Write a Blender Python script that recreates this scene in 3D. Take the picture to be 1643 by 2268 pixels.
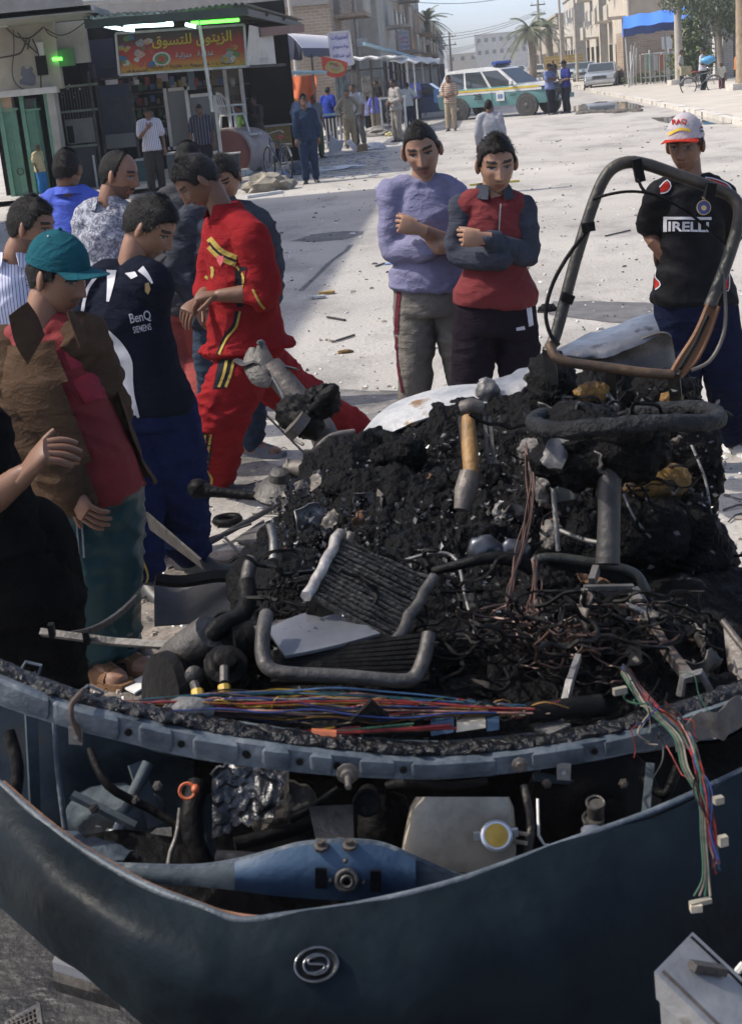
import bpy, bmesh, math, random
import numpy as np
from mathutils import Vector, Matrix
from mathutils.bvhtree import BVHTree

for _o in list(bpy.data.objects): bpy.data.objects.remove(_o)
SC = bpy.context.scene
COL = SC.collection
# ------------------------------------------------------------------ camera
IW, IH, FPX = 1643.0, 2268.0, 3200.0
PITCH, ROLL, CAMH = math.radians(16.77), math.radians(5.413), 1.945
_fw = np.array([0, math.cos(PITCH), -math.sin(PITCH)])
_r0 = np.array([1.0, 0, 0]); _u0 = np.cross(_r0, _fw)
_r = _r0*math.cos(ROLL) - _u0*math.sin(ROLL)
_u = _r0*math.sin(ROLL) + _u0*math.cos(ROLL)
_o = np.array([0, 0, CAMH])
cam = bpy.data.cameras.new('camera'); camo = bpy.data.objects.new('camera', cam); COL.objects.link(camo)
cam.sensor_fit = 'VERTICAL'; cam.sensor_height = 24.0; cam.lens = FPX/IH*24.0
cam.clip_start = 0.05; cam.clip_end = 4000
cam.dof.use_dof = True; cam.dof.focus_distance = 7.5; cam.dof.aperture_fstop = 9.0
_m = Matrix.Identity(4)
for i in range(3):
    _m[i][0] = _r[i]; _m[i][1] = _u[i]; _m[i][2] = -_fw[i]; _m[i][3] = _o[i]
camo.matrix_world = _m
SC.camera = camo
# ------------------------------------------------------------------ world, sun, exposure
SUN_EL, SUN_AZ = math.radians(50), math.radians(6)      # azimuth measured from -x towards +y
sdir = np.array([-math.cos(SUN_EL)*math.cos(SUN_AZ), math.cos(SUN_EL)*math.sin(SUN_AZ), math.sin(SUN_EL)])
W = bpy.data.worlds.new('World'); SC.world = W; W.use_nodes = True
_nt = W.node_tree; _bg = _nt.nodes['Background']
_sky = _nt.nodes.new('ShaderNodeTexSky'); _sky.sky_type = 'NISHITA'; _sky.sun_disc = False
_sky.sun_elevation = SUN_EL; _sky.sun_rotation = math.atan2(sdir[0], sdir[1])
_sky.air_density = 0.45; _sky.dust_density = 2.0; _sky.ozone_density = 0.3; _sky.altitude = 50
_nt.links.new(_sky.outputs[0], _bg.inputs[0]); _bg.inputs[1].default_value = 0.15
sun = bpy.data.lights.new('sun', 'SUN'); sun.energy = 2.2; sun.angle = math.radians(0.6); sun.color = (1.0, .945, .86)
suno = bpy.data.objects.new('sun', sun); COL.objects.link(suno)
suno.rotation_euler = Vector(sdir).to_track_quat('Z', 'Y').to_euler(); suno.location = (-20, 10, 30)
SC.view_settings.view_transform = 'Standard'; SC.view_settings.look = 'None'
SC.view_settings.exposure = 1.2; SC.view_settings.gamma = 1.0; SC.view_settings.use_curve_mapping = False
SC.render.engine = 'CYCLES'
SC.cycles.use_denoising = True
SC.cycles.max_bounces = 6; SC.cycles.diffuse_bounces = 3; SC.cycles.glossy_bounces = 3; SC.cycles.transmission_bounces = 4
SC.cycles.volume_bounces = 0; SC.cycles.caustics_reflective = False; SC.cycles.caustics_refractive = False

# ------------------------------------------------------------------ helpers
def ray(px, py): return _fw + _r*(px-IW/2)/FPX - _u*(py-IH/2)/FPX
def P(px, py, y):
    d = ray(px, py); return _o + d*(y/d[1])
def G(px, py, z=0.0):
    d = ray(px, py); return _o + d*((z-CAMH)/d[2])
def V(*a): return np.array(a, float)
def nrm(v):
    v = np.asarray(v, float); n = np.linalg.norm(v); return v/n if n > 1e-9 else v
RNG = np.random.RandomState(7)

_perm = np.random.RandomState(3).permutation(512)
_perm = np.concatenate([_perm, _perm, _perm])
_gr = np.random.RandomState(4).randn(512, 3); _gr /= np.linalg.norm(_gr, axis=1)[:, None]
def pnoise(p):
    p = np.asarray(p, float); i = np.floor(p).astype(int); f = p-i; i &= 255
    u = f*f*f*(f*(f*6-15)+10); out = 0
    for dx in (0, 1):
        for dy in (0, 1):
            for dz in (0, 1):
                h = _perm[_perm[_perm[i[:, 0]+dx]+i[:, 1]+dy]+i[:, 2]+dz]
                g = _gr[h]; d = f-np.array([dx, dy, dz])
                w = (u[:, 0] if dx else 1-u[:, 0])*(u[:, 1] if dy else 1-u[:, 1])*(u[:, 2] if dz else 1-u[:, 2])
                out = out + w*(g*d).sum(1)
    return out
def fbm(p, oct=4, lac=2.1, gain=.5, ridge=False):
    a, s, t = 1.0, 0, np.asarray(p, float)
    for k in range(oct):
        n = pnoise(t)
        if ridge: n = .5-np.abs(n)*2
        s = s+a*n; a *= gain; t = t*lac+17.3
    return s

# ------------------------------------------------------------------ materials
_mats = {}
def M(name, c1, c2=None, scale=8, rough=.7, metal=0, bump=0, bscale=None, detail=5, c3=None, spec=.5, contrast=(.35, .65), stretch=None, rough2=None, trans=0, coat=0, sub=0):
    """plain procedural material: noise mix of two or three colours + noise bump"""
    if name in _mats: return _mats[name]
    m = bpy.data.materials.new(name); m.use_nodes = True; nt = m.node_tree; b = nt.nodes['Principled BSDF']
    b.inputs['Roughness'].default_value = rough; b.inputs['Metallic'].default_value = metal
    b.inputs['Specular IOR Level'].default_value = spec
    if trans: b.inputs['Transmission Weight'].default_value = trans
    if coat: b.inputs['Coat Weight'].default_value = coat
    if sub:
        b.inputs['Subsurface Weight'].default_value = sub; b.inputs['Subsurface Radius'].default_value = (.012, .005, .003); b.inputs['Subsurface Scale'].default_value = .6
    tc = nt.nodes.new('ShaderNodeTexCoord'); src = tc.outputs['Object']
    if stretch:
        mp = nt.nodes.new('ShaderNodeMapping'); mp.inputs['Scale'].default_value = stretch
        nt.links.new(src, mp.inputs[0]); src = mp.outputs[0]
    if c2 is None: c2 = tuple(x*.75 for x in c1)
    n = nt.nodes.new('ShaderNodeTexNoise'); n.inputs['Scale'].default_value = scale; n.inputs['Detail'].default_value = detail; n.inputs['Roughness'].default_value = .62
    nt.links.new(src, n.inputs['Vector'])
    r = nt.nodes.new('ShaderNodeValToRGB'); nt.links.new(n.outputs[0], r.inputs[0])
    e = r.color_ramp.elements; e[0].position, e[1].position = contrast
    e[0].color = (*c1, 1); e[1].color = (*c2, 1)
    if c3 is not None:
        q = r.color_ramp.elements.new(min(.99, contrast[1]+.07)); q.color = (*c3, 1)
    nt.links.new(r.outputs[0], b.inputs['Base Color'])
    if rough2 is not None:
        mr = nt.nodes.new('ShaderNodeMapRange'); mr.inputs['From Min'].default_value = contrast[0]; mr.inputs['From Max'].default_value = contrast[1]
        mr.inputs['To Min'].default_value = rough; mr.inputs['To Max'].default_value = rough2
        nt.links.new(n.outputs[0], mr.inputs[0]); nt.links.new(mr.outputs[0], b.inputs['Roughness'])
    if bump:
        n2 = nt.nodes.new('ShaderNodeTexNoise'); n2.inputs['Scale'].default_value = bscale or scale*4; n2.inputs['Detail'].default_value = 6
        nt.links.new(src, n2.inputs['Vector'])
        bp = nt.nodes.new('ShaderNodeBump'); bp.inputs['Strength'].default_value = bump; bp.inputs['Distance'].default_value = .02
        nt.links.new(n2.outputs[0], bp.inputs['Height']); nt.links.new(bp.outputs[0], b.inputs['Normal'])
    _mats[name] = m; return m
def MW(name, c1, c2, scale, axis='X', rough=.8, distort=.3, profile='SIN', c3=None, pos=(.45, .55), bump=0):
    """striped / banded cloth or sheet: wave texture between colours"""
    if name in _mats: return _mats[name]
    m = bpy.data.materials.new(name); m.use_nodes = True; nt = m.node_tree; b = nt.nodes['Principled BSDF']
    b.inputs['Roughness'].default_value = rough
    tc = nt.nodes.new('ShaderNodeTexCoord'); w = nt.nodes.new('ShaderNodeTexWave'); w.wave_profile = profile
    w.bands_direction = axis; w.inputs['Scale'].default_value = scale; w.inputs['Distortion'].default_value = distort; w.inputs['Detail'].default_value = 1.5
    nt.links.new(tc.outputs['Object'], w.inputs[0])
    r = nt.nodes.new('ShaderNodeValToRGB'); nt.links.new(w.outputs[1], r.inputs[0]); e = r.color_ramp.elements
    e[0].position, e[1].position = pos; e[0].color = (*c1, 1); e[1].color = (*c2, 1)
    if c3: q = e.new(min(.98, pos[1]+.2)); q.color = (*c3, 1)
    nt.links.new(r.outputs[0], b.inputs['Base Color'])
    if bump:
        bp = nt.nodes.new('ShaderNodeBump'); bp.inputs['Strength'].default_value = bump; bp.inputs['Distance'].default_value = .02
        nt.links.new(w.outputs[1], bp.inputs['Height']); nt.links.new(bp.outputs[0], b.inputs['Normal'])
    _mats[name] = m; return m
def ME(name, c, s):
    if name in _mats: return _mats[name]
    m = bpy.data.materials.new(name); m.use_nodes = True; b = m.node_tree.nodes['Principled BSDF']
    b.inputs['Base Color'].default_value = (*c, 1); b.inputs['Emission Color'].default_value = (*c, 1); b.inputs['Emission Strength'].default_value = s
    _mats[name] = m; return m
def MG(name, c=(.02, .025, .03), rough=.08):
    if name in _mats: return _mats[name]
    m = bpy.data.materials.new(name); m.use_nodes = True; b = m.node_tree.nodes['Principled BSDF']
    b.inputs['Base Color'].default_value = (*c, 1); b.inputs['Roughness'].default_value = rough; b.inputs['Specular IOR Level'].default_value = .6
    _mats[name] = m; return m

# ------------------------------------------------------------------ objects
def tag(o, label=None, cat=None, group=None, kind=None):
    if label: o['label'] = label
    if cat: o['category'] = cat
    if group: o['group'] = group
    if kind: o['kind'] = kind
    return o
def empty(name, loc=(0, 0, 0), label=None, cat=None, group=None, rz=0, kind=None):
    o = bpy.data.objects.new(name, None); COL.objects.link(o); o.location = tuple(float(x) for x in loc); o.rotation_euler = (0, 0, rz)
    o.empty_display_size = .1
    return tag(o, label, cat, group, kind)
def wloc(o):
    l = np.array(o.location[:], float)
    while o.parent: o = o.parent; l = l+np.array(o.location[:], float)
    return l
def frame(d, up=(0, 0, 1)):
    d = nrm(d); up = np.asarray(up, float)
    if abs(d@up) > .97: up = np.array([1.0, 0, 0]) if abs(d[0]) < .9 else np.array([0, 1.0, 0])
    s = nrm(np.cross(d, up)); return s, np.cross(s, d), d
class MB:
    def __init__(self): self.v = []; self.f = []; self.m = []; self.n = 0
    def add(self, v, f, mi=0):
        v = np.asarray(v, float).reshape(-1, 3)
        self.v.append(v); self.f += [tuple(i+self.n for i in q) for q in f]; self.m += [mi]*len(f); self.n += len(v); return self
    def box(self, c, s, rz=0, mi=0, R=None, taper=1.0):
        x, y, z = np.array(s, float)/2
        v = np.array([[-x, -y, -z], [x, -y, -z], [x, y, -z], [-x, y, -z], [-x*taper, -y*taper, z], [x*taper, -y*taper, z], [x*taper, y*taper, z], [-x*taper, y*taper, z]])
        if R is None:
            cs, sn = math.cos(rz), math.sin(rz); R = np.array([[cs, -sn, 0], [sn, cs, 0], [0, 0, 1]])
        return self.add(v@np.asarray(R).T+np.asarray(c), [(0, 3, 2, 1), (4, 5, 6, 7), (0, 1, 5, 4), (1, 2, 6, 5), (2, 3, 7, 6), (3, 0, 4, 7)], mi)
    def beam(self, a, b, w, h, up=(0, 0, 1), mi=0):
        a, b = np.asarray(a, float), np.asarray(b, float); s, u, d = frame(b-a, up)
        return self.box((a+b)/2, (w, np.linalg.norm(b-a), h), R=np.column_stack([s, d, u]), mi=mi)
    def loft(self, rings, mi=0, cap=True, closed=True):
        k = len(rings[0]); n0 = len(rings); v = np.concatenate(rings); f = []
        for i in range(n0-1):
            for j in range(k if closed else k-1):
                j2 = (j+1) % k; f.append((i*k+j, i*k+j2, (i+1)*k+j2, (i+1)*k+j))
        if cap and closed: f.append(tuple(range(k-1, -1, -1))); f.append(tuple((n0-1)*k+j for j in range(k)))
        return self.add(v, f, mi)
    def tube(self, pts, r, n=8, mi=0, smooth=0, cap=True, flat=1.0):
        pts = [np.asarray(p, float) for p in pts]
        if smooth: pts, r = catmull(pts, r, smooth)
        rr = np.broadcast_to(np.asarray(r, float), (len(pts),)) if np.ndim(r) == 0 else np.asarray(r, float)
        rings = []; s = None
        for i, p in enumerate(pts):
            d = nrm(pts[min(i+1, len(pts)-1)]-pts[max(i-1, 0)])
            if s is None: s, u, _ = frame(d)
            else: s = nrm(s-d*(s@d)); u = np.cross(s, d)
            a = np.arange(n)*2*math.pi/n
            rings.append(p+rr[i]*(np.cos(a)[:, None]*s+np.sin(a)[:, None]*u*flat))
        return self.loft(rings, mi, cap)
    def grid(self, pts, th=0.0, mi=0):
        """pts: (nu,nv,3) sheet with thickness along its normals (closed solid)"""
        a = np.asarray(pts, float); nu, nv = a.shape[:2]
        if th == 0:
            f = [(i*nv+j, (i+1)*nv+j, (i+1)*nv+j+1, i*nv+j+1) for i in range(nu-1) for j in range(nv-1)]
            return self.add(a.reshape(-1, 3), f, mi)
        du = np.gradient(a, axis=0); dv = np.gradient(a, axis=1); n = np.cross(du, dv)
        n /= np.linalg.norm(n, axis=2)[:, :, None]+1e-12
        b = a+n*th; N = nu*nv; f = []
        for i in range(nu-1):
            for j in range(nv-1):
                q = (i*nv+j, (i+1)*nv+j, (i+1)*nv+j+1, i*nv+j+1)
                f.append(q[::-1]); f.append(tuple(N+k for k in q))
        for i in range(nu-1):
            for j in (0, nv-1): f.append((i*nv+j, (i+1)*nv+j, N+(i+1)*nv+j, N+i*nv+j))
        for j in range(nv-1):
            for i in (0, nu-1): f.append((i*nv+j, i*nv+j+1, N+i*nv+j+1, N+i*nv+j))
        return self.add(np.concatenate([a.reshape(-1, 3), b.reshape(-1, 3)]), f, mi)
    def poly(self, pts, th, d=None, mi=0):
        """planar-ish outline extruded by vector th*d"""
        p = np.asarray(pts, float); k = len(p)
        if d is None: d = nrm(np.cross(p[1]-p[0], p[2]-p[1]))
        q = p+np.asarray(d)*th
        f = [tuple(range(k-1, -1, -1)), tuple(range(k, 2*k))]+[(i, (i+1) % k, k+(i+1) % k, k+i) for i in range(k)]
        return self.add(np.concatenate([p, q]), f, mi)
    def ball(self, c, r, nu=12, nv=8, mi=0, R=None):
        r = np.broadcast_to(np.asarray(r, float), (3,)); t = np.linspace(0, math.pi, nv+1); ph = np.arange(nu)*2*math.pi/nu
        v = [[0, 0, 1]]+[[math.sin(a)*math.cos(b), math.sin(a)*math.sin(b), math.cos(a)] for a in t[1:-1] for b in ph]+[[0, 0, -1]]
        v = np.array(v)*r
        if R is not None: v = v@np.asarray(R).T
        f = [(0, 1+j, 1+(j+1) % nu) for j in range(nu)]
        for i in range(nv-2):
            for j in range(nu): f.append((1+i*nu+j, 1+(i+1)*nu+j, 1+(i+1)*nu+(j+1) % nu, 1+i*nu+(j+1) % nu))
        L = 1+(nv-1)*nu; f += [(L, 1+(nv-2)*nu+(j+1) % nu, 1+(nv-2)*nu+j) for j in range(nu)]
        return self.add(v+np.asarray(c), f, mi)
    def cyl(self, a, b, r, n=12, mi=0): return self.tube([a, b], r, n, mi)
    def ring(self, c, axis, R, r, n=24, k=8, mi=0, sy=1.0, up=(0, 0, 1)):
        s, u, d = frame(axis, up); pts = [np.asarray(c)+R*(math.cos(t)*s+sy*math.sin(t)*u) for t in np.linspace(0, 2*math.pi, n, endpoint=False)]
        rings = []
        for i, p in enumerate(pts):
            rad = nrm(p-np.asarray(c)); a = np.arange(k)*2*math.pi/k
            rings.append(p+r*(np.cos(a)[:, None]*rad+np.sin(a)[:, None]*d))
        rings.append(rings[0]); return self.loft(rings, mi, False)
    def lathe(self, c, axis, prof, n=20, mi=0, up=(0, 0, 1)):
        s, u, d = frame(axis, up); a = np.arange(n)*2*math.pi/n
        return self.loft([np.asarray(c)+d*h+r*(np.cos(a)[:, None]*s+np.sin(a)[:, None]*u) for r, h in prof], mi)
    def build(self, name, mats, parent=None, smooth=False, local=False, label=None, cat=None, group=None, kind=None, weld=False):
        v = np.concatenate(self.v)
        if parent is not None and not local: v = v-wloc(parent)
        off = None
        if parent is None and not local:
            off = np.array([(v[:, 0].min()+v[:, 0].max())/2, (v[:, 1].min()+v[:, 1].max())/2, v[:, 2].min()]); v = v-off
        me = bpy.data.meshes.new(name); me.from_pydata(v.tolist(), [], self.f)
        if not isinstance(mats, (list, tuple)): mats = [mats]
        for m in mats: me.materials.append(m)
        if len(mats) > 1: me.polygons.foreach_set('material_index', np.array(self.m, 'i'))
        if smooth: me.polygons.foreach_set('use_smooth', np.ones(len(me.polygons), bool))
        if smooth == 'auto' or smooth is True:
            try: me.set_sharp_from_angle(angle=math.radians(40 if smooth == 'auto' else 65))
            except Exception: pass
        me.validate()
        bm = bmesh.new(); bm.from_mesh(me); bmesh.ops.recalc_face_normals(bm, faces=bm.faces); bm.to_mesh(me); bm.free()
        o = bpy.data.objects.new(name, me); COL.objects.link(o)
        if off is not None: o.location = off
        if parent is not None: o.parent = parent
        return tag(o, label, cat, group, kind)
def catmull(pts, r, k):
    p = [np.asarray(q, float) for q in pts]; n = len(p); out = []; ro = []
    rr = np.broadcast_to(np.asarray(r, float), (n,)) if np.ndim(r) == 0 else np.asarray(r, float)
    for i in range(n-1):
        a, b, c, d = p[max(i-1, 0)], p[i], p[i+1], p[min(i+2, n-1)]
        for t in np.arange(k)/k:
            out.append(.5*((2*b)+(c-a)*t+(2*a-5*b+4*c-d)*t*t+(3*b-a-3*c+d)*t**3)); ro.append(rr[i]*(1-t)+rr[i+1]*t)
    out.append(p[-1]); ro.append(rr[-1]); return out, np.array(ro)
def copy_tree(o, parent=None):
    c = o.copy(); COL.objects.link(c); c.parent = parent
    for ch in o.children: copy_tree(ch, c)
    return c
def arr(me):
    n = len(me.vertices); v = np.empty(n*3); me.vertices.foreach_get('co', v); v = v.reshape(-1, 3)
    f = [tuple(p.vertices) for p in me.polygons]; return v, f
TMP = bpy.data.scenes.new('tmp'); TVL = TMP.view_layers[0]
def remesh(mb, voxel, smooth=4):
    me = bpy.data.meshes.new('t'); me.from_pydata(np.concatenate(mb.v).tolist(), [], mb.f)
    bm = bmesh.new(); bm.from_mesh(me); bmesh.ops.recalc_face_normals(bm, faces=bm.faces); bm.to_mesh(me); bm.free()
    o = bpy.data.objects.new('t', me); TMP.collection.objects.link(o)
    d = o.modifiers.new('r', 'REMESH'); d.mode = 'VOXEL'; d.voxel_size = voxel
    if smooth: s = o.modifiers.new('s', 'SMOOTH'); s.factor = .5; s.iterations = smooth
    TVL.update(); dg = TVL.depsgraph; ev = o.evaluated_get(dg); m2 = ev.to_mesh(); r = arr(m2); ev.to_mesh_clear()
    bpy.data.objects.remove(o); bpy.data.meshes.remove(me); return r
def vnormals(v, f):
    q = np.array([(a[0], a[1], a[2]) for a in f]); n = np.cross(v[q[:, 1]]-v[q[:, 0]], v[q[:, 2]]-v[q[:, 0]]); out = np.zeros_like(v)
    for k in range(3): np.add.at(out, q[:, k], n)
    return out/(np.linalg.norm(out, axis=1)[:, None]+1e-12)
# ================================================================== ground, road, kerbs
def ground_mat():
    m = bpy.data.materials.new('dusty_asphalt'); m.use_nodes = True; nt = m.node_tree; b = nt.nodes['Principled BSDF']
    L = nt.links.new; N = nt.nodes.new
    tc = N('ShaderNodeTexCoord')
    def noise(s, d=6, r=.6, st=None):
        n = N('ShaderNodeTexNoise'); n.inputs['Scale'].default_value = s; n.inputs['Detail'].default_value = d; n.inputs['Roughness'].default_value = r
        if st:
            mp = N('ShaderNodeMapping'); mp.inputs['Scale'].default_value = st; L(tc.outputs['Object'], mp.inputs[0]); L(mp.outputs[0], n.inputs['Vector'])
        else: L(tc.outputs['Object'], n.inputs['Vector'])
        return n.outputs[0]
    def ramp(src, stops):
        r = N('ShaderNodeValToRGB'); L(src, r.inputs[0]); e = r.color_ramp.elements
        e[0].position, e[0].color = stops[0][0], (*stops[0][1], 1); e[1].position, e[1].color = stops[-1][0], (*stops[-1][1], 1)
        for p, c in stops[1:-1]: q = e.new(p); q.color = (*c, 1)
        return r.outputs[0]
    def mix(f, a, c, mode='MIX'):
        x = N('ShaderNodeMix'); x.data_type = 'RGBA'; x.blend_type = mode
        if isinstance(f, float): x.inputs[0].default_value = f
        else: L(f, x.inputs[0])
        L(a, x.inputs[6]); L(c, x.inputs[7]); return x.outputs[2]
    base = ramp(noise(.33, 7), [(.3, (.285, .268, .242)), (.5, (.36, .338, .305)), (.7, (.415, .39, .35))])
    dirt = ramp(noise(.9, 9, .7, (1, .5, 1)), [(.38, (.70, .70, .70)), (.5, (1, 1, 1)), (.75, (1.06, 1.05, 1.02))])
    c = mix(1.0, base, dirt, 'MULTIPLY')
    sp = N('ShaderNodeTexVoronoi'); sp.inputs['Scale'].default_value = 16; L(tc.outputs['Object'], sp.inputs['Vector'])
    grain = ramp(noise(38, 4, .7), [(.34, (.68, .67, .66)), (.5, (1, 1, 1)), (.70, (1.14, 1.14, 1.13))])
    c = mix(1.0, c, grain, 'MULTIPLY')
    speck = ramp(sp.outputs['Distance'], [(.05, (.3, .29, .28)), (.13, (1, 1, 1)), (1, (1, 1, 1))])
    keep = ramp(noise(4.5, 3), [(.5, (0, 0, 0)), (.62, (1, 1, 1))])
    c = mix(keep, c, mix(1.0, c, speck, 'MULTIPLY'))
    L(c, b.inputs['Base Color']); b.inputs['Roughness'].default_value = .93
    bp = N('ShaderNodeBump'); bp.inputs['Strength'].default_value = .35; bp.inputs['Distance'].default_value = .012
    ad = N('ShaderNodeMath'); ad.operation = 'ADD'; L(noise(24, 6, .7), ad.inputs[0]); L(noise(3.2, 5), ad.inputs[1]); L(ad.outputs[0], bp.inputs['Height'])
    L(bp.outputs[0], b.inputs['Normal'])
    return m
GM = ground_mat()
def flat(name, pts, z, mat, kind='structure', n_sub=0, **k):
    mb = MB(); p = np.array([[q[0], q[1], z] for q in pts]); mb.add(p, [tuple(range(len(p)))]); return mb.build(name, mat, kind=kind, **k)
flat('road', [(-1500, -40), (1500, -40), (1500, 3000), (-1500, 3000)], 0, GM)
SA = nrm(V(.098, 1, 0))                 # street axis
# right hand kerb and raised dirt pavement
kp = [V(8.6, 26, 0), V(9.55, 35, 0), V(10.4, 43, 0), V(11.6, 55, 0), V(13.6, 78, 0), V(20, 140, 0), V(38, 320, 0)]
M_kerb = M('kerb_concrete', (.42, .39, .34), (.55, .52, .46), 3, .9, bump=.5, bscale=20)
M_dirt = M('pavement_dirt', (.36, .33, .28), (.47, .43, .36), .8, .95, bump=.5, bscale=14, detail=8)
mb = MB(); mb.grid(np.array([[p+V(.26, 0, .12), p+V(40, 0, .12)] for p in kp])); mb.build('pavement_right', M_dirt, kind='structure')
kr = empty('kerb_right', kp[0], kind='structure')
for a, b in zip(kp[:-1], kp[1:]):
    n = max(1, int(np.linalg.norm(b-a)/1.2)); n = min(n, 40)
    for i in range(n):
        if RNG.rand() < .12: continue
        q0 = a+(b-a)*(i+.03)/n; q1 = a+(b-a)*(i+.97)/n; j = RNG.randn(3)*.015; j[2] = abs(j[2])*-.6
        MB().beam(q0+V(.12, 0, .055)+j, q1+V(.12, 0, .055)+j, .26, .15).build('kerb_stone', M_kerb, kr)
# left: broken raised pavement in front of the shops
lp = [V(-9, 31.3, .1), V(-3.2, 31.0, .1), V(-2.3, 34, .1), V(-1.7, 40, .1), V(.6, 60, .1), V(8, 140, .1), V(24, 320, .1)]
mb = MB(); mb.grid(np.array([[p, V(p[0]-14, p[1]+.2, .1)] for p in lp])); mb.build('pavement_left', M('pavement_slabs', (.30, .29, .27), (.42, .40, .36), 1.2, .9, bump=.4, bscale=18), kind='structure')
kl = empty('kerb_left', lp[1], kind='structure')
for a, b in zip(lp[1:-1], lp[2:]):
    n = min(30, max(1, int(np.linalg.norm(b-a)/1.1)))
    for i in range(n):
        if RNG.rand() < .2: continue
        q0 = a+(b-a)*(i+.03)/n; q1 = a+(b-a)*(i+.97)/n
        MB().beam(q0+V(.09, 0, -.04), q1+V(.09, 0, -.04), .2, .15).build('kerb_stone', M_kerb, kl)
# stains on the asphalt: irregular thin sheets
def blob(name, px, z, mat, seed=0, **k):
    c = np.mean(np.array(px), 0); p = []
    rs = np.random.RandomState(seed)
    for i in range(len(px)):
        a, b = np.array(px[i], float), np.array(px[(i+1) % len(px)], float)
        for t in np.arange(6)/6: q = a+(b-a)*t; p.append(c+(q-c)*(1+rs.randn()*.03))
    return flat(name, [G(q[0], q[1])[:2] for q in p], z, mat, **k)
M_stain = M('tar_stain', (.075, .072, .072), (.13, .125, .12), 5, .8, bump=.4, bscale=40)
M_soot = M('wet_soot', (.008, .008, .008), (.03, .028, .026), 3.5, .32, bump=.9, bscale=22, rough2=.85)
M_ash = M('ashy_asphalt', (.06, .058, .055), (.24, .22, .2), 4, .9, bump=.6, bscale=24, detail=8)
blob('tar_patch', [(646, 534), (690, 520), (760, 512), (806, 513), (800, 520), (765, 530), (700, 536)], .004, M_stain, 1)
blob('tar_patch', [(1190, 690), (1225, 668), (1330, 668), (1445, 672), (1475, 690), (1440, 722), (1330, 712), (1235, 700)], .004, M_stain, 2)
blob('ash_patch', [(560, 890), (700, 860), (880, 868), (1010, 900), (1000, 950), (840, 935), (690, 950), (570, 925)], .004, M_ash, 3)
blob('ash_patch', [(330, 1000), (520, 1000), (640, 1040), (560, 1085), (380, 1080)], .004, M_ash, 8)
blob('ash_patch', [(60, 1290), (330, 1215), (600, 1225), (620, 1420), (500, 1600), (60, 1560), (-60, 1400)], .004, M('ash_brown', (.05, .045, .04), (.26, .22, .18), 5, .9, bump=.7, bscale=30), 4)
_sp = [(-2.4, 1.2), (1.5, 1.2), (1.75, 2.2), (1.55, 3.4), (1.5, 4.6), (1.1, 5.4), (.4, 5.5), (-.3, 4.7), (-.7, 3.8), (-1.1, 3.15), (-2.2, 2.75)]; _rs = np.random.RandomState(12); _q = []
for _i in range(len(_sp)):
    _a, _b = np.array(_sp[_i]), np.array(_sp[(_i+1) % len(_sp)])
    for _t in np.arange(14)/14: _p = _a+(_b-_a)*_t; _q.append(_p+(_p-np.array([0, 3.2]))*(.05*math.sin(_i*2.1+_t*5)+.03*_rs.randn()))
flat('soot_patch', _q, .009, M_soot)
# hairline crack
mb = MB(); cr = [G(x, y)[:3] for x, y in [(775, 543), (765, 556), (738, 575), (722, 588), (700, 612), (680, 630), (664, 645)]]
mb.grid(np.array([[p+V(-.02, 0, .005), p+V(.02*(1+RNG.rand()), 0, .005)] for p in cr])); mb.build('road_crack', M_stain, kind='structure')
# puddle by the right kerb with mud rim
M_water = MG('water', (.06, .06, .052), .02)
blob('puddle', [(1262, 247), (1266, 237), (1290, 231), (1335, 225), (1385, 226), (1410, 231), (1425, 236), (1405, 243), (1375, 247), (1320, 249)], .012, M_water, 5)
blob('puddle', [(1440, 262), (1500, 258), (1600, 262), (1640, 274), (1560, 276), (1470, 272)], .012, M_water, 6)
mb = MB(); rs = np.random.RandomState(5)
for i in range(170):
    t = rs.rand(); q = G(1285+130*t, 250-5*t+rs.randn()*1.3); s = .03+.09*rs.rand()
    mb.ball(q+V(0, 0, s*.1), (s*1.7, s, s*.55), 6, 4)
mb.build('mud_heap', M('mud', (.05, .043, .035), (.12, .105, .085), 3, .95, bump=.6), kind='stuff')
# loose grit, chips and splinters
mbs = [MB(), MB(), MB()]; rs = np.random.RandomState(11)
for i in range(11000):
    y = 3.6*(11 ** (rs.rand()**1.5)); x = (-.32+.64*rs.rand())*y+.05*y
    s = (.0025+.013*rs.rand()**5)*(1+y*.04); k = rs.choice(3, p=[.42, .38, .2]); a = rs.rand()*6.28
    L_ = s*(1+rs.rand()*2.5); mbs[k].box((x, y, s*.3+.004), (L_, s, s*.6), a, taper=.6)
for k, (n_, c1, c2) in enumerate([('dark_grit', (.03, .03, .03), (.12, .11, .1)), ('pale_grit', (.5, .48, .44), (.75, .73, .7)), ('brown_grit', (.2, .16, .11), (.35, .3, .24))]):
    mbs[k].build('debris_'+n_, M(n_, c1, c2, 30, .8), kind='stuff')
mb = MB()
for i in range(240):
    y = 3.2+4.8*rs.rand()**.8; x = rs.uniform(-1.2, 2.2)
    if 3 < y < 5.2 and x > -.3: continue
    c = V(x, y, .008); a = rs.rand()*3.14; L_ = .02+.09*rs.rand(); d = V(math.cos(a), math.sin(a), .05*rs.randn())*L_
    mb.tube([c-d, c+V(0, 0, .01*rs.rand())+rs.randn(3)*.006, c+d], .002+.004*rs.rand(), 4)
mb.build('debris_splinters', M('charred_splinter', (.02, .02, .02), (.1, .09, .08), 20, .8), kind='stuff')
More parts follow.
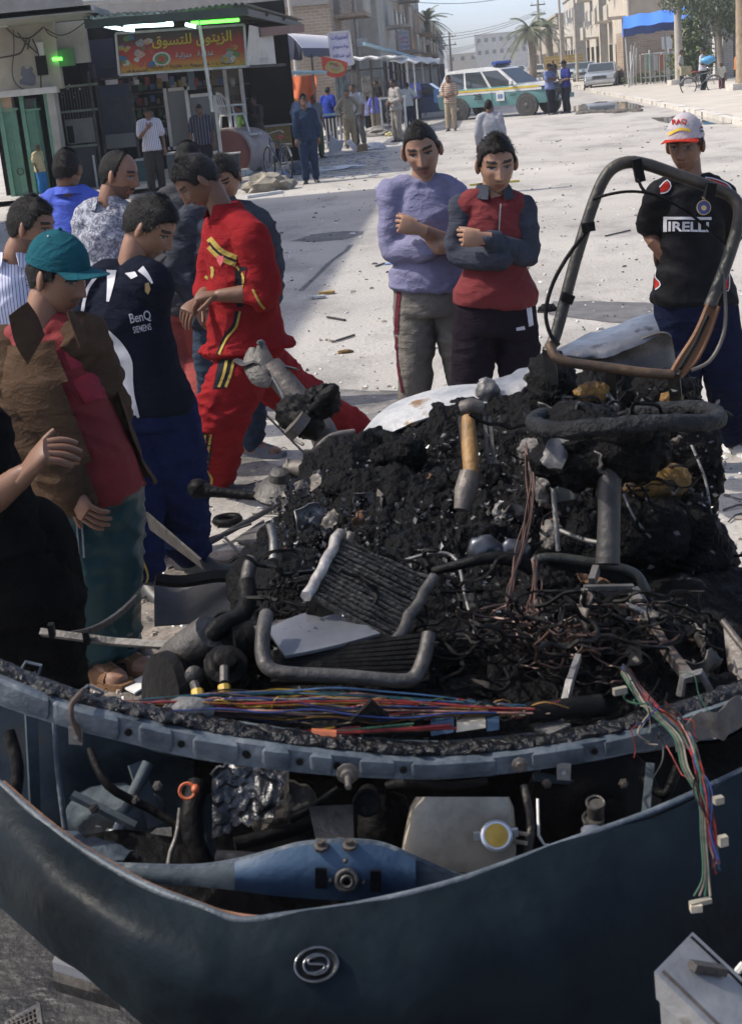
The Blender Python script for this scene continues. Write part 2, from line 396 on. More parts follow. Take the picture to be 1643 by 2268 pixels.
# ================================================================== the burnt-out van
def Q(l): return [P(*p) for p in l]
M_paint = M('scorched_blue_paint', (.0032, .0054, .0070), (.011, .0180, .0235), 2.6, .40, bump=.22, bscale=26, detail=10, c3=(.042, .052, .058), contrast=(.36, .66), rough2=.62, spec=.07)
M_blue = M('cobalt_paint', (.022, .048, .088), (.046, .08, .125), 9, .5, bump=.15, bscale=40, c3=(.09, .09, .085), contrast=(.3, .62), spec=.25)
M_steelblue = M('dusty_blue_steel', (.030, .043, .056), (.10, .118, .134), 12, .5, bump=.25, bscale=60, c3=(.20, .20, .19), contrast=(.36, .64), spec=.3)
M_inner = M('sooty_shaded_blue_steel', (.026, .036, .044), (.068, .085, .095), 6, .6, bump=.2, bscale=30, c3=(.09, .09, .085), contrast=(.36, .62), spec=.12)
M_char = M('char', (.0022, .0022, .0025), (.0075, .0075, .008), 7, .45, bump=1.0, bscale=60, c3=(.040, .040, .041), contrast=(.40, .62), rough2=.85, detail=12, spec=.07)
M_tar = M('melted_tar', (.003, .003, .0033), (.007, .007, .0075), 30, .16, bump=.9, bscale=60, rough2=.5, spec=.35)
M_black = M('burnt_black', (.0035, .0035, .0038), (.011, .0105, .010), 10, .5, bump=.4, bscale=40, spec=.07)
M_grey = M('burnt_steel', (.030, .028, .026), (.078, .072, .065), 14, .55, .4, bump=.3, bscale=50)
M_dull = M('grey_steel', (.085, .082, .078), (.17, .165, .155), 9, .5, .4, bump=.25, bscale=50)
M_brown = M('heat_brown_steel', (.055, .047, .040), (.115, .10, .086), 8, .55, .35, bump=.3, bscale=40)
M_rust = M('rust', (.10, .042, .017), (.17, .085, .04), 12, .8, bump=.4, bscale=50, c3=(.10, .08, .07))
M_ochre = M('ochre_foam', (.17, .092, .016), (.10, .055, .013), 18, .85, bump=.6, bscale=60, c3=(.05, .04, .03), contrast=(.4, .6))
M_silver = M('scorched_silver', (.15, .155, .16), (.28, .28, .275), 9, .38, .5, bump=.2, bscale=30, c3=(.18, .15, .11), contrast=(.3, .62))
M_white = M('scorched_white_panel', (.24, .25, .255), (.38, .38, .37), 7, .5, .1, bump=.3, bscale=40, c3=(.17, .10, .04), contrast=(.35, .6), spec=.25)
M_alu = M('crumpled_aluminium', (.14, .14, .14), (.03, .03, .03), 16, .3, .8, bump=.6, bscale=40)
M_tank = M('scorched_white_plastic', (.50, .43, .32), (.20, .165, .115), 5, .45, bump=.15, c3=(.035, .03, .026), contrast=(.46, .66))
van = empty('burnt_van', (.1, 3.1, 0), 'burnt-out van wreck with blue nose panel and bare seat frame, filling the foreground', 'van')
def T(name, pts, r, mat, n=8, smooth=4, parent=van, **k):
    return MB().tube(Q(pts), r, n, smooth=smooth).build(name, mat, parent, smooth=True, **k)
def interp(l, n):
    a = np.array(l, float); t = np.linspace(0, len(a)-1, n); p, _ = catmull(list(a), 1.0, 12); p = np.array(p)
    tt = np.linspace(0, len(p)-1, n); return np.column_stack([np.interp(tt, np.arange(len(p)), p[:, k]) for k in range(3)])
def sheet(name, top, bot, mat, th=.004, nu=32, nv=10, bulge=0, noise=0, ns=6, parent=van, seed=0, **k):
    A, B = interp(top, nu), interp(bot, nu); g = np.zeros((nu, nv, 3))
    for j, v in enumerate(np.linspace(0, 1, nv)):
        m_ = A*(1-v)+B*v; m_[:, 2] += bulge*math.sin(math.pi*v)
        g[:, j] = np.array([P(*q) for q in m_])
    if noise:
        d = fbm(g.reshape(-1, 3)*ns+seed*3.7, 3).reshape(nu, nv); g[:, :, 1] += d*noise; g[:, :, 2] += d*noise*.4
    return MB().grid(g, th).build(name, mat, parent, smooth=True, **k)
# --- nose panel
TOP = [(-90, 1660, 2.50), (0, 1740, 2.38), (130, 1850, 2.22), (300, 1955, 2.08), (440, 2012, 2.01), (530, 2043, 1.985), (640, 2032, 1.985), (800, 2008, 2.0), (1000, 1960, 2.04), (1250, 1872, 2.12), (1450, 1800, 2.2), (1643, 1712, 2.3), (1740, 1665, 2.36)]
BOT = [(-90, 1930, 2.44), (0, 2012, 2.30), (90, 2090, 2.16), (245, 2195, 2.05), (400, 2330, 1.98), (520, 2420, 1.96), (640, 2470, 1.95), (800, 2490, 1.95), (1000, 2490, 1.97), (1250, 2470, 2.04), (1450, 2440, 2.12), (1643, 2400, 2.2), (1740, 2380, 2.26)]
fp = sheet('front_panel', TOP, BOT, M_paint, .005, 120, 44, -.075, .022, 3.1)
A = interp(TOP, 90); rim = np.array([P(a[0], a[1]-4, a[2]+.022) for a in A])
MB().tube(rim, .0075, 6).build('panel_rim', M_steelblue, fp, smooth=True)
A2 = interp(TOP[1:6], 40); MB().tube([P(a[0]+8, a[1]-7, a[2]+.03) for a in A2], .0045, 5).build('rust_edge', M_rust, fp, smooth=True)
A2 = interp([(440, 2000, 2.04), (530, 2022, 2.03), (640, 2030, 2.03), (720, 2022, 2.03)], 20)
MB().grid(np.array([[P(a[0], a[1], a[2]), P(a[0], a[1]+22, a[2]-.012)] for a in A2]), .003).build('rust_edge', M('primer_red', (.24, .09, .05), (.33, .17, .10), 14, .8), fp)
# emblem
def surf_hit(o, px, py):
    dg = bpy.context.evaluated_depsgraph_get(); dg.update()
    L_ = Vector(wloc(o)); d = Vector(ray(px, py)).normalized()
    ok, loc, n, _ = o.ray_cast(Vector(_o)-L_, d); return (np.array(loc)+np.array(L_), np.array(n)) if ok else (None, None)
hp, hn = surf_hit(fp, 700, 2138)
if hp is None: hp, hn = P(700, 2138, 1.94), V(0, -1, .1)
if hn@(hp-_o) > 0: hn = -hn
em = MB(); es, eu, ed = frame(hn); c0 = hp+hn*.004
def eo(a, b, h=0): return c0+es*a*-1+eu*b+hn*h
em.loft([np.array([eo(.0355*k*math.cos(t), .027*k*math.sin(t), h) for t in np.arange(28)*2*math.pi/28]) for k, h in ((1.0, -.006), (1.0, .004), (.9, .007), (.78, .003), (.72, .002), (.6, .002))], 0, True)
for k in (.93, .55): 
    em.tube([eo(.0355*k*math.cos(t), .027*k*math.sin(t), .005) for t in np.linspace(0, 2*math.pi, 30)], .0024, 6, 1)
em.tube([eo(a, b, .006) for a, b in ((.014, .010), (.004, .0125), (-.010, .009), (-.011, .003), (0, .0005), (.011, -.003), (.010, -.009), (-.004, -.0125), (-.016, -.010))], .0026, 6, 1, smooth=3)
em.build('emblem', [M('emblem_grey', (.006, .0065, .007), (.014, .015, .016), 20, .4, .3, spec=.2), M('chrome_scuffed', (.17, .175, .18), (.08, .082, .085), 30, .18, .9)], fp, smooth=True, label='oval chrome emblem with a bent line in its ring')
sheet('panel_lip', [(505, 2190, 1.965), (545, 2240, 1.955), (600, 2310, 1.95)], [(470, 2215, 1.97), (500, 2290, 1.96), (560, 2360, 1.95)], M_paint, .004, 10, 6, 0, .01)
# --- cowl beam
FT = [(-90, 1455, 2.36), (0, 1500, 2.32), (150, 1560, 2.28), (280, 1592, 2.265), (430, 1628, 2.25), (600, 1655, 2.24), (770, 1676, 2.24), (950, 1688, 2.25), (1100, 1678, 2.26), (1300, 1646, 2.29), (1450, 1610, 2.33), (1643, 1548, 2.40), (1730, 1515, 2.44)]
FB = [(-90, 1515, 2.355), (0, 1562, 2.315), (150, 1612, 2.275), (280, 1645, 2.26), (430, 1680, 2.245), (600, 1704, 2.235), (770, 1720, 2.235), (950, 1726, 2.245), (1100, 1716, 2.255), (1300, 1688, 2.285), (1450, 1655, 2.325), (1643, 1597, 2.395), (1730, 1565, 2.435)]
BTp = [(a, b-40-8*(abs(a-800) < 500), y+.075) for a, b, y in FT]
BB = [(a, b-6, y+.06) for a, b, y in FB]
n_ = 110; ia, ib, ic, idd = (interp(x, n_) for x in (FT, FB, BTp, BB))
rings = []
for i in range(n_):
    st = .004*math.sin(i*1.7)*0
    rings.append(np.array([P(*ia[i]), P(*ib[i]), P(*idd[i]), P(*ic[i])]))
bmb = MB().loft(rings); beam = bmb.build('cowl_beam', M_steelblue, van, smooth='auto')
def along(l, px):
    a = np.array(l, float); k = np.argsort(a[:, 0]); return np.array([px, np.interp(px, a[k, 0], a[k, 1]), np.interp(px, a[k, 0], a[k, 2])])
for x0, x1 in ((-60, 108), (122, 262), (312, 380), (432, 526), (585, 640), (690, 735), (800, 872), (915, 1095), (1180, 1290), (1340, 1440)):
    g = []
    for x in [x0, x0+4]+list(np.linspace(x0+8, x1-8, 5))+[x1-4, x1]:
        t, b_ = along(FT, x), along(FB, x); h = b_[1]-t[1]
        e = min(1, (x-x0)/4, (x1-x)/4); w = .002+.0075*e
        g.append([P(x, t[1]+h*.10, t[2]-.001), P(x, t[1]+h*.2, t[2]-w), P(x, t[1]+h*.72, t[2]-w), P(x, t[1]+h*.92, t[2]-.001)])
    MB().grid(np.array(g), -.004).build('pressed_rib', M_steelblue, beam, smooth='auto')
for x, dy in ((285, 2), (402, 0), (545, -2), (548, 0), (664, 0), (747, 0), (893, 0), (1062, 0), (1315, 0)):
    t, b_ = along(FT, x), along(FB, x); c = P(x, (t[1]+b_[1])/2+dy, t[2]-.0065); MB().cyl(c, c+V(0, -.003, 0), .0065, 12).build('bolt_hole', M_black, beam)
for x in (168, 1248):
    b_ = along(FB, x); MB().poly(Q([(x-16, b_[1]-6, b_[2]-.008), (x+16, b_[1]-4, b_[2]-.008), (x+15, b_[1]+34, b_[2]-.008), (x-15, b_[1]+32, b_[2]-.008)]), .003, (0, 1, 0)).cyl(P(x, b_[1]+16, b_[2]-.014), P(x, b_[1]+16, b_[2]-.007), .0045, 8, ).build('hanging_tab', M_dull, beam)
bt = MB(); c = P(770, 1712, 2.222); bt.lathe(c, (0, -1, -.1), [(.020, 0), (.020, .004), (.013, .006), (.012, .014), (.006, .016), (.005, .045), (.002, .046)], 10); bt.build('stud_bolt', M_brown, beam, smooth='auto')
c = P(1150, 1693, 2.25); MB().lathe(c, (0, -1, .1), [(.014, 0), (.014, .004), (.008, .006), (.007, .012)], 8).build('stud_bolt', M_brown, beam, smooth='auto')
# melted seal: lumpy tar along the top of the beam
mb = MB(); rs = np.random.RandomState(2)
mid = (ia+ic)/2; tp = np.array([P(*q) for q in mid])+V(0, 0, .004)
mb.tube(tp, .020+.004*rs.rand(n_), 8, flat=.22)
for i in range(520):
    k = rs.rand()*(n_-1); k0 = int(k); q = tp[k0]*(1-k+k0)+tp[min(k0+1, n_-1)]*(k-k0); s = .003+.006*rs.rand()**2
    mb.ball(q+V(rs.randn()*.004, rs.randn()*.013, .003+rs.rand()*.004), (s*1.5, s, s*.6), 6, 4)
sv, sf = remesh(mb, .0038, 1); MB().add(sv, sf).build('melted_seal', M_tar, van, smooth=True)
T('rust_strap', [(185, 1528, 2.30), (172, 1545, 2.262), (160, 1560, 2.255), (160, 1590, 2.25), (172, 1618, 2.26), (182, 1650, 2.27)], [.004, .006, .005, .004, .006, .002], M('rusty_strap', (.035, .022, .016), (.085, .055, .04), 20, .8), 6)
for pts in ([(45, 1488, 2.42), (58, 1466, 2.42), (92, 1474, 2.42), (86, 1494, 2.42)], [(150, 1553, 2.4), (196, 1518, 2.4), (228, 1532, 2.4), (222, 1572, 2.4)], [(748, 1640, 2.33), (756, 1612, 2.34), (796, 1612, 2.34), (806, 1642, 2.33)]):
    MB().tube(Q(pts), .0035, 5).build('wire_bracket', M_steelblue, van)
mb = MB(); mb.beam(P(1240, 1600, 2.36), P(1262, 1508, 2.42), .012, .016); mb.beam(P(1262, 1508, 2.42), P(1280, 1455, 2.5), .011, .014)
mb.beam(P(1200, 1622, 2.33), P(1246, 1600, 2.36), .04, .006); mb.build('bent_bracket', M_dull, van)
mb = MB(); mb.tube(Q([(1505, 1540, 2.5), (1512, 1500, 2.5), (1550, 1488, 2.5), (1572, 1530, 2.5)]), .008, 6, smooth=0); mb.build('lifting_loop', M_dull, van)
sheet('right_cowl_scrap', [(1490, 1620, 2.31), (1560, 1585, 2.33), (1643, 1550, 2.37)], [(1500, 1665, 2.30), (1570, 1640, 2.32), (1650, 1610, 2.36)], M_brown, .004, 16, 6, 0, .03, 14)
# --- engine bay seen below the beam
sheet('inner_panel', [(-120, 1540, 2.62), (100, 1590, 2.62), (260, 1640, 2.66), (430, 1690, 2.72)], [(-120, 1830, 2.60), (100, 1850, 2.60), (260, 1850, 2.66), (430, 1840, 2.72)], M_inner, .006, 28, 14, .03, .03, 3)
sheet('inner_rib', [(58, 1585, 2.55), (85, 1590, 2.56)], [(70, 1800, 2.53), (92, 1810, 2.54)], M_inner, .01, 4, 8)
T('inner_rib', [(122, 1600, 2.56), (128, 1700, 2.55), (148, 1860, 2.5)], .006, M_steelblue, 6)
sheet('lower_inner', [(80, 1810, 2.5), (220, 1850, 2.48), (420, 1850, 2.5)], [(120, 1960, 2.38), (260, 1985, 2.36), (440, 2010, 2.34)], M_black, .006, 16, 10, 0, .03, 6)
sheet('bulkhead', [(380, 1670, 2.78), (900, 1700, 2.8), (1400, 1680, 2.8), (1800, 1560, 2.8)], [(380, 2050, 2.62), (900, 2080, 2.6), (1400, 2060, 2.62), (1800, 1980, 2.66)], M_black, .01, 30, 12, .05, .05, 5)
T('prop_rod', [(330, 1690, 2.6), (290, 1770, 2.56), (270, 1810, 2.55)], [.013, .012, .011], M_inner, 8)
mb = MB(); mb.lathe(P(248, 1862, 2.5), nrm(P(285, 1790, 2.55)-P(248, 1862, 2.5)), [(.006, -.03), (.010, -.028), (.010, -.015), (.014, -.012), (.014, 0), (.019, .003), (.019, .016), (.010, .02), (.010, .05)], 12)
mb.build('spark_plug', M('plug_ceramic', (.22, .27, .31), (.36, .38, .38), 20, .4), van, smooth='auto')
sheet('chrome_shard', [(212, 1830, 2.5), (224, 1832, 2.5)], [(222, 1905, 2.47), (240, 1908, 2.47)], M_silver, .003, 3, 6, .01)
sheet('dented_tray', [(110, 1850, 2.44), (200, 1850, 2.45), (300, 1880, 2.45)], [(130, 1890, 2.40), (210, 1895, 2.40), (270, 1905, 2.4)], M_steelblue, .004, 12, 6, 0, .05, 12)
T('black_hose', [(440, 1735, 2.5), (425, 1800, 2.45), (432, 1870, 2.42), (460, 1930, 2.4)], .022, M_black, 8)
T('brake_line', [(398, 1975, 2.4), (375, 1930, 2.41), (378, 1890, 2.43), (392, 1850, 2.45), (400, 1790, 2.48)], .005, M_dull, 6)
mb = MB(); mb.ring(P(415, 1752, 2.44), (0, -1, .5), .014, .0035, 16, 5); mb.ball(P(433, 1747, 2.43), (.008, .012, .008), 8, 5); mb.build('orange_clip', M('orange_plastic', (.45, .10, .03), (.30, .07, .03), 20, .5), van, smooth=True)
g = np.zeros((26, 26, 3)); rs = np.random.RandomState(5)
for i, u in enumerate(np.linspace(0, 1, 26)):
    for j, v in enumerate(np.linspace(0, 1, 26)): g[i, j] = P(470+165*u-30*v*u, 1702+165*v*(1-.35*u)+10*u, 2.46-.05*v)
d = fbm(g.reshape(-1, 3)*22, 3, ridge=True).reshape(26, 26); g[:, :, 1] += d*.03; g[:, :, 2] += d*.012
MB().grid(g, .004).build('crumpled_foil', M_alu, van, smooth=True)
sheet('heat_shield', [(505, 1700, 2.55), (640, 1710, 2.55)], [(520, 1790, 2.52), (640, 1795, 2.52)], M_grey, .005, 12, 8, 0, .03, 12)
T('steel_tube', [(480, 1903, 2.32), (560, 1908, 2.31), (660, 1920, 2.3)], .017, M_grey, 10)
CT = [(240, 1918, 2.20), (340, 1922, 2.19), (440, 1922, 2.185), (520, 1910, 2.175), (600, 1890, 2.165), (670, 1872, 2.16), (760, 1866, 2.155), (840, 1872, 2.16), (920, 1903, 2.165), (1000, 1938, 2.175), (1090, 1962, 2.19)]
CB = [(240, 1948, 2.19), (340, 1955, 2.18), (440, 1963, 2.17), (520, 1973, 2.16), (600, 1984, 2.15), (670, 1990, 2.145), (760, 1994, 2.14), (840, 1993, 2.145), (920, 1989, 2.15), (1000, 1980, 2.16), (1090, 1970, 2.18)]
cm = sheet('cross_member', CT[3:9], CB[3:9], M_blue, .03, 40, 10, -.012, .004, 6)
sheet('shaded_cross_arm', CT[:4], CB[:4], M_inner, .03, 24, 6, -.004, .004, 6, parent=van); sheet('shaded_cross_arm', CT[8:], CB[8:], M_inner, .03, 12, 6, -.004, .004, 6, parent=van)  # arms take a darker steel than the middle: their shade is painted in
MB().tube([P(a_[0], a_[1]-2, a_[2]+.008) for a_ in interp(CT, 60)], .006, 5).build('cross_lip', M_steelblue, van, smooth=True)
for x, y_, w, h in ((711, 1946, 26, 44), (832, 1952, 24, 46)):
    MB().poly(Q([(x-w/2, y_-h/2, 2.128), (x+w/2, y_-h/2+1, 2.128), (x+w/2, y_+h/2+1, 2.126), (x-w/2, y_+h/2, 2.126)]), .004, (0, 1, 0)).build('slot', M_black, cm)
mb = MB(); c = P(768, 1950, 2.128); mb.ring(c, (0, -1, .3), .0165, .005, 20, 6); mb.lathe(c, (0, -1, .3), [(.014, 0), (.0135, .001)], 14, 1); mb.ring(c+V(0, -.004, 0), (0, -1, .3), .009, .003, 14, 5); mb.build('latch_ring', [M_grey, M_black], cm, smooth=True)
for x, y_ in ((732, 1950), (806, 1954), (765, 1907)): MB().ball(P(x, y_, 2.13), .0045, 8, 6).build('bolt', M_grey, cm, smooth=True)
for x, y_ in ((712, 1874), (775, 1872)): MB().lathe(P(x, y_+4, 2.15), (0, -.2, 1), [(.013, 0), (.013, .006), (.007, .007), (.006, .015)], 8).build('bolt', M_brown, cm)
MB().poly(Q([(684, 1790, 2.27), (782, 1785, 2.27), (784, 1880, 2.2), (704, 1880, 2.2)]), .006, (0, 1, 0)).build('latch_plate', M_grey, van)
mb = MB(); mb.ring(P(812, 1778, 2.32), (0, -1, .25), .022, .004, 20, 6); mb.tube([P(812, 1778, 2.32), P(815, 1760, 2.5)], .021, 12); mb.build('cable_grommet', M_black, van, smooth=True)
T('tow_link', [(640, 1818, 2.36), (690, 1790, 2.38), (750, 1748, 2.4)], .008, M_black, 6)
# reservoir
def rbox(px0, px1, py0, py1, y0, y1, topin=0, r=.02):
    mb = MB(); rings = []
    for t in np.linspace(0, 1, 9):
        py = py1+(py0-py1)*t; k = topin*max(0, t-.45)/.55; rr = []
        for s_ in np.arange(28)*2*math.pi/28:
            cx, sy = math.cos(s_), math.sin(s_); e = .32
            cx = math.copysign(abs(cx)**e, cx); sy = math.copysign(abs(sy)**e, sy); sh = (1-k)*(1 if 0 < t < 1 else .93)
            rr.append(P((px0+px1)/2+12*t+(px1-px0)/2*cx*sh, py, (y0+y1)/2+(y1-y0)/2*sy*sh+.02*t))
        rings.append(np.array(rr))
    return mb.loft(rings)
tank = rbox(885, 1138, 1765, 1950, 2.27, 2.42, .12).build('coolant_reservoir', M_tank, van, smooth='auto')
mb = MB(); c = P(1098, 1852, 2.265); ax = nrm(V(0.05, -1, .75))
mb.lathe(c, ax, [(.026, 0), (.028, .004), (.028, .010), (.024, .012), (.022, .0115)], 24, 0); mb.lathe(c+ax*.0116, ax, [(.0205, 0), (.0205, .0015), (.012, .002), (.010, .003)], 24, 1)
for s_ in (-1, 1): mb.box(c+V(s_*.03, 0, .004), (.018, .008, .014), 0, 0)
mb.build('reservoir_cap', [M('cap_alu', (.6, .6, .58), (.72, .72, .7), 20, .3, .6), M('cap_yellow', (.50, .33, .04), (.40, .25, .03), 40, .5)], tank, smooth='auto')
for y_ in (1842, 1862): MB().cyl(P(1130, y_, 2.3), P(1166, y_+6, 2.28), .004, 8).build('hose_nipple', M_tank, tank)
MB().beam(P(960, 1938, 2.26), P(1110, 1962, 2.25), .05, .008).build('tank_bracket', M_dull, van)
# booster and master cylinder
mb = MB(); c = P(1320, 1790, 2.55); ax = nrm(V(-.05, -1, .35))
mb.lathe(c, ax, [(.02, -.06), (.125, -.05), (.132, -.03), (.13, -.01), (.118, .0), (.11, .012), (.075, .02), (.06, .035), (.04, .04)], 32); bo = mb.build('brake_booster', M_black, van, smooth='auto')
mb = MB(); 
for (x, y_, r) in ((1318, 1778, .016), (1312, 1812, .018)):
    q = P(x, y_, 2.42); mb.ring(q, (0, -.4, 1), r, .003, 16, 5); mb.tube([q, q+V(0, .01, -.05)], r, 12)
mb.build('master_cylinder', M_grey, bo, smooth=True)
mb = MB(); mb.tube([P(1308, 1835, 2.36), P(1312, 1880, 2.33)], .019, 14); mb.tube([P(1312, 1868, 2.34), P(1268, 1876, 2.34)], .011, 10); mb.tube(Q([(1268, 1876, 2.34), (1205, 1872, 2.36), (1192, 1850, 2.38), (1190, 1770, 2.44)]), .003, 6)
mb.build('fluid_elbow', M('white_plastic', (.55, .55, .54), (.70, .70, .68), 20, .4), bo, smooth=True)
# --- wiring along the cowl
WC = [(.24, .15, .012), (.19, .02, .015), (.018, .035, .13), (.17, .12, .10), (.24, .20, .15), (.01, .05, .065), (.11, .014, .02), (.19, .095, .015), (.006, .006, .006), (.025, .075, .045), (.23, .12, .10), (.03, .075, .15)]
WM = [M('wire_%s' % n, c, tuple(x*.25 for x in c), 34, .5, spec=.25, contrast=(.42, .72)) for n, c in zip(('yellow', 'red', 'blue', 'pink', 'cream', 'teal', 'maroon', 'amber', 'black', 'green', 'salmon', 'azure'), WC)]
hn_ = empty('wiring_loom', P(700, 1570, 2.36)); hn_.parent = van; hn_.location = Vector(P(700, 1570, 2.36)-wloc(van))
rs = np.random.RandomState(8)
for i in range(62):
    x0 = rs.uniform(270, 330); x1 = rs.uniform(1080, 1190); band = rs.randn()*13; pts = []
    nk = 9; yy = 2.36+rs.randn()*.018
    for t in np.linspace(0, 1, nk):
        x = x0+(x1-x0)*t; base = 1560+14*t; sp = math.sin(math.pi*min(1, t*1.05))
        pts.append((x, base+band*(.4+.9*sp)+rs.randn()*5*sp, yy+rs.randn()*.008))
    MB().tube(Q(pts), .0013+.0008*rs.rand(), 5, smooth=5).build('wire', WM[i % 12], hn_, smooth=True)
for i in range(9):
    x0 = rs.uniform(440, 560); pts = [(x0, 1545, 2.38), (x0+rs.uniform(60, 120), 1525+rs.rand()*14, 2.4), (x0+rs.uniform(180, 240), 1535+rs.rand()*10, 2.4), (x0+320+rs.rand()*90, 1552, 2.38)]
    MB().tube(Q(pts), .002, 5, smooth=6).build('wire', WM[(0, 7, 0, 8)[i % 4]], hn_, smooth=True)
for i in range(14):
    x0 = rs.uniform(330, 480); pts = [(x0, 1598+rs.rand()*10, 2.31), (x0+120, 1612+rs.rand()*14, 2.30), (x0+240, 1622+rs.rand()*10, 2.3), (x0+rs.uniform(300, 560), 1616-rs.rand()*14, 2.32)]
    MB().tube(Q(pts), .0022, 5, smooth=6).build('wire', WM[(1, 0, 6, 9, 1)[i % 5]], hn_, smooth=True)
mb = MB(); mb.tube(Q([(370, 1580, 2.34), (400, 1573, 2.335), (440, 1572, 2.33), (470, 1576, 2.335)]), [.016, .024, .022, .014], 10, smooth=3); mb.build('loom_tape', M('grey_tape', (.06, .06, .06), (.12, .12, .115), 14, .6, bump=.4), hn_, smooth=True)
T('loom_sleeve', [(1165, 1580, 2.36), (1230, 1572, 2.37), (1330, 1560, 2.39)], .02, M_black, 8)
MB().poly(Q([(775, 1600, 2.30), (822, 1553, 2.29), (862, 1592, 2.30)]), .012, (0, 1, .1)).build('rubber_gusset', M_black, van)
mb = MB(); mb.poly(Q([(955, 1630, 2.32), (955, 1600, 2.33), (1005, 1592, 2.33), (1005, 1622, 2.32)]), .02, (0, 1, 0), 0); mb.poly(Q([(1010, 1622, 2.325), (1012, 1600, 2.33), (1075, 1596, 2.33), (1075, 1612, 2.325)]), .02, (0, 1, 0), 1); mb.poly(Q([(1078, 1620, 2.32), (1078, 1594, 2.33), (1105, 1590, 2.33), (1105, 1616, 2.32)]), .02, (0, 1, 0), 0)
mb.build('fuse_block', [M_blue, M_tank], van)
MB().poly(Q([(690, 1628, 2.285), (690, 1618, 2.29), (745, 1622, 2.29), (745, 1634, 2.285)]), .01, (0, 1, 0)).build('orange_plug', M('orange_plug', (.45, .13, .05), (.3, .09, .04), 20, .5), van)
# hanging loom at the right
hl = empty('hanging_loom', P(1530, 1650, 2.2)); hl.parent = van; hl.location = Vector(P(1530, 1650, 2.2)-wloc(van))
for i in range(22):
    j = lambda s=5: rs.randn()*s
    pts = [(1380+j(), 1480+j(), 2.45), (1440+j(), 1560+j(), 2.38), (1490+j(), 1595+j(6), 2.28), (1525+j(), 1640+j(6), 2.18), (1545+j(), 1700+j(), 2.12), (1560+j(8), 1760+j(), 2.06), (1575+j(7), 1850+j(), 2.02), (1585+j(6), 1920+j(10), 2.0)]
    MB().tube(Q(pts), .0013+.0006*rs.rand(), 5, smooth=5).build('wire', WM[(9, 1, 2, 8, 1, 9, 6, 8, 10, 2, 8)[i % 11]], hl, smooth=True)
for i in range(4):
    pts = [(1375+4*i, 1490, 2.44), (1420+3*i, 1560, 2.36), (1490+4*i, 1630, 2.2), (1510+4*i, 1700, 2.12), (1546+3*i, 1770, 2.06), (1552+3*i, 1850, 2.02), (1556+4*i, 1940, 1.99), (1536+12*i, 1985, 1.975)]
    MB().tube(Q(pts), .0020, 5, smooth=5).build('wire', WM[(9, 3, 9, 4)[i]], hl, smooth=True)
for x, y_, w, h in ((1550, 1998, 56, 12), (1590, 1772, 24, 18), (1600, 1862, 22, 26), (1372, 1530, 40, 20)):
    MB().box(P(x, y_, 1.97 if y_ > 1900 else (2.0 if y_ > 1600 else 2.4)), (w/1600, .010, h/1600), .25).build('connector', M('ivory_plastic', (.28, .26, .20), (.14, .12, .09), 20, .5), hl)
MB().box(P(1540, 2010, 1.965), (.018, .012, .012)).build('connector', M_tank, hl)
# --- heater cores
core = empty('heater_core', P(820, 1300, 2.7)); core.parent = van; core.location = Vector(P(820, 1300, 2.7)-wloc(van))
c4 = Q([(752, 1188, 2.86), (958, 1284, 2.80), (872, 1424, 2.62), (682, 1322, 2.68)])
def bil(u, v): return (c4[0]*(1-u)+c4[1]*u)*(1-v)+(c4[3]*(1-u)+c4[2]*u)*v
nn = nrm(np.cross(c4[1]-c4[0], c4[3]-c4[0])); nn = -nn if nn[1] > 0 else nn
MB().grid(np.array([[bil(u, v)-nn*.035 for v in (.02, .5, .98)] for u in (.03, .5, .97)]), .03).build('core_block', M_black, core)
for i in range(15):
    v = .03+.94*i/14; pts = [bil(u, v)+nn*(.002*rs.randn()) for u in np.linspace(.04, .96, 7)]
    MB().tube(pts, .0048, 5, flat=1.5).build('fin', M('sooty_fin', (.010, .0095, .009), (.06, .056, .05), 18, .35, .4, bump=.4, bscale=80), core, smooth=True)
MB().tube([bil(.0, v)+nn*.004+rs.randn(3)*.002 for v in np.linspace(-.03, 1.02, 9)], .0125, 6).build('end_tank', M('scorched_tank', (.45, .43, .40), (.14, .12, .10), 12, .4, .4, bump=.4), core, smooth=True)
MB().tube([bil(1., v)+nn*.004+rs.randn(3)*.002 for v in np.linspace(-.02, 1.02, 9)], .0125, 6).build('end_tank', M_grey, core, smooth=True)
core2 = empty('evaporator', P(780, 1440, 2.6)); core2.parent = van; core2.location = Vector(P(780, 1440, 2.6)-wloc(van))
sheet('cover_plate', [(592, 1392, 2.66), (660, 1362, 2.70), (742, 1342, 2.74)], [(632, 1452, 2.52), (730, 1432, 2.55), (842, 1402, 2.6)], M('scuffed_plate', (.085, .09, .10), (.15, .155, .165), 5, .45, .4, bump=.1), .006, 12, 8, parent=core2)
sheet('plate_edge', [(585, 1378, 2.68), (655, 1366, 2.7), (735, 1335, 2.75)], [(588, 1392, 2.66), (660, 1382, 2.68), (740, 1345, 2.73)], M_brown, .012, 8, 3, parent=core2)
for i in range(8):
    t = i/7; pts = [P(608+(945-608)*u, 1448+t*44+u*(-42+t*40), 2.56-.06*t+.02*u) for u in np.linspace(0, 1, 6)]
    MB().tube(pts, .0055, 5).build('fin', M_black, core2, smooth=True)
MB().grid(np.array([[P(600+350*u, 1440+70*v-40*u*(1-v), 2.62-.05*v) for v in (0, .5, 1)] for u in (0, .5, 1)]), .02).build('core_block', M_black, core2)
T('heater_pipe', [(590, 1362, 2.6), (583, 1400, 2.54), (582, 1450, 2.5), (596, 1480, 2.48), (640, 1492, 2.47), (760, 1498, 2.47), (880, 1508, 2.48), (918, 1500, 2.49), (938, 1460, 2.52), (950, 1405, 2.56)], .0145, M_grey, 10, parent=van)
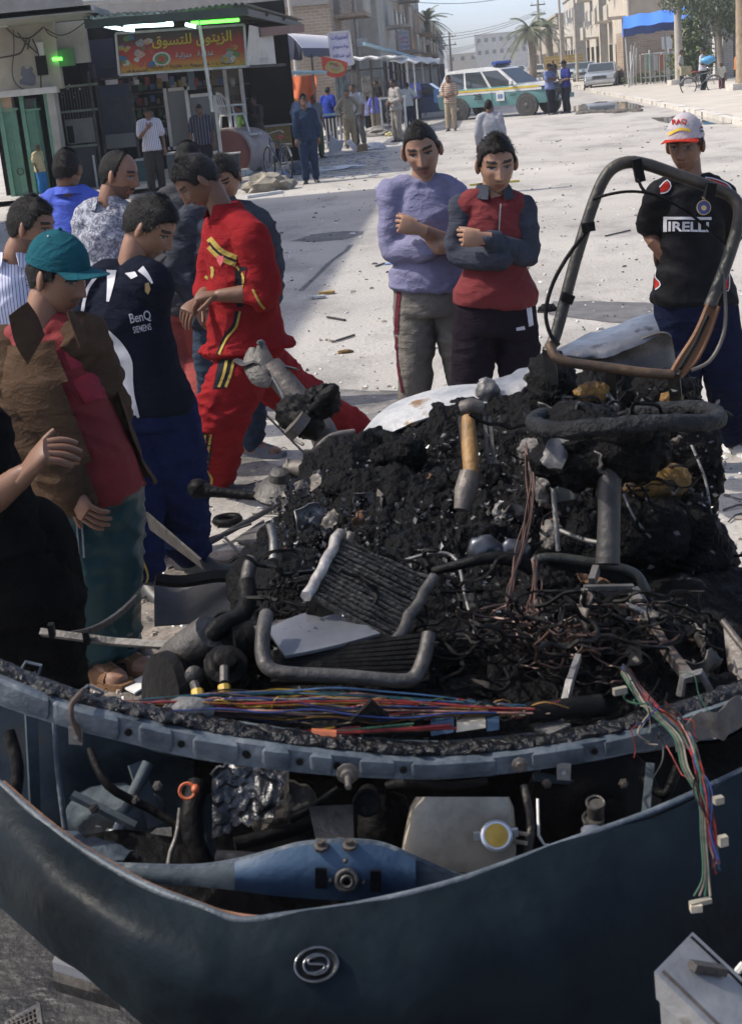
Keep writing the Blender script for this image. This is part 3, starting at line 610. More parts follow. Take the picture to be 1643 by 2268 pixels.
# --- charred seats, floor
def lump(name, c, r, amp, seed, mat=M_char, sub=5, parent=van, ns=5, squash=0, R=None):
    bm = bmesh.new(); bmesh.ops.create_icosphere(bm, subdivisions=sub, radius=1); v = np.array([q.co[:] for q in bm.verts]); f = [tuple(q.index for q in p.verts) for p in bm.faces]; bm.free()
    r = np.asarray(r, float); vs = np.sign(v)*np.abs(v)**(1-squash)*r
    if R is not None: vs = vs@np.asarray(R).T
    w = vs+np.asarray(c)
    d = .62*fbm(w*ns+seed*9.1, 3)+.5*fbm(w*ns*3.1+seed*5.3, 3, ridge=True)*.5+.22*fbm(w*ns*9+seed, 2)
    w = w+nrm_rows(v/r)*(d*amp)[:, None]
    return MB().add(w, f).build(name, mat, parent, smooth=True)
def nrm_rows(a): return a/(np.linalg.norm(a, axis=1)[:, None]+1e-12)
def heap(name, top, bot, nu, nv, bulge, amp, seed, mat=M_char):
    A, B = interp(top, nu), interp(bot, nu); g = np.zeros((nu, nv, 3))
    for j, v in enumerate(np.linspace(0, 1, nv)):
        m_ = A*(1-v)+B*v; m_[:, 1] -= bulge*math.sin(math.pi*v)**.8; g[:, j] = np.array([P(*q) for q in m_])
    w = g.reshape(-1, 3); nv_ = np.cross(np.gradient(g, axis=0), np.gradient(g, axis=1)); nv_ /= np.linalg.norm(nv_, axis=2)[:, :, None]+1e-9
    if nv_[:, :, 1].mean() > 0: nv_ = -nv_
    d = 1.2*fbm(w*3.0+seed, 3)+.30*fbm(w*9+seed*2, 3, ridge=True)+.09*fbm(w*26+seed*3, 3, ridge=True)+.10*fbm(w*48+seed, 3)
    g = g+nv_*(d*amp).reshape(nu, nv)[:, :, None]
    return MB().grid(g, .05).build(name, mat, van, smooth=True)
heap('burnt_seat', [(560, 1215, 3.55), (640, 1120, 3.75), (700, 1040, 3.9), (790, 968, 4.0), (900, 925, 4.05), (1000, 900, 4.05), (1100, 893, 4.0), (1215, 870, 3.9)], [(540, 1330, 3.1), (640, 1330, 3.05), (720, 1330, 3.05), (820, 1330, 3.05), (920, 1330, 3.05), (1010, 1320, 3.08), (1100, 1310, 3.1), (1200, 1310, 3.12)], 190, 130, 20, .085, 2)
heap('burnt_seat', [(1195, 835, 3.86), (1270, 822, 3.84), (1360, 832, 3.82), (1450, 850, 3.82), (1520, 866, 3.82), (1550, 905, 3.8)], [(1190, 1345, 3.0), (1270, 1350, 3.0), (1360, 1355, 3.0), (1450, 1360, 3.02), (1530, 1360, 3.05), (1595, 1350, 3.1)], 130, 150, -25, .07, 9)
lump('burnt_seat', P(1545, 1235, 3.3), (.06, .14, .15), .06, 7); lump('burnt_seat', P(1528, 1020, 3.55), (.06, .12, .14), .06, 5); lump('burnt_seat', P(1400, 1190, 3.25), (.17, .12, .08), .06, 4)
for x, y_, d_, r in ((760, 1090, 3.62, .05), (880, 1010, 3.75, .06), (960, 1130, 3.5, .06), (700, 1200, 3.35, .05), (1060, 1060, 3.6, .07), (830, 1190, 3.35, .05), (1130, 1180, 3.35, .05)):
    lump('burnt_clod', P(x, y_, d_), (r, r*.8, r*.6), .05, x, M_char, 4, ns=12)
lump('burnt_floor', P(1020, 1400, 3.1), (.5, .35, .10), .10, 8, sub=6)
lump('burnt_floor', P(1290, 1440, 2.85), (.28, .22, .09), .08, 9, sub=6)
lump('burnt_floor', P(760, 1500, 2.95), (.36, .4, .10), .08, 10)
lump('burnt_floor', P(1560, 1420, 3.05), (.22, .3, .14), .07, 11)
lump('burnt_floor', P(620, 1300, 3.2), (.13, .2, .09), .06, 12)
lump('burnt_floor', P(1180, 1570, 2.66), (.4, .12, .07), .06, 13)
lump('plaster_lump', P(1205, 1080, 3.32), (.03, .035, .05), .035, 21, M('scorched_plaster', (.16, .145, .13), (.05, .046, .042), 14, .85, bump=.7), 4, ns=12)
lump('plaster_lump', P(1175, 1000, 3.36), (.035, .03, .03), .03, 22, M('scorched_plaster', (0, 0, 0)), 4, ns=12)
lump('plaster_lump', P(1222, 1190, 3.24), (.025, .03, .04), .03, 23, M('scorched_plaster', (0, 0, 0)), 4, ns=12)
for k, (x, y_, dep, r) in enumerate(((1455, 1068, 3.33, (.085, .03, .042)), (1305, 868, 3.5, (.042, .02, .02)), (1490, 880, 3.55, (.03, .02, .015)), (1320, 1365, 2.95, (.03, .02, .015)))):
    lump('foam_patch', P(x, y_, dep), r, .022, 31+k, M_ochre, 4, ns=14)
mb = MB(); mb.tube(Q([(1036, 925, 3.42), (1040, 985, 3.36), (1044, 1060, 3.3)]), [.016, .02, .019], 10); mb.build('brake_lever', M('ochre_steel', (.24, .125, .03), (.14, .075, .02), 12, .6, bump=.3), van, smooth=True)
mb = MB(); mb.tube(Q([(1025, 905, 3.44), (1043, 898, 3.43), (1062, 905, 3.44)]), .02, 8); mb.build('lever_cap', M_brown, van, smooth=True); mb = MB(); mb.tube(Q([(1040, 1050, 3.3), (1030, 1090, 3.27), (1022, 1130, 3.25)]), [.026, .028, .02], 8); mb.build('lever_stump', M_brown, van, smooth=True)
mb = MB(); 
for x in (1018, 1072, 1084): mb.beam(P(x, 925, 3.43), P(x+10, 1030, 3.36), .008, .02)
mb.build('lever_bracket', M_grey, van)
# --- steering wheel and column
sw = empty('steering_wheel', P(1385, 928, 3.0)); sw.parent = van; sw.location = Vector(P(1385, 928, 3.0)-wloc(van))
cs = P(1384, 928, 3.02); axs = nrm(V(.04, .15, 1)); 
rmb = MB(); sS, uS, dS = frame(axs, (0, 1, 0)); pts = []
for t in np.linspace(0, 2*math.pi, 41)[:-1]: pts.append(cs+.197*(math.cos(t)*sS+math.sin(t)*uS)+dS*(.006*math.sin(3*t)))
a = np.arange(9)*2*math.pi/9; rings = []
for p in pts+[pts[0]]:
    rad = nrm(p-cs); rings.append(p+.0185*(np.cos(a)[:, None]*rad+np.sin(a)[:, None]*dS))
v_ = np.concatenate(rings); v_ = v_+nrm_rows(v_-cs)*(fbm(v_*40, 3)*.006)[:, None]+V(0, 0, 1)*(fbm(v_*28+5, 3)*.007)[:, None]
rmb.loft([v_[i*9:(i+1)*9] for i in range(41)], 0, False); rmb.build('rim', M('charred_rubber', (.007, .0075, .0085), (.024, .025, .027), 16, .6, bump=.9, bscale=70, spec=.1), sw, smooth=True)
for t in (.3, 2.6, 4.5): MB().beam(cs-dS*.03, cs+.185*(math.cos(t)*sS+math.sin(t)*uS), .02, .01).build('spoke', M_black, sw)
MB().lathe(cs-dS*.05, dS, [(.05, 0), (.06, .01), (.06, .04), (.03, .05)], 14).build('hub', M_char, sw, smooth=True)
T('steering_column', [(1375, 960, 3.02), (1350, 1060, 2.98), (1348, 1150, 2.94), (1345, 1250, 2.9)], [.03, .025, .024, .026], M('sooty_column', (.010, .0095, .009), (.035, .032, .029), 9, .6, .2, bump=.3), 12)
lump('column_shroud', P(1335, 1000, 3.06), (.15, .09, .075), .07, 41, M_char, 5); lump('column_shroud', P(1290, 960, 3.1), (.09, .09, .05), .05, 42, M_char, 4)
# --- seat hoop
hoop = empty('seat_frame', P(1400, 800, 3.5)); hoop.parent = van; hoop.location = Vector(P(1400, 800, 3.5)-wloc(van))
T('hoop_tube', [(1212, 782, 3.5), (1232, 735, 3.52), (1270, 590, 3.55), (1300, 490, 3.57), (1325, 420, 3.58), (1350, 378, 3.585), (1385, 360, 3.59), (1430, 364, 3.59), (1500, 388, 3.59), (1570, 413, 3.58), (1618, 434, 3.57), (1636, 466, 3.56), (1628, 520, 3.55), (1600, 605, 3.53), (1570, 680, 3.51)], .0152, M('olive_burnt_tube', (.016, .016, .013), (.052, .043, .032), 7, .5, .3, bump=.25, bscale=50, c3=(.09, .062, .036), contrast=(.4, .64)), 12, parent=hoop)
T('bottom_bar', [(1216, 760, 3.5), (1228, 788, 3.48), (1262, 803, 3.47), (1350, 815, 3.46), (1430, 826, 3.45), (1490, 830, 3.45)], .0125, M_rust_t if False else M('rusty_tube', (.045, .03, .02), (.10, .058, .03), 10, .6, .3, bump=.3), 10, parent=hoop)
sheet('side_bracket', [(1562, 672, 3.50), (1535, 735, 3.48), (1500, 790, 3.46), (1478, 828, 3.45)], [(1595, 680, 3.50), (1572, 745, 3.48), (1545, 800, 3.46), (1510, 838, 3.45)], M_rust, .008, 14, 5, .015, parent=hoop)
MB().tube(Q([(1567, 700, 3.47), (1540, 760, 3.45), (1505, 818, 3.43)]), .006, 6).build('side_bracket_lip', M_black, hoop)
for a_, b_, w in (((1408, 352, 3.56), (1418, 402, 3.56), .02), ((1575, 405, 3.55), (1568, 440, 3.55), .02), ((1288, 505, 3.54), (1316, 500, 3.54), .016), ((1243, 655, 3.52), (1268, 665, 3.52), .024)): MB().beam(P(*a_), P(*b_), w, .022).build('tube_clip', M_black, hoop)
T('cable', [(1312, 442, 3.55), (1350, 430, 3.54), (1398, 424, 3.53), (1450, 432, 3.53), (1510, 462, 3.53), (1560, 500, 3.53), (1606, 540, 3.53)], .004, M_black, 6, parent=hoop)
T('cable', [(1412, 395, 3.55), (1420, 415, 3.54), (1432, 428, 3.53)], .004, M_black, 6, parent=hoop)
T('cable', [(1304, 508, 3.55), (1262, 560, 3.53), (1225, 625, 3.52), (1208, 690, 3.5), (1218, 740, 3.49), (1238, 765, 3.48)], .005, M_black, 6, parent=hoop)
T('cable', [(1600, 600, 3.52), (1606, 690, 3.5), (1598, 750, 3.48), (1570, 800, 3.46), (1530, 820, 3.45)], .005, M_brown, 6, parent=hoop)
for a_, b_, w_ in (((1214, 770, 3.5), (1228, 905, 3.56), .03), ((1490, 825, 3.45), (1500, 920, 3.55), .03), ((1350, 815, 3.46), (1356, 890, 3.6), .022)): MB().beam(P(*a_), P(*b_), w_, .012).build('seat_bracket', M_grey, hoop)
lump('burnt_seat', P(1225, 850, 3.62), (.06, .08, .08), .05, 15, M_char, 4, ns=9); lump('burnt_seat', P(1470, 872, 3.62), (.08, .08, .06), .05, 16, M_char, 4, ns=9)
# --- torn body skin behind the seats
sheet('body_panel', [(798, 962, 4.1), (840, 915, 4.15), (900, 880, 4.2), (980, 858, 4.22), (1075, 850, 4.22)], [(815, 985, 3.98), (862, 960, 3.98), (930, 930, 3.98), (1000, 905, 4.0), (1080, 892, 4.0)], M_white, .006, 30, 10, -.04, .01, 6)
sheet('body_panel', [(1062, 852, 4.15), (1110, 838, 4.15), (1160, 818, 4.15), (1215, 795, 4.12)], [(1070, 892, 4.0), (1120, 880, 4.0), (1170, 860, 4.0), (1222, 842, 4.0)], M_silver, .006, 24, 10, -.03, .05, 12)
sheet('body_panel', [(1222, 782, 3.95), (1290, 748, 4.0), (1370, 715, 4.05), (1442, 686, 4.1)], [(1235, 808, 3.85), (1320, 792, 3.85), (1400, 768, 3.85), (1465, 745, 3.88)], M('blackened_chrome', (.07, .072, .076), (.20, .202, .205), 7, .3, .7, bump=.2, c3=(.03, .03, .03), contrast=(.3, .62)), .006, 30, 12, -.05, .03, 8)
sheet('body_panel', [(1290, 782, 3.86), (1370, 765, 3.86), (1470, 738, 3.88), (1490, 760, 3.9)], [(1290, 830, 3.84), (1370, 835, 3.84), (1470, 835, 3.84), (1500, 830, 3.86)], M_brown, .006, 18, 8, .03, .02, 8)
lump('torn_clip', P(1078, 868, 4.02), (.03, .02, .03), .03, 51, M_dull, 3, ns=20)
# --- steel bits in the cabin
mb = MB(); mb.beam(P(1222, 958, 3.25), P(1250, 1110, 3.16), .05, .012, up=(0, -1, .3)); mb.build('door_pillar', M('olive_steel', (.045, .05, .047), (.10, .105, .10), 8, .5, .4, bump=.2), van)
T('door_pillar_edge', [(1212, 960, 3.24), (1222, 1060, 3.17), (1230, 1150, 3.12), (1236, 1220, 3.1)], .006, M_dull, 6)
T('thin_wire', [(1380, 1095, 3.2), (1400, 1140, 3.17), (1425, 1175, 3.15), (1440, 1190, 3.14)], .003, M_dull, 5)
T('thin_wire', [(1530, 985, 3.4), (1560, 1060, 3.34), (1572, 1130, 3.3), (1580, 1170, 3.28)], .0035, M_dull, 5)
T('thin_wire', [(1345, 870, 3.5), (1370, 905, 3.45), (1382, 930, 3.4)], .004, M_dull, 5)
T('thin_wire', [(1240, 1175, 3.15), (1290, 1195, 3.1), (1345, 1205, 3.05)], .006, M_dull, 6)
T('dash_rail', [(1180, 1252, 2.95), (1192, 1238, 2.95), (1240, 1236, 2.95), (1330, 1250, 2.95), (1400, 1268, 2.95), (1425, 1300, 2.94), (1445, 1345, 2.94), (1500, 1352, 2.95), (1600, 1345, 3.0)], .0115, M('olive_rail', (.02, .022, .018), (.055, .055, .046), 10, .5, .4, bump=.3), 8)
sheet('rail_web', [(1200, 1240, 2.95), (1330, 1252, 2.95), (1420, 1300, 2.94), (1450, 1345, 2.94)], [(1230, 1262, 2.95), (1330, 1278, 2.95), (1398, 1318, 2.94), (1425, 1360, 2.94)], M_black, .006, 14, 5)
mb = MB()
for a_, b_ in (((1292, 1308, 2.84), (1402, 1306, 2.84)), ((1295, 1308, 2.84), (1288, 1395, 2.78)), ((1402, 1306, 2.84), (1462, 1400, 2.76)), ((1310, 1290, 2.86), (1320, 1260, 2.9))): mb.beam(P(*a_), P(*b_), .014, .022)
mb.build('column_bracket', M_dull, van); 
lump('motor', P(1355, 1365, 2.9), (.05, .06, .04), .012, 52, M_black, 4)
mb = MB(); mb.beam(P(1400, 1318, 2.82), P(1462, 1420, 2.68), .018, .026); mb.beam(P(1462, 1420, 2.68), P(1525, 1502, 2.56), .018, .022); mb.build('diagonal_strut', M('rust_streaked_strut', (.14, .13, .125), (.09, .055, .028), 9, .6, .3, bump=.3), van)
sheet('side_tray', [(1600, 1378, 2.78), (1640, 1430, 2.72), (1700, 1500, 2.66)], [(1610, 1480, 2.74), (1625, 1505, 2.68), (1680, 1570, 2.6)], M('pitted_white_steel', (.26, .245, .225), (.12, .10, .085), 20, .7, bump=.6, bscale=60), .01, 10, 8)
T('side_tray_edge', [(1600, 1376, 2.77), (1640, 1428, 2.71), (1700, 1498, 2.65)], .008, M_brown, 6)
sheet('inner_can', [(1490, 1375, 2.9), (1560, 1370, 2.88), (1605, 1385, 2.86)], [(1495, 1490, 2.8), (1560, 1495, 2.78), (1605, 1490, 2.78)], M('rusty_can', (.03, .027, .024), (.08, .065, .05), 8, .6, .3, c3=(.25, .12, .04)), .008, 12, 8, .03)
T('cabin_hose', [(960, 1265, 2.95), (1040, 1245, 2.92), (1100, 1235, 2.92), (1150, 1245, 2.92), (1180, 1262, 2.92)], [.010, .012, .014, .016, .016], M_black, 8)
for x, y_ in ((1075, 1218), (1140, 1220)): lump('pedal', P(x, y_, 3.0), (.035, .02, .03), .02, x, M('pedal_steel', (.03, .034, .04), (.07, .075, .085), 10, .35, .6), 3, ns=14)
T('loop_wire', [(870, 1250, 3.1), (960, 1225, 3.1), (1010, 1240, 3.08), (1030, 1320, 2.95), (1050, 1400, 2.86), (1052, 1440, 2.8)], .0045, M_dull, 6)
mb = MB()
for k in range(3): mb.beam(P(660, 1270+k*16, 3.02-.02*k), P(740, 1262+k*14, 3.05-.02*k), .012, .01)
mb.build('vent_slats', M_black, van)
# copper wire tangles
M_cop = M('burnt_copper', (.095, .048, .034), (.035, .026, .023), 20, .5, .4)
def tangle(name, box, n, r, mat, seed, steps=9, amp=26):
    rs = np.random.RandomState(seed); mb = MB()
    for i in range(n):
        x, y_, d = rs.uniform(box[0], box[1]), rs.uniform(box[2], box[3]), rs.uniform(box[4], box[5]); a = rs.rand()*6.28; pts = []
        for s_ in range(steps):
            pts.append((x, y_, d)); a += rs.randn()*.75; x += math.cos(a)*amp; y_ += math.sin(a)*amp*.7; d += rs.randn()*.018
            y_ = min(max(y_, box[2]-20), box[3]+30)
        mb.tube(Q(pts), r*(.6+.8*rs.rand()), 4, smooth=3)
    return mb.build(name, mat, van, smooth=True, kind='stuff')
tangle('copper_tangle', (1120, 1420, 1360, 1480, 2.6, 2.85), 80, .0022, M_cop, 1)
tangle('wire_tangle', (1050, 1480, 1330, 1520, 2.55, 2.9), 110, .0034, M_black, 2)
tangle('wire_tangle', (560, 1000, 1240, 1560, 2.7, 3.0), 60, .004, M_black, 3)
tangle('wire_tangle', (1180, 1500, 900, 1300, 3.15, 3.35), 44, .0035, M_black, 4)
T_ = [[(1165, 990, 3.25), (1178, 1060, 3.15), (1172, 1130, 3.05), (1150, 1220, 2.92), (1130, 1310, 2.82), (1125, 1360, 2.75)]]
for i in range(7):
    MB().tube(Q([(x+rs.randn()*5, y_+rs.randn()*5, d) for x, y_, d in T_[0]]), .0022, 4, smooth=4).build('copper_strand', M_cop, van, smooth=True)
for i in range(9):
    MB().tube(Q([(1185+rs.randn()*6, 1240, 2.9), (1188+rs.randn()*9, 1290+rs.randn()*8, 2.84), (1182+rs.randn()*12, 1350, 2.78), (1200+rs.randn()*25, 1400, 2.72), (1230+rs.randn()*40, 1440, 2.68)]), .0022, 4, smooth=4).build('copper_strand', M_cop, van, smooth=True)
# left front corner: hub and hoses
mb = MB(); ax = nrm(V(-.8, -.5, .2)); c = P(410, 1540, 2.72)
mb.lathe(c, ax, [(.04, -.09), (.045, -.05), (.055, -.04), (.06, 0), (.085, .015), (.095, .035), (.09, .055), (.045, .06)], 24); mb.build('wheel_hub', M_black, van, smooth='auto')
mb = MB(); mb.tube(Q([(470, 1400, 2.75), (430, 1440, 2.78), (400, 1470, 2.82)]), [.04, .05, .055], 12, smooth=3); mb.build('hub_neck', M_grey, van, smooth=True)
mb = MB(); mb.lathe(P(430, 1495, 2.66), (.2, -1, .4), [(.010, 0), (.018, .006), (.019, .016), (.014, .02), (.006, .024)], 14); mb.build('ball_joint', M_grey, van, smooth='auto')
for c_, ax2, prof, m2 in ((P(500, 1475, 2.66), (.15, -.6, .8), [(.030, -.06), (.034, -.05), (.034, -.01), (.044, -.008), (.044, .008), (.026, .012), (.024, .035), (.012, .04)], M_black), (P(540, 1425, 2.78), (-.9, -.3, .1), [(.03, -.05), (.045, -.045), (.05, 0), (.05, .03), (.03, .035), (.028, .06)], M_black), (P(470, 1440, 2.8), (.3, -.9, .3), [(.03, -.04), (.04, -.03), (.04, .02), (.02, .03)], M_black)):
    MB().lathe(c_, ax2, prof, 16).build('gear_housing', m2, van, smooth='auto')
lump('gear_housing', P(520, 1455, 2.8), (.09, .05, .035), .03, 62, M_black, 4, ns=14)
for a_, b_ in (((430, 1512, 2.5), (442, 1552, 2.47)), ((497, 1478, 2.55), (497, 1512, 2.52))): MB().tube([P(*a_), P(*b_)], .009, 8).build('link_rod', M_grey, van)
for x, y_ in ((438, 1540), (497, 1530)): MB().tube([P(x-1, y_-12, 2.475), P(x+2, y_+12, 2.46)], .0115, 8).build('yellow_sleeve', M('yellow_plastic', (.55, .36, .04), (.42, .27, .03), 20, .45), van)
T('thick_hose', [(545, 1290, 2.9), (548, 1330, 2.86), (530, 1370, 2.8), (490, 1385, 2.76), (440, 1440, 2.74)], .02, M_black, 10)
T('bent_pipe', [(560, 1235, 2.95), (550, 1270, 2.93), (548, 1320, 2.9), (560, 1350, 2.88)], .0155, M_grey, 10)
T('curved_blade', [(598, 1160, 3.1), (606, 1195, 3.08), (605, 1240, 3.04)], .010, M_dull, 6)

# --- torn scraps, springs and ash flakes over the burnt heap
rs = np.random.RandomState(77)
def heap_pt(u, v):   # a point a little above the passenger-side slope
    A, B = np.array([600+600*u, 1120-230*u**.6, 3.75+.28*math.sin(u*2.6)]), np.array([600+600*u, 1310, 3.06]); q = A*(1-v)+B*v; return (q[0], q[1]-18*math.sin(math.pi*v)-8, q[2]-.03)
def scrap(name, c0, s, mat, seed, parent=van):
    r2 = np.random.RandomState(seed); a = nrm(r2.randn(3)); b_ = nrm(np.cross(a, r2.randn(3))); g = np.zeros((9, 7, 3))
    for i, u in enumerate(np.linspace(-1, 1, 9)):
        for j, v in enumerate(np.linspace(-1, 1, 7)): g[i, j] = c0+a*u*s*(1-.25*abs(v)*r2.rand())+b_*v*s*.6*(1-.3*abs(u)*r2.rand())
    d_ = fbm(g.reshape(-1, 3)*(1.1/s)+seed, 2).reshape(9, 7); g = g+np.cross(a, b_)*(d_*s*.8)[:, :, None]
    return MB().grid(g, .003).build(name, mat, parent, smooth=True)
SM = [M_grey, M_brown, M_rust, M_black, M_dull, M_grey]
for i in range(26): scrap('metal_scrap', P(*heap_pt(rs.rand(), .08+.88*rs.rand())), .018+.035*rs.rand()**2, SM[i % 6], 100+i)
for i in range(18): scrap('metal_scrap', P(rs.uniform(1215, 1580), rs.uniform(880, 1330), 3.5-.0009*rs.rand()*100-.5*rs.rand()), .018+.03*rs.rand(), SM[(i+2) % 6], 200+i)
for i in range(20): scrap('metal_scrap', P(rs.uniform(1010, 1560), rs.uniform(1330, 1530), rs.uniform(2.6, 2.85)), .014+.03*rs.rand()**2, SM[i % 6], 300+i)
for k, (mt, cnt) in enumerate(((M('ash_flake', (.045, .045, .045), (.11, .11, .108), 30, .8, spec=.2), 650), (M('shiny_flake', (.02, .02, .021), (.05, .05, .052), 30, .18, spec=.5), 1300))):
    mb = MB()
    for i in range(cnt):
        if rs.rand() < .6: q = P(*heap_pt(rs.rand(), rs.rand()**.8))+V(0, -.02, .01)
        elif rs.rand() < .5: q = P(rs.uniform(1200, 1590), rs.uniform(860, 1340), 3.45-.4*rs.rand())
        else: q = P(rs.uniform(560, 1560), rs.uniform(1330, 1540), rs.uniform(2.62, 2.95))
        a_ = nrm(rs.randn(3)); b_ = nrm(np.cross(a_, rs.randn(3))); s_ = .003+.008*rs.rand()**2; mb.add([q-a_*s_, q+b_*s_*.6, q+a_*s_, q-b_*s_*.7+np.cross(a_, b_)*s_*.4], [(0, 1, 2), (0, 2, 3)])
    mb.build('ash_flakes', mt, van, kind='stuff')
# --- more of the engine bay: hoses, brackets, dirty castings under the beam
for pts, r, mt in (([(20, 1620, 2.5), (40, 1700, 2.46), (30, 1790, 2.42)], .012, M_black), ([(200, 1660, 2.56), (240, 1740, 2.5), (330, 1790, 2.5), (400, 1830, 2.48)], .009, M_black), ([(520, 1870, 2.4), (600, 1850, 2.42), (680, 1830, 2.45), (760, 1810, 2.5)], .014, M_black), ([(1160, 1740, 2.5), (1175, 1830, 2.44), (1160, 1930, 2.38)], .008, M_grey), ([(1420, 1720, 2.5), (1470, 1760, 2.46), (1500, 1700, 2.5)], .01, M_black), ([(860, 1740, 2.55), (920, 1735, 2.52), (1000, 1745, 2.5), (1080, 1735, 2.5)], .012, M_black), ([(1230, 1900, 2.36), (1290, 1930, 2.34), (1360, 1900, 2.36)], .008, M_brown)): T('bay_hose', pts, r, mt, 8)
for a_, b_, w_ in (((300, 1690, 2.6), (345, 1830, 2.55), .03), ((160, 1760, 2.52), (300, 1830, 2.5), .02), ((455, 1760, 2.5), (470, 1900, 2.44), .018), ((1180, 1720, 2.56), (1420, 1745, 2.56), .02), ((1440, 1690, 2.5), (1430, 1800, 2.45), .016)): MB().beam(P(*a_), P(*b_), w_, .01).build('bay_bracket', M_inner, van)
lump('bay_casting', P(250, 1800, 2.6), (.10, .06, .05), .03, 91, M_inner, 4, ns=8); lump('bay_casting', P(620, 1790, 2.56), (.07, .05, .05), .03, 92, M_grey, 4, ns=9); lump('bay_casting', P(1230, 1780, 2.6), (.06, .05, .08), .02, 93, M_black, 4, ns=9); lump('bay_casting', P(850, 1820, 2.56), (.05, .05, .07), .03, 94, M_black, 4, ns=9)
for x, y_ in ((350, 1740), (300, 1772), (210, 1790), (620, 1760), (590, 1835), (1210, 1735), (1380, 1735)): MB().lathe(P(x, y_, 2.5), (0, -1, .3), [(.010, 0), (.010, .006), (.006, .007), (.005, .014)], 6).build('bay_bolt', M_brown, van)

# stray wires springing out of the looms
rs = np.random.RandomState(99)
for i in range(34):
    x0 = rs.uniform(290, 1120); b0 = 1562+12*(x0-300)/800; a1 = rs.uniform(-1, 1); pts = [(x0, b0, 2.355)]
    for k in range(4): pts.append((pts[-1][0]+rs.uniform(15, 55)*(1 if a1 > -.3 else -1), b0+rs.uniform(-26, 22), 2.355+rs.uniform(-.03, .03)))
    MB().tube(Q(pts), .0012+.0005*rs.rand(), 4, smooth=4).build('wire', WM[rs.randint(12)], hn_, smooth=True)
for i in range(16):
    x0, y0 = rs.uniform(1380, 1520), rs.uniform(1480, 1660); d0 = 2.42-(y0-1480)*.0013; pts = [(x0, y0, d0)]
    for k in range(4): pts.append((pts[-1][0]+rs.uniform(-20, 34), pts[-1][1]+rs.uniform(0, 40), pts[-1][2]-.012+rs.uniform(-.01, .01)))
    MB().tube(Q(pts), .0011+.0005*rs.rand(), 4, smooth=4).build('wire', WM[(8, 9, 1, 8, 4, 2)[i % 6]], hl, smooth=True)
# ================================================================== lettering and prints
_AR = {}
for ch, b, n in (('ا', 0xFE8D, 2), ('ب', 0xFE8F, 4), ('ة', 0xFE93, 2), ('ت', 0xFE95, 4), ('ج', 0xFE9D, 4), ('ح', 0xFEA1, 4), ('خ', 0xFEA5, 4), ('د', 0xFEA9, 2), ('ذ', 0xFEAB, 2), ('ر', 0xFEAD, 2), ('ز', 0xFEAF, 2), ('س', 0xFEB1, 4), ('ش', 0xFEB5, 4), ('ط', 0xFEC1, 4), ('ع', 0xFEC9, 4), ('غ', 0xFECD, 4), ('ف', 0xFED1, 4), ('ق', 0xFED5, 4), ('ك', 0xFED9, 4), ('ل', 0xFEDD, 4), ('م', 0xFEE1, 4), ('ن', 0xFEE5, 4), ('ه', 0xFEE9, 4), ('و', 0xFEED, 2), ('ي', 0xFEF1, 4), ('ئ', 0xFE89, 4)):
    _AR[ch] = (b, n)
def arabic(s):
    out = []
    for i, ch in enumerate(s):
        if ch not in _AR: out.append(ch); continue
        b, n = _AR[ch]
        prev = i > 0 and s[i-1] in _AR and _AR[s[i-1]][1] == 4
        nxt = n == 4 and i+1 < len(s) and s[i+1] in _AR
        out.append(chr(b+(3 if prev and nxt else 2 if nxt else 1 if prev else 0)) if n == 4 else chr(b+(1 if prev else 0)))
    return ''.join(reversed(out))
def text2d(s, bold=0.0):
    cu = bpy.data.curves.new('t', 'FONT'); cu.body = s; cu.align_x = 'CENTER'; cu.align_y = 'CENTER'; cu.resolution_u = 3; cu.offset = bold
    o = bpy.data.objects.new('t', cu); TMP.collection.objects.link(o); TVL.update(); dg = TVL.depsgraph; ev = o.evaluated_get(dg)
    me = ev.to_mesh(); v, f = arr(me); v = v.copy(); ev.to_mesh_clear(); bpy.data.objects.remove(o); bpy.data.curves.remove(cu)
    return v, f
def text_flat(name, s, c, right, up, w, h, mat, parent, bold=0.0, th=.004, **k):
    v, f = text2d(s, bold)
    if not len(v): return None
    lo, hi = v.min(0), v.max(0); right, up = nrm(right), nrm(up); n = nrm(np.cross(right, up))
    x = (v[:, 0]-(lo[0]+hi[0])/2)/(hi[0]-lo[0])*w; y = (v[:, 1]-(lo[1]+hi[1])/2)/(hi[1]-lo[1])*h
    p = np.asarray(c)+x[:, None]*right+y[:, None]*up
    return MB().add(p+n*th, f).build(name, mat, parent, **k)
def bvh_of(v, f): return BVHTree.FromPolygons([tuple(q) for q in v], f)
def hit(bv, px, py, off=.004):
    d = Vector(ray(px, py)).normalized(); loc, n, i, t = bv.ray_cast(Vector(_o), d)
    if loc is None: return None
    n = n if n.dot(d) < 0 else -n
    return np.array(loc)+np.array(n)*off*.6-np.array(d)*off*.4
def stick_mesh(bv, v2, f, name, mat, parent, off=.004, **k):
    pts = [hit(bv, x, y, off) for x, y in v2]; ok = [p is not None for p in pts]
    z = np.median([np.linalg.norm(p-_o) for p in pts if p is not None]) if any(ok) else 0
    ff = []
    for q in f:
        if not all(ok[i] for i in q): continue
        ds = [np.linalg.norm(pts[i]-_o) for i in q]
        if max(ds)-min(ds) < .08: ff.append(q)
    if not ff: return None
    P3 = np.array([p if p is not None else np.zeros(3) for p in pts]); used = sorted({i for q in ff for i in q}); mp = {u: i for i, u in enumerate(used)}
    return MB().add(P3[used], [tuple(mp[i] for i in q) for q in ff]).build(name, mat, parent, smooth=True, **k)
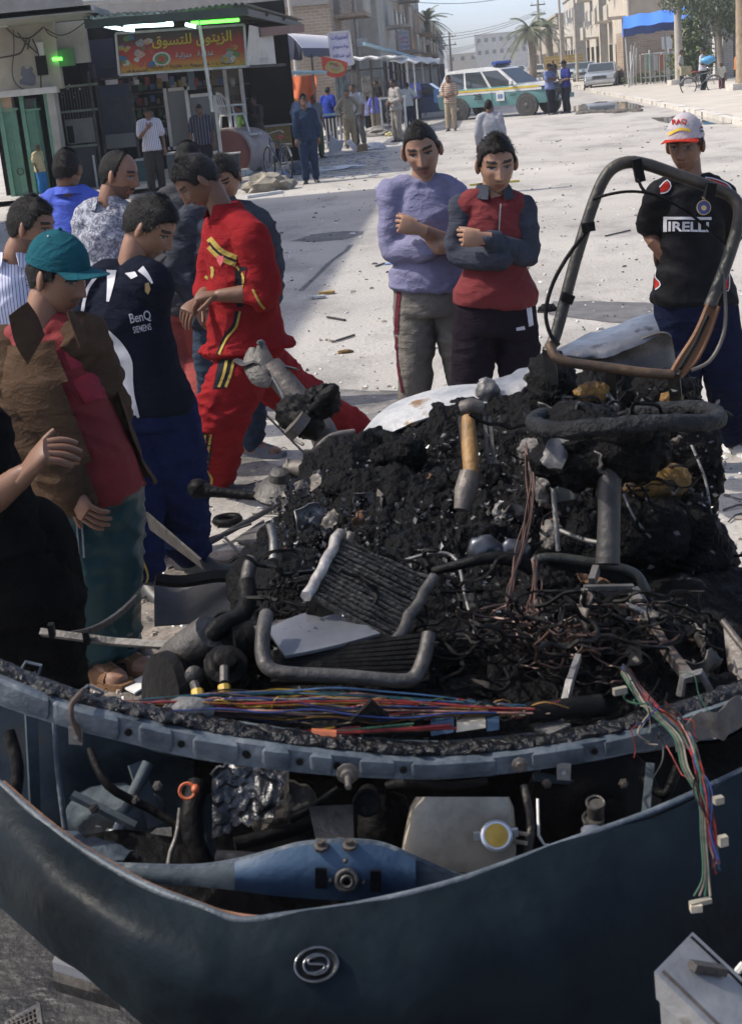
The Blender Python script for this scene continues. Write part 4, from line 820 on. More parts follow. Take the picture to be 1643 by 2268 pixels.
def stick_strip(bv, pts, w, name, mat, parent, off=.004, **k):
    a = np.array(pts, float); p, _ = catmull([V(q[0], q[1], 0) for q in a], 1.0, 6); p = np.array(p)[:, :2]
    L_ = np.linalg.norm(np.diff(p, axis=0), axis=1).sum(); n = max(4, int(L_/7)); s = np.concatenate([[0], np.cumsum(np.linalg.norm(np.diff(p, axis=0), axis=1))])
    t = np.linspace(0, s[-1], n); c = np.column_stack([np.interp(t, s, p[:, 0]), np.interp(t, s, p[:, 1])]); d = np.gradient(c, axis=0); d /= np.linalg.norm(d, axis=1)[:, None]+1e-9
    ww = np.interp(np.linspace(0, 1, n), np.linspace(0, 1, len(np.atleast_1d(w))), np.atleast_1d(w)) if np.ndim(w) else np.full(n, float(w))
    nn_ = np.column_stack([-d[:, 1], d[:, 0]]); v = []; f = []
    for i in range(n):
        for s_ in (-1, -.33, .33, 1): v.append(c[i]+nn_[i]*s_*ww[i]/2)
    for i in range(n-1):
        for j in range(3): f.append((i*4+j, i*4+j+1, (i+1)*4+j+1, (i+1)*4+j))
    return stick_mesh(bv, v, f, name, mat, parent, off, **k)
def stick_poly(bv, poly, name, mat, parent, off=.004, step=9, **k):
    a = np.array(poly, float); bm = bmesh.new(); vs = [bm.verts.new((q[0], q[1], 0)) for q in a]; bm.faces.new(vs)
    for ax in (0, 1):
        for c in np.arange(a[:, ax].min()+step*.5, a[:, ax].max(), step):
            co = [0, 0, 0]; no = [0, 0, 0]; co[ax] = c; no[ax] = 1
            bmesh.ops.bisect_plane(bm, geom=bm.verts[:]+bm.edges[:]+bm.faces[:], plane_co=co, plane_no=no)
    bmesh.ops.triangulate(bm, faces=bm.faces[:]); bm.verts.index_update()
    v = [(q.co.x, q.co.y) for q in bm.verts]; f = [tuple(x.index for x in q.verts) for q in bm.faces]; bm.free()
    return stick_mesh(bv, v, f, name, mat, parent, off, **k)
def stick_text(bv, s, cx, cy, w, h, ang, name, mat, parent, bold=0.0, off=.005, skew=0, **k):
    v, f = text2d(s, bold)
    if not len(v): return None
    lo, hi = v.min(0), v.max(0); x = (v[:, 0]-(lo[0]+hi[0])/2)/(hi[0]-lo[0])*w; y = -(v[:, 1]-(lo[1]+hi[1])/2)/(hi[1]-lo[1])*h
    y = y+skew*x; ca, sa = math.cos(ang), math.sin(ang)
    return stick_mesh(bv, np.column_stack([cx+x*ca-y*sa, cy+x*sa+y*ca]), f, name, mat, parent, off, **k)

# ================================================================== people
def skin(n, c): return M('skin_'+n, c, tuple(x*.86 for x in c), 22, .52, bump=.06, bscale=160, spec=.35, sub=.12)
SK1 = skin('tan', (.23, .120, .075)); SK2 = skin('brown', (.155, .078, .047)); SK3 = skin('olive', (.27, .152, .098))
HAIRM = M('black_hair', (.003, .0027, .0025), (.007, .006, .0055), 60, .5, bump=.5, bscale=330, stretch=(1, 1, .3), spec=.22)
BROW = M('brow', (.02, .013, .010), None, 60, .8); EYE = M('eye_dark', (.012, .008, .007), None, 30, .35); SCL = M('eye_white', (.20, .17, .15), None, 30, .4)
def lips_of(sk):
    n = sk.name+'_lip'; c = {'skin_tan': (.19, .07, .05), 'skin_brown': (.12, .046, .033), 'skin_olive': (.21, .08, .06)}[sk.name]
    return M(n, c, None, 40, .45)
def stub_of(sk):
    c = {'skin_tan': (.10, .055, .038), 'skin_brown': (.065, .036, .025), 'skin_olive': (.12, .07, .048)}[sk.name]; return M(sk.name+'_stubble', c, None, 60, .7)
def sst(x, a, b): t = np.clip((x-a)/(b-a), 0, 1); return t*t*(3-2*t)
def head_grid(nph, nth):
    t = np.arange(nph)*2*math.pi/nph-math.pi; ph = t-.42*np.sin(t); th = np.linspace(0, math.pi, nth+1)
    TH, PH = np.meshgrid(th[1:-1], ph, indexing='ij')
    X, Y, Z = np.sin(TH)*np.sin(PH), np.sin(TH)*np.cos(PH), np.cos(TH)
    v = np.concatenate([[[0, 0, 1]], np.stack([X, Y, Z], -1).reshape(-1, 3), [[0, 0, -1]]]); f = []
    r = nth-1
    for j in range(nph): f.append((0, 1+j, 1+(j+1) % nph))
    for i in range(r-1):
        for j in range(nph): f.append((1+i*nph+j, 1+(i+1)*nph+j, 1+(i+1)*nph+(j+1) % nph, 1+i*nph+(j+1) % nph))
    L_ = 1+r*nph
    for j in range(nph): f.append((L_, 1+(r-1)*nph+(j+1) % nph, 1+(r-1)*nph+j))
    return v, f
def head_shape(u, feat=1.0):
    x, y, z = u[:, 0].copy(), u[:, 1].copy(), u[:, 2].copy()
    X, Y, Z = x*.0675, y*.098, z*.120
    t = np.clip(-z, 0, 1); X *= 1-.23*t**1.8; Y = np.where(y < 0, Y*(1-.42*t**1.3), Y*(1-.10*t**2))
    X *= 1+.05*np.exp(-((z-.25)/.35)**2)
    fr = np.clip(y, 0, 1)**1.5
    X *= 1+.07*np.exp(-((z-.68)/.25)**2); Y *= 1+.05*np.exp(-((z-.68)/.25)**2); Z = np.where(z > 0, Z*.95, Z)
    Y -= .010*fr*np.exp(-(x/.55)**2)*np.exp(-((z)/.6)**2)             # flatter face
    if feat:
        g = lambda cx, cz, sx, sz: np.exp(-((X-cx)/sx)**2-((Z-cz)/sz)**2)
        m = sst(y, .05, .45)*feat
        for s in (-1, 1):
            Y -= m*.0135*g(s*.030, .006, .016, .011)
            Y += m*.0055*g(s*.031, .028, .024, .008)
            Y += m*.004*g(s*.047, -.018, .016, .016)
            Y += m*.004*g(s*.013, -.036, .008, .007)
            Y += m*.0035*g(s*.031, .003, .010, .006)
        nz = np.clip((.022-Z)/.060, 0, 1); nose = (.006+.022*nz)*np.exp(-(X/(.009+.006*nz))**2)*sst(Z, -.052, -.036)*(1-sst(Z, .02, .045))
        Y += m*nose
        Y += m*.0075*g(0, -.062, .020, .006)+m*.0065*g(0, -.075, .017, .006)-m*.004*g(0, -.0685, .022, .0025)-m*.004*g(0, -.087, .02, .006)
        Y += m*.009*g(0, -.105, .020, .014)
    return np.stack([X, Y, Z], -1)
def hair_mask(p, style):
    X, Y, Z = p.T
    h = np.interp(Y, [-.1, -.055, -.02, .012, .03, .045, .065, .1], [-.062, -.055, -.020, -.006, -.004, .040, .060, .064])
    if style == 'bald': h = np.maximum(h, np.interp(Y, [-.1, .0, .03, .05, .1], [-.07, -.07, .05, .2, .3])+0*X)
    if style == 'cap': h = h
    return Z-h
def rings_torso(J, k, e, hem, up_to=1.0, flare=0, lo=0):
    pel, che, nek = J['pel'], J['che'], J['nek']; fr = J['front']
    sh = J['shB']-J['shA']; hp = J['hipB']-J['hipA']; ax0 = nrm(che-pel)
    def rg(c, side, a, b, n=20):
        side = nrm(side); f = nrm(np.cross(side, J['up0'])); f = f if f@fr > 0 else -f
        t = np.arange(n)*2*math.pi/n; ct, st = np.cos(t), np.sin(t); e_ = .86
        ct = np.sign(ct)*np.abs(ct)**e_; st = np.sign(st)*np.abs(st)**e_
        return c+ct[:, None]*side*a+st[:, None]*f*b
    J['up0'] = ax0; wS = np.linalg.norm(sh)/2; wH = np.linalg.norm(hp)/2+.085*k
    bl = J.get('belly', 0); tw = J.get('tw', 1.0)
    out = [rg(pel-ax0*hem, hp, wH*.97+e+flare+lo, .118*k+e+flare+lo), rg(pel-ax0*min(hem, .02)+ax0*(.01+(.05 if hem < .02 else 0)), hp, wH+e+lo, .120*k+e+bl*.5+lo), rg(pel*.5+che*.5, hp+sh, .138*k*tw+e+lo*.35, .106*k*tw+e+bl+lo*.3),
           rg(che, sh, max(.140*k*tw, wS*.86)+e*.8, .112*k*tw+e*.9), rg(che*.42+nek*.58, sh, wS*.80+e*.4, .086*k*tw+e*.6), rg(che*.26+nek*.74, sh, .105*k+e*.3, .075*k+e*.5)]
    return out, rg
def limb(mb, pts, radii, n=12):
    a, b = pts[0], pts[-1]; p, r = catmull(pts, radii, 3); mb.tube(p, r, n); mb.ball(p[0], r[0]*.97, 10, 6); mb.ball(p[-1], r[-1]*.9, 8, 5)
def hand(mb, w, d, n, thumb, k, curl=.5, tuck=0):
    d = nrm(d); n = nrm(np.asarray(n)-d*(np.asarray(n)@d)); t = np.cross(d, n)*thumb
    rg = lambda c, a, b: c+np.array([[math.copysign(abs(math.cos(s))**.7, math.cos(s)), math.copysign(abs(math.sin(s))**.7, math.sin(s))] for s in np.arange(12)*2*math.pi/12])@np.array([t*a, n*b])
    mb.loft([rg(w-d*.03*k, .027*k, .021*k), rg(w+d*.01*k, .028*k, .020*k), rg(w+d*.045*k, .039*k, .020*k), rg(w+d*.082*k, .041*k, .016*k), rg(w+d*.094*k, .036*k, .011*k)])
    for i, (o_, l) in enumerate(((.030, .93), (.010, 1.05), (-.011, 1.0), (-.031, .8))):
        b = w+d*.082*k+t*o_*k; dd = nrm(d+t*o_*1.5); pts = [b]; c = curl*(.85+.12*i)
        for L_ in (.042, .027, .021):
            dd = nrm(dd*math.cos(c)+n*math.sin(c)); b = b+dd*L_*l*k; pts.append(b)
        mb.tube(pts, np.array([.0098, .0092, .0084, .006])*k, 7, smooth=2)
    b = w+d*.022*k+t*.026*k; dd = nrm(d*(.55+tuck)+t*(.75-.5*tuck)+n*(.25+.4*tuck)); pts = [b]
    for L_, turn in ((.038, .25), (.032, .35), (.026, .2)): b = b+dd*L_*k; pts.append(b); dd = nrm(dd*math.cos(turn)+nrm(d+n*.4)*math.sin(turn))
    mb.tube(pts, np.array([.0135, .0115, .010, .007])*k, 7, smooth=2)
def shoe_rings(an, toe, k, sole=0.0, prof=None):
    toe = nrm(V(toe[0], toe[1], 0)); s = V(toe[1], -toe[0], 0); out = []
    prof = prof or ((-.075, .022, .045), (-.06, .034, .075), (0, .037, .088), (.06, .041, .072), (.11, .046, .05), (.16, .044, .036), (.19, .026, .026))
    for x, a, h in prof:
        c = V(an[0], an[1], 0)+toe*x*k; t = np.arange(12)*2*math.pi/12; ct, st = np.cos(t), np.sin(t)
        ct = np.sign(ct)*np.abs(ct)**.6; z = np.where(st > 0, st*h*k, 0)+sole
        out.append(c+ct[:, None]*s*a*k+np.outer(z, [0, 0, 1])+V(0, 0, an[2]))
    return out
def folds(v, f, amp, sc=9, seed=0, mask=None):
    """long oblique drape creases plus soft sag"""
    n = vnormals(v, f); rs = np.random.RandomState(int(seed)+3); d = 0
    for sgn, fr in ((1, 1.0), (-1, 1.25), (.15, .8)):
        a1 = nrm(V(sgn*.55, sgn*.35, .8+.2*rs.rand())); b1 = nrm(np.cross(a1, V(.3, 1, .1))); c1 = np.cross(a1, b1)
        q = np.column_stack([v@a1*sc*1.5*fr, v@b1*sc*.42, v@c1*sc*.42])+rs.rand()*40; q = q+.45*np.column_stack([pnoise(q*.6+4), pnoise(q*.6+11), pnoise(q*.6+23)])
        r = np.clip(1-2.6*np.abs(pnoise(q)), 0, 1)**2; m = np.clip(.5+1.6*pnoise(v*sc*.33+rs.rand()*30), 0, 1); d = d+r*m
    d = d*.85+.5*fbm(v*sc*.5+seed, 2)-.15
    if mask is not None: d = d*mask
    return v+n*((d+.05)*amp*1.25)[:, None]
def person(J, o, detail=1.0, name='person'):
    """J: joints in world space; o: outfit. Returns the root Empty and a dict of surface trees for prints."""
    k = o.get('k', 1.0); near = detail >= 1; vox = .0105 if near else (.018 if detail > .4 else .026); sm = 5 if near else 3
    J = dict(J); J['tw'] = o.get('tw', 1.0); J['front'] = nrm(o['front']); base = (J['anA']+J['anB'])/2; base = V(base[0], base[1], o.get('ground', 0.0))
    root = empty(name, base, o['label'], 'person', o.get('group'))
    sk = o['skin']; surf = {}
    # --- body
    mb = MB(); rg_, rgf = rings_torso(J, k, -.016*k, .10); nk = J['nek']; hd = J['hed']; face = nrm(J['look']); hk = o.get('hk', k)
    hu = nrm(V(0, 0, 1)+J.get('tilt', V(0, 0, 0))); hu = nrm(hu-face*(hu@face)); hs = np.cross(face, hu)
    mb.loft(rg_); limb(mb, [nk-V(0, 0, .03), nk+(hd-nk)*.35-face*.012, hd-hu*.05*hk-face*.022*hk], [.058*k, .055*k, .057*k])
    for s in 'AB':
        limb(mb, [nk-V(0, 0, .020*k), J['sh'+s]*.5+nk*.5+V(0, 0, .000*k), J['sh'+s]], np.array([.042, .040, .044])*k)
        limb(mb, [J['sh'+s], J['sh'+s]*.5+J['el'+s]*.5, J['el'+s], J['el'+s]*.55+J['wr'+s]*.45, J['wr'+s]], np.array([.050, .046, .040, .042, .028])*k)
        limb(mb, [J['hip'+s], J['hip'+s]*.5+J['kn'+s]*.5, J['kn'+s], J['kn'+s]*.6+J['an'+s]*.4, J['an'+s]], np.array([.088, .074, .056, .056, .036])*k)
    bv, bf = remesh(mb, vox*1.15, sm); B = MB().add(bv, bf, 0)
    u, hf = head_grid(*((76, 60) if near else (34, 28))); hp_ = head_shape(u, 1.0)*hk; R = np.column_stack([hs, face, hu]); hw = hp_@R.T+hd
    lp = hp_/hk; cen = np.array([lp[list(q)].mean(0) for q in hf]); X, Y, Z = cen.T; mi = np.zeros(len(hf), int)
    fy = Y > .03
    mi[fy & (np.abs(np.abs(X)-.031-.0) < .021) & (np.abs(Z-.0255-.0045*np.sin(np.clip((np.abs(X)-.008)/.046, 0, 1)*2.5)) < .0046)] = 1
    ee = ((np.abs(X)-.031)/.0150)**2+((Z-.0035)/.0060)**2 < 1; mi[fy & ee] = 5; mi[fy & ee & (np.abs(np.abs(X)-.031) < .0062)] = 3; mi[fy & (np.abs(np.abs(X)-.031) < .0165) & (np.abs(Z-.0095) < .0022)] = 3
    mi[fy & ((X/.021)**2+((Z+.0685)/.0105)**2 < 1)] = 2
    st = o.get('beard', '')
    if 'm' in st: mi[fy & (np.abs(X) < .027) & (np.abs(Z+.0535) < .0065)] = 1 if 'M' in st else 4
    if 'b' in st: mi[(Y > -.02) & (Z < -.035+.25*np.clip(.03-np.abs(X), -.03, .03)) & (Z < -.025-.0*X) & ((X/.021)**2+((Z+.0685)/.0105)**2 >= 1) & ((np.abs(X) > .03) | (Z < -.082))] = 4
    if not near: mi[mi == 4] = 1
    for m_ in range(6):
        sel = [hf[i] for i in np.where(mi == m_)[0]]
        if m_ == 0: B.add(hw, sel, 0); off = B.n-len(hw)
        else: B.f += [tuple(i+off for i in q) for q in sel]; B.m += [m_]*len(sel)
    for s in (-1, 1):
        c = hd+hk*(hs*s*.069+face*-.006+hu*-.004); Re = np.column_stack([nrm(hs*s*.75-face*.66), nrm(face*.75+hs*s*.66), hu]); B.ball(c+hs*s*.006*hk, V(.019, .013, .033)*hk, 10, 8, 0, R=np.column_stack([Re[:, 1], Re[:, 0], hu]) if False else np.column_stack([nrm(face*.8-hs*s*-.35), hs*s, hu]))
    for s in 'AB':
        hh = o.get('hand'+s)
        if hh is None: hh = dict(d=J['wr'+s]-J['el'+s], n=J['front']*-.3-(J['sh'+s]-nk)*V(1, 1, 0), thumb=1 if s == 'A' else -1, curl=.35)
        if hh != 'hide': hand(B, J['wr'+s], hh['d'], hh['n'], hh.get('thumb', 1), k*hh.get('k', 1), hh.get('curl', .4), hh.get('tuck', 0))
        if o.get('shoes') == 'sandal' and near: B.loft(shoe_rings(J['an'+s]*V(1, 1, 0)+V(0, 0, .022), J['toe'+s], k*.92))
    surf['body'] = bvh_of(np.concatenate(B.v), B.f)
    body = B.build('body', [sk, BROW, lips_of(sk), EYE, stub_of(sk), SCL], root, smooth=True)
    # --- hair
    hstyle = o.get('hair', 'short'); th = {'short': .009, 'buzz': .005, 'bald': .006, 'cap': .008, 'thick': .014}[hstyle]
    smooth_head = head_shape(u, 0)*1.0; mk = hair_mask(smooth_head, hstyle)+fbm(smooth_head*45+o.get('seed', 1), 2)*.007
    w = sst(mk, -.002, .012); nrmv = nrm_rows(smooth_head); dn = fbm(smooth_head*90, 2)*.0012+fbm(smooth_head*22, 2)*.003
    hv = smooth_head+nrmv*((w*(th+dn))-(1-w)*.006)[:, None]; hq = [q for q in hf if max(mk[list(q)]) > -.001]
    used = sorted({i for q in hq for i in q}); mp = {a: b for b, a in enumerate(used)}
    HM = MB().add((hv[used]*hk)@R.T+hd, [tuple(mp[i] for i in q) for q in hq])
    if near:
        rs = np.random.RandomState(o.get('seed', 1)); idx = [i for i in range(len(smooth_head)) if mk[i] > .004]; L0 = {'short': .012, 'buzz': .006, 'bald': .007, 'cap': .012, 'thick': .016}[hstyle]; tv = []; tf = []
        for _ in range(2600):
            i = idx[rs.randint(len(idx))]; p = hv[i]+rs.randn(3)*.0035; n_ = nrmv[i]; fl = V(rs.randn()*.25, .55 if p[1] > .02 else -.35, -.75+.3*rs.randn()); fl = fl-n_*(fl@n_)*.9
            t_ = nrm(n_*(.12+.25*rs.rand())+fl*.9); b_ = nrm(np.cross(t_, n_)+1e-6); L1 = L0*(.5+.8*rs.rand()); j = len(tv); tv += [p-n_*.003-b_*.0016, p-n_*.003+b_*.0016, p+t_*L1]; tf.append((j, j+1, j+2))
        HM.add((np.array(tv)*hk)@R.T+hd, tf)
    HM.build('hair', o.get('hair_mat', HAIRM), root, smooth=True)
    if 'cap' in o:
        cp = o['cap']; tilt = .32; cz = smooth_head[:, 2]-tilt*smooth_head[:, 1]*-.0-(.040-.10*(smooth_head[:, 1]-.0)*0); wv = smooth_head*1.0
        wv = wv+nrmv*(.017+.006*sst(cz, 0, .06))[:, None]; wv[:, 2] += .008*sst(cz, .0, .09)
        cq = [q for q in hf if min(cz[list(q)]) > -.012]; used = sorted({i for q in cq for i in q}); mp = {a: b for b, a in enumerate(used)}
        loc = wv[used]; loc[:, 2] = np.maximum(loc[:, 2], .036)
        C_ = MB().add((loc*hk)@R.T+hd, [tuple(mp[i] for i in q) for q in cq]); cap_o = C_.build('cap', cp['mat'], root, smooth=True)
        surf['cap'] = bvh_of(np.concatenate(C_.v), C_.f)
        g = np.zeros((17, 8, 3))
        for i, a in enumerate(np.linspace(-1.12, 1.12, 17)):
            for j, q in enumerate(np.linspace(0, 1, 8)):
                base_ = V(math.sin(a)*.080, math.cos(a)*.106, .043); ext = .070*math.cos(a*.93)**.5 if abs(a) < 1.6 else 0
                g[i, j] = base_+V(math.sin(a)*.25, 1, 0)*ext*q+V(0, 0, -.026*(abs(math.sin(a))**2)*(.3+.7*q)+.004*q)
        gb = MB().grid((g.reshape(-1, 3)*hk@R.T+hd).reshape(17, 8, 3), .0035*hk); gb.build('cap_brim', cp.get('brim', cp['mat']), cap_o, smooth=True)
        surf['brim'] = bvh_of(np.concatenate(gb.v), gb.f)
        MB().ball((V(0, -.004, .1465)*hk)@R.T+hd, .007*hk, 8, 5).build('cap_button', cp['mat'], cap_o, smooth=True)
    # --- trousers
    b = o['bottom']; e = b.get('ease', .016); mb = MB(); r2, _ = rings_torso(J, k, e*.75, .11); r3 = [r2[0], r2[1]*.999+r2[1].mean(0)*.001, r2[1]*.62+r2[2]*.30+(r2[1]*.62+r2[2]*.30).mean(0)/.92*.08]; mb.loft(r3); hr = b.get('hem', .078)
    cut = b.get('cut', .93)
    for s in 'AB':
        an = J['kn'+s]+(J['an'+s]-J['kn'+s])*cut
        limb(mb, [J['hip'+s]+V(0, 0, .02), J['hip'+s]*.5+J['kn'+s]*.5, J['kn'+s], J['kn'+s]*.45+an*.55, an], np.array([.090*k+e*.8, .083*k+e, .063*k+e*1.2, (.058*k+e+hr*k)/2+.004, hr*k]))
    v, f = remesh(mb, vox, sm); v = folds(v, f, b.get('fold', .009) if near else .008, 10, o.get('seed', 1), np.clip((J['pel'][2]-.02-v[:, 2])/.15, 0, 1)); T_ = MB().add(v, f); tro = T_.build('trousers', b['mat'], root, smooth=True); surf['trousers'] = bvh_of(v, f)
    # --- shirt
    t = o['top']; e = t.get('ease', .016); mb = MB(); r2, _ = rings_torso(J, k, e*.8, t.get('hem', .10), flare=t.get('flare', 0), lo=max(.004, b.get('ease', .016)*.75+.010-e*.8)); mb.loft(r2)
    limb(mb, [nk-V(0, 0, .085), nk+V(0, 0, t.get('neck', -.040))], [.085*k, (.066+t.get('neckw', 0))*k])
    sl = t.get('sleeve', 1.0); mb2 = MB() if t.get('sleeve_mat') else mb
    for s in 'AB':
        S_, E_, Wr = J['sh'+s], J['el'+s], J['wr'+s]; q = o.get('sleeve'+s, sl)
        limb(mb, [nk-V(0, 0, .045*k), S_*.5+nk*.5+V(0, 0, .010*k), S_], np.array([.042*k+e*.5, .041*k+e*.7, .046*k+e]))
        if q <= 1.0: limb(mb2, [S_, S_*(1-q*.55)+E_*q*.55, S_*(1-q)+E_*q], [.052*k+e, .051*k+e, .049*k+e+t.get('cuff', .006)])
        else:
            w_ = E_+(Wr-E_)*(q-1)*.98; limb(mb2, [S_, (S_+E_)/2, E_, (E_+w_)/2, w_], [.052*k+e, .048*k+e, .043*k+e, .041*k+e, .031*k+e*.9])
    v, f = remesh(mb, vox, sm); v = folds(v, f, t.get('fold', .010) if near else .008, t.get('fs', 9), o.get('seed', 1)+5)
    S2 = MB().add(v, f); sho = S2.build(t.get('name', 'shirt'), t['mat'], root, smooth=True); surf['shirt'] = bvh_of(v, f)
    if t.get('sleeve_mat'):
        v, f = remesh(mb2, vox, sm); v = folds(v, f, .010, 10, o.get('seed', 1)+8)
        MB().add(v, f).build('sleeves', t['sleeve_mat'], sho, smooth=True); surf['sleeves'] = bvh_of(v, f)
    if t.get('collar'):
        n_ = 18; g = np.zeros((n_, 3, 3)); sd = nrm(J['shB']-J['shA']); fr = nrm(J['front']-sd*(J['front']@sd)); fr = nrm(V(fr[0], fr[1], fr[2]))
        for i, a in enumerate(np.linspace(.38, 2*math.pi-.38, n_)):
            dv = fr*math.cos(a)+sd*math.sin(a); dr = .5+.5*math.cos(a)
            for j, (r_, z_) in enumerate(((.064, .034), (.070, .040), (.088+.018*dr, .004-.026*dr))): g[i, j] = nk+dv*r_*k+V(0, 0, z_*k)-fr*.008
        MB().grid(g, .004).build('collar', t['collar'], sho, smooth=True)
    # --- feet
    for s in 'AB':
        if o.get('shoes') == 'sandal':
            an = J['an'+s]*V(1, 1, 0)+V(0, 0, o.get('ground', 0)); sm_ = o['shoe_mat']
            so = MB().loft([r*V(1, 1, 0)+V(0, 0, an[2])+np.outer(np.where(r[:, 2] > .001, .026, .002), [0, 0, 1]) for r in shoe_rings(an*V(1, 1, 0), J['toe'+s], k*1.06)]).build('sandal', sm_, root, smooth='auto')
            toe = nrm(V(J['toe'+s][0], J['toe'+s][1], 0)); sd = V(toe[1], -toe[0], 0)
            g = np.array([[an+toe*(x)*k+sd*.047*k*math.cos(a)+V(0, 0, .024+.055*math.sin(a)*k*(1-.3*(x-.05)/.08)) for x in (.045, .09, .13)] for a in np.linspace(0, math.pi, 11)])
            MB().grid(g, .005).build('strap', o.get('strap_mat', sm_), so, smooth=True)
        else:
            an = J['an'+s]*V(1, 1, 0)+V(0, 0, o.get('ground', 0)); MB().loft(shoe_rings(an, J['toe'+s], k)).build('shoe', o['shoe_mat'], root, smooth=True)
    surf['root'] = root; surf['shirt_o'] = sho; surf['trousers_o'] = tro; surf['body_o'] = body
    if 'cap' in o: surf['cap_o'] = cap_o
    return root, surf
def PJ(Y, d, dy=None):
    """joints given as display pixels on the plane y=Y (+offset); 'g' joints lie on the ground"""
    J = {}
    for n, q in d.items():
        if n in ('look', 'toeA', 'toeB', 'tilt', 'belly'): J[n] = np.asarray(q, float) if n != 'belly' else q; continue
        if q[0] == 'g': J[n] = G(q[1], q[2])+V(0, 0, q[3] if len(q) > 3 else .075)
        else: J[n] = P(q[0], q[1], Y+(q[2] if len(q) > 2 else 0))
    J.setdefault('toeA', V(0, -1, 0)); J.setdefault('toeB', V(0, -1, 0)); return J
def stand(x, y, h=1.72, yaw=0, z=0, arms='down', lean=0, stride=0.0, look=(0, 0), bend=0, turn=0, side=1):
    """a standing figure; yaw 0 faces the camera (-y), positive turns it to image right"""
    k = h/1.72; c, s_ = math.cos(yaw), math.sin(yaw); f = V(s_, -c, 0); r = V(c, s_, 0)     # r: image-right side when facing camera (B)
    L_ = lambda a, b, z_: V(x, y, z)+(r*a+f*b)*k+V(0, 0, z_*k)
    bb = bend
    J = dict(pel=L_(0, 0, .96), che=L_(0, .05*bb+.0, 1.27-.03*bb), nek=L_(0, .02+.16*bb, 1.46-.06*bb), hed=L_(0, .05+.24*bb, 1.60-.10*bb),
             shA=L_(-.175, .0+.13*bb, 1.41-.05*bb), shB=L_(.175, 0+.13*bb, 1.41-.05*bb), hipA=L_(-.085, 0, .93), hipB=L_(.085, 0, .93),
             knA=L_(-.10, .04+.10*stride, .50), knB=L_(.10, .04-.06*stride, .50), anA=L_(-.11, .18*stride, .08), anB=L_(.11, -.24*stride, .08))
    for S, sg in (('A', -1), ('B', 1)):
        el, wr = L_(sg*.235, -.03+.1*bb, 1.13), L_(sg*.245, .07+.1*bb, .90)
        if arms == 'swing': el, wr = L_(sg*.225, -.06*sg*1.2, 1.14), L_(sg*.235, .12*sg*-1+.08, .90)
        if arms == 'phone' and S == 'A': el, wr = L_(-.23, .10, 1.14), L_(-.08, .28, 1.30)
        if arms == 'hips': el, wr = L_(sg*.36, -.06, 1.16), L_(sg*.19, .03, 1.00)
        if arms == 'front': el, wr = L_(sg*.235, .0, 1.14), L_(sg*.06, .22, 1.08)
        if arms == 'cross': el, wr = L_(sg*.22, .08, 1.15), L_(-sg*.10, .20, 1.22)
        if arms == 'back': el, wr = L_(sg*.25, -.12, 1.15), L_(sg*.06, -.17, .98)
        if arms == 'one' and S == ('A' if side < 0 else 'B'): el, wr = L_(sg*.22, .12, 1.16), L_(sg*.10, .34, 1.18)
        if arms == 'reach': el, wr = L_(sg*.22, .20, 1.2), L_(sg*.14, .45, 1.22)
        J['el'+S], J['wr'+S] = el, wr
    ya, pi_ = look; lf = nrm(f*math.cos(ya)+r*math.sin(ya)); J['look'] = nrm(lf*math.cos(pi_)-V(0, 0, 1)*math.sin(pi_))
    J['toeA'] = f-.2*r; J['toeB'] = f+.2*r; J['f'] = f
    if lean:
        for n in J:
            if n not in ('look', 'toeA', 'toeB', 'f'): J[n] = J[n]+r*lean*(J[n][2]-z)
    return J, k
def crease(m, sc=6.0, st=.26):
    nt = m.node_tree; b = nt.nodes['Principled BSDF']; tc = [q for q in nt.nodes if q.type == 'TEX_COORD'][0]; old = b.inputs['Normal'].links[0].from_socket if b.inputs['Normal'].links else None
    for k, (rot, s_) in enumerate((((.5, .3, .5), 1.0), ((-.5, .2, -.6), 1.35))):
        mp = nt.nodes.new('ShaderNodeMapping'); mp.inputs['Rotation'].default_value = rot; mp.inputs['Scale'].default_value = (1.0, .5, 2.2)
        n = nt.nodes.new('ShaderNodeTexNoise'); n.inputs['Scale'].default_value = sc*s_; n.inputs['Detail'].default_value = 1.5; n.inputs['Distortion'].default_value = .8
        r = nt.nodes.new('ShaderNodeValToRGB'); e = r.color_ramp.elements; e[0].position = .40; e[0].color = (0, 0, 0, 1); e[1].position = .60; e[1].color = (0, 0, 0, 1); q = e.new(.5); q.color = (1, 1, 1, 1); r.color_ramp.interpolation = 'B_SPLINE'
        bp = nt.nodes.new('ShaderNodeBump'); bp.inputs['Strength'].default_value = st; bp.inputs['Distance'].default_value = .012
        nt.links.new(tc.outputs['Object'], mp.inputs[0]); nt.links.new(mp.outputs[0], n.inputs['Vector']); nt.links.new(n.outputs[0], r.inputs[0]); nt.links.new(r.outputs[0], bp.inputs['Height'])
        if old: nt.links.new(old, bp.inputs['Normal'])
        old = bp.outputs[0]
    nt.links.new(old, b.inputs['Normal']); return m
def cl(name, c, c2=None, sc=14, rough=.88, bump=.25):
    if 'cloth_'+name in _mats: return _mats['cloth_'+name]
    return crease(cl0(name, c, c2, sc, rough, bump))
def cl0(name, c, c2=None, sc=14, rough=.88, bump=.25): return M('cloth_'+name, c, c2 or tuple(x*.8 for x in c), sc, rough, bump=bump, bscale=120, spec=.06)
def look(yaw, pitch):      # yaw 0 = to camera, + = image right; pitch + = down
    y, p = math.radians(yaw), math.radians(pitch); return V(math.sin(y)*math.cos(p), -math.cos(y)*math.cos(p), -math.sin(p))
# ================================================================== the bystanders close to the wreck
SHB = M('black_shoe', (.015, .014, .013), (.04, .038, .035), 20, .5)
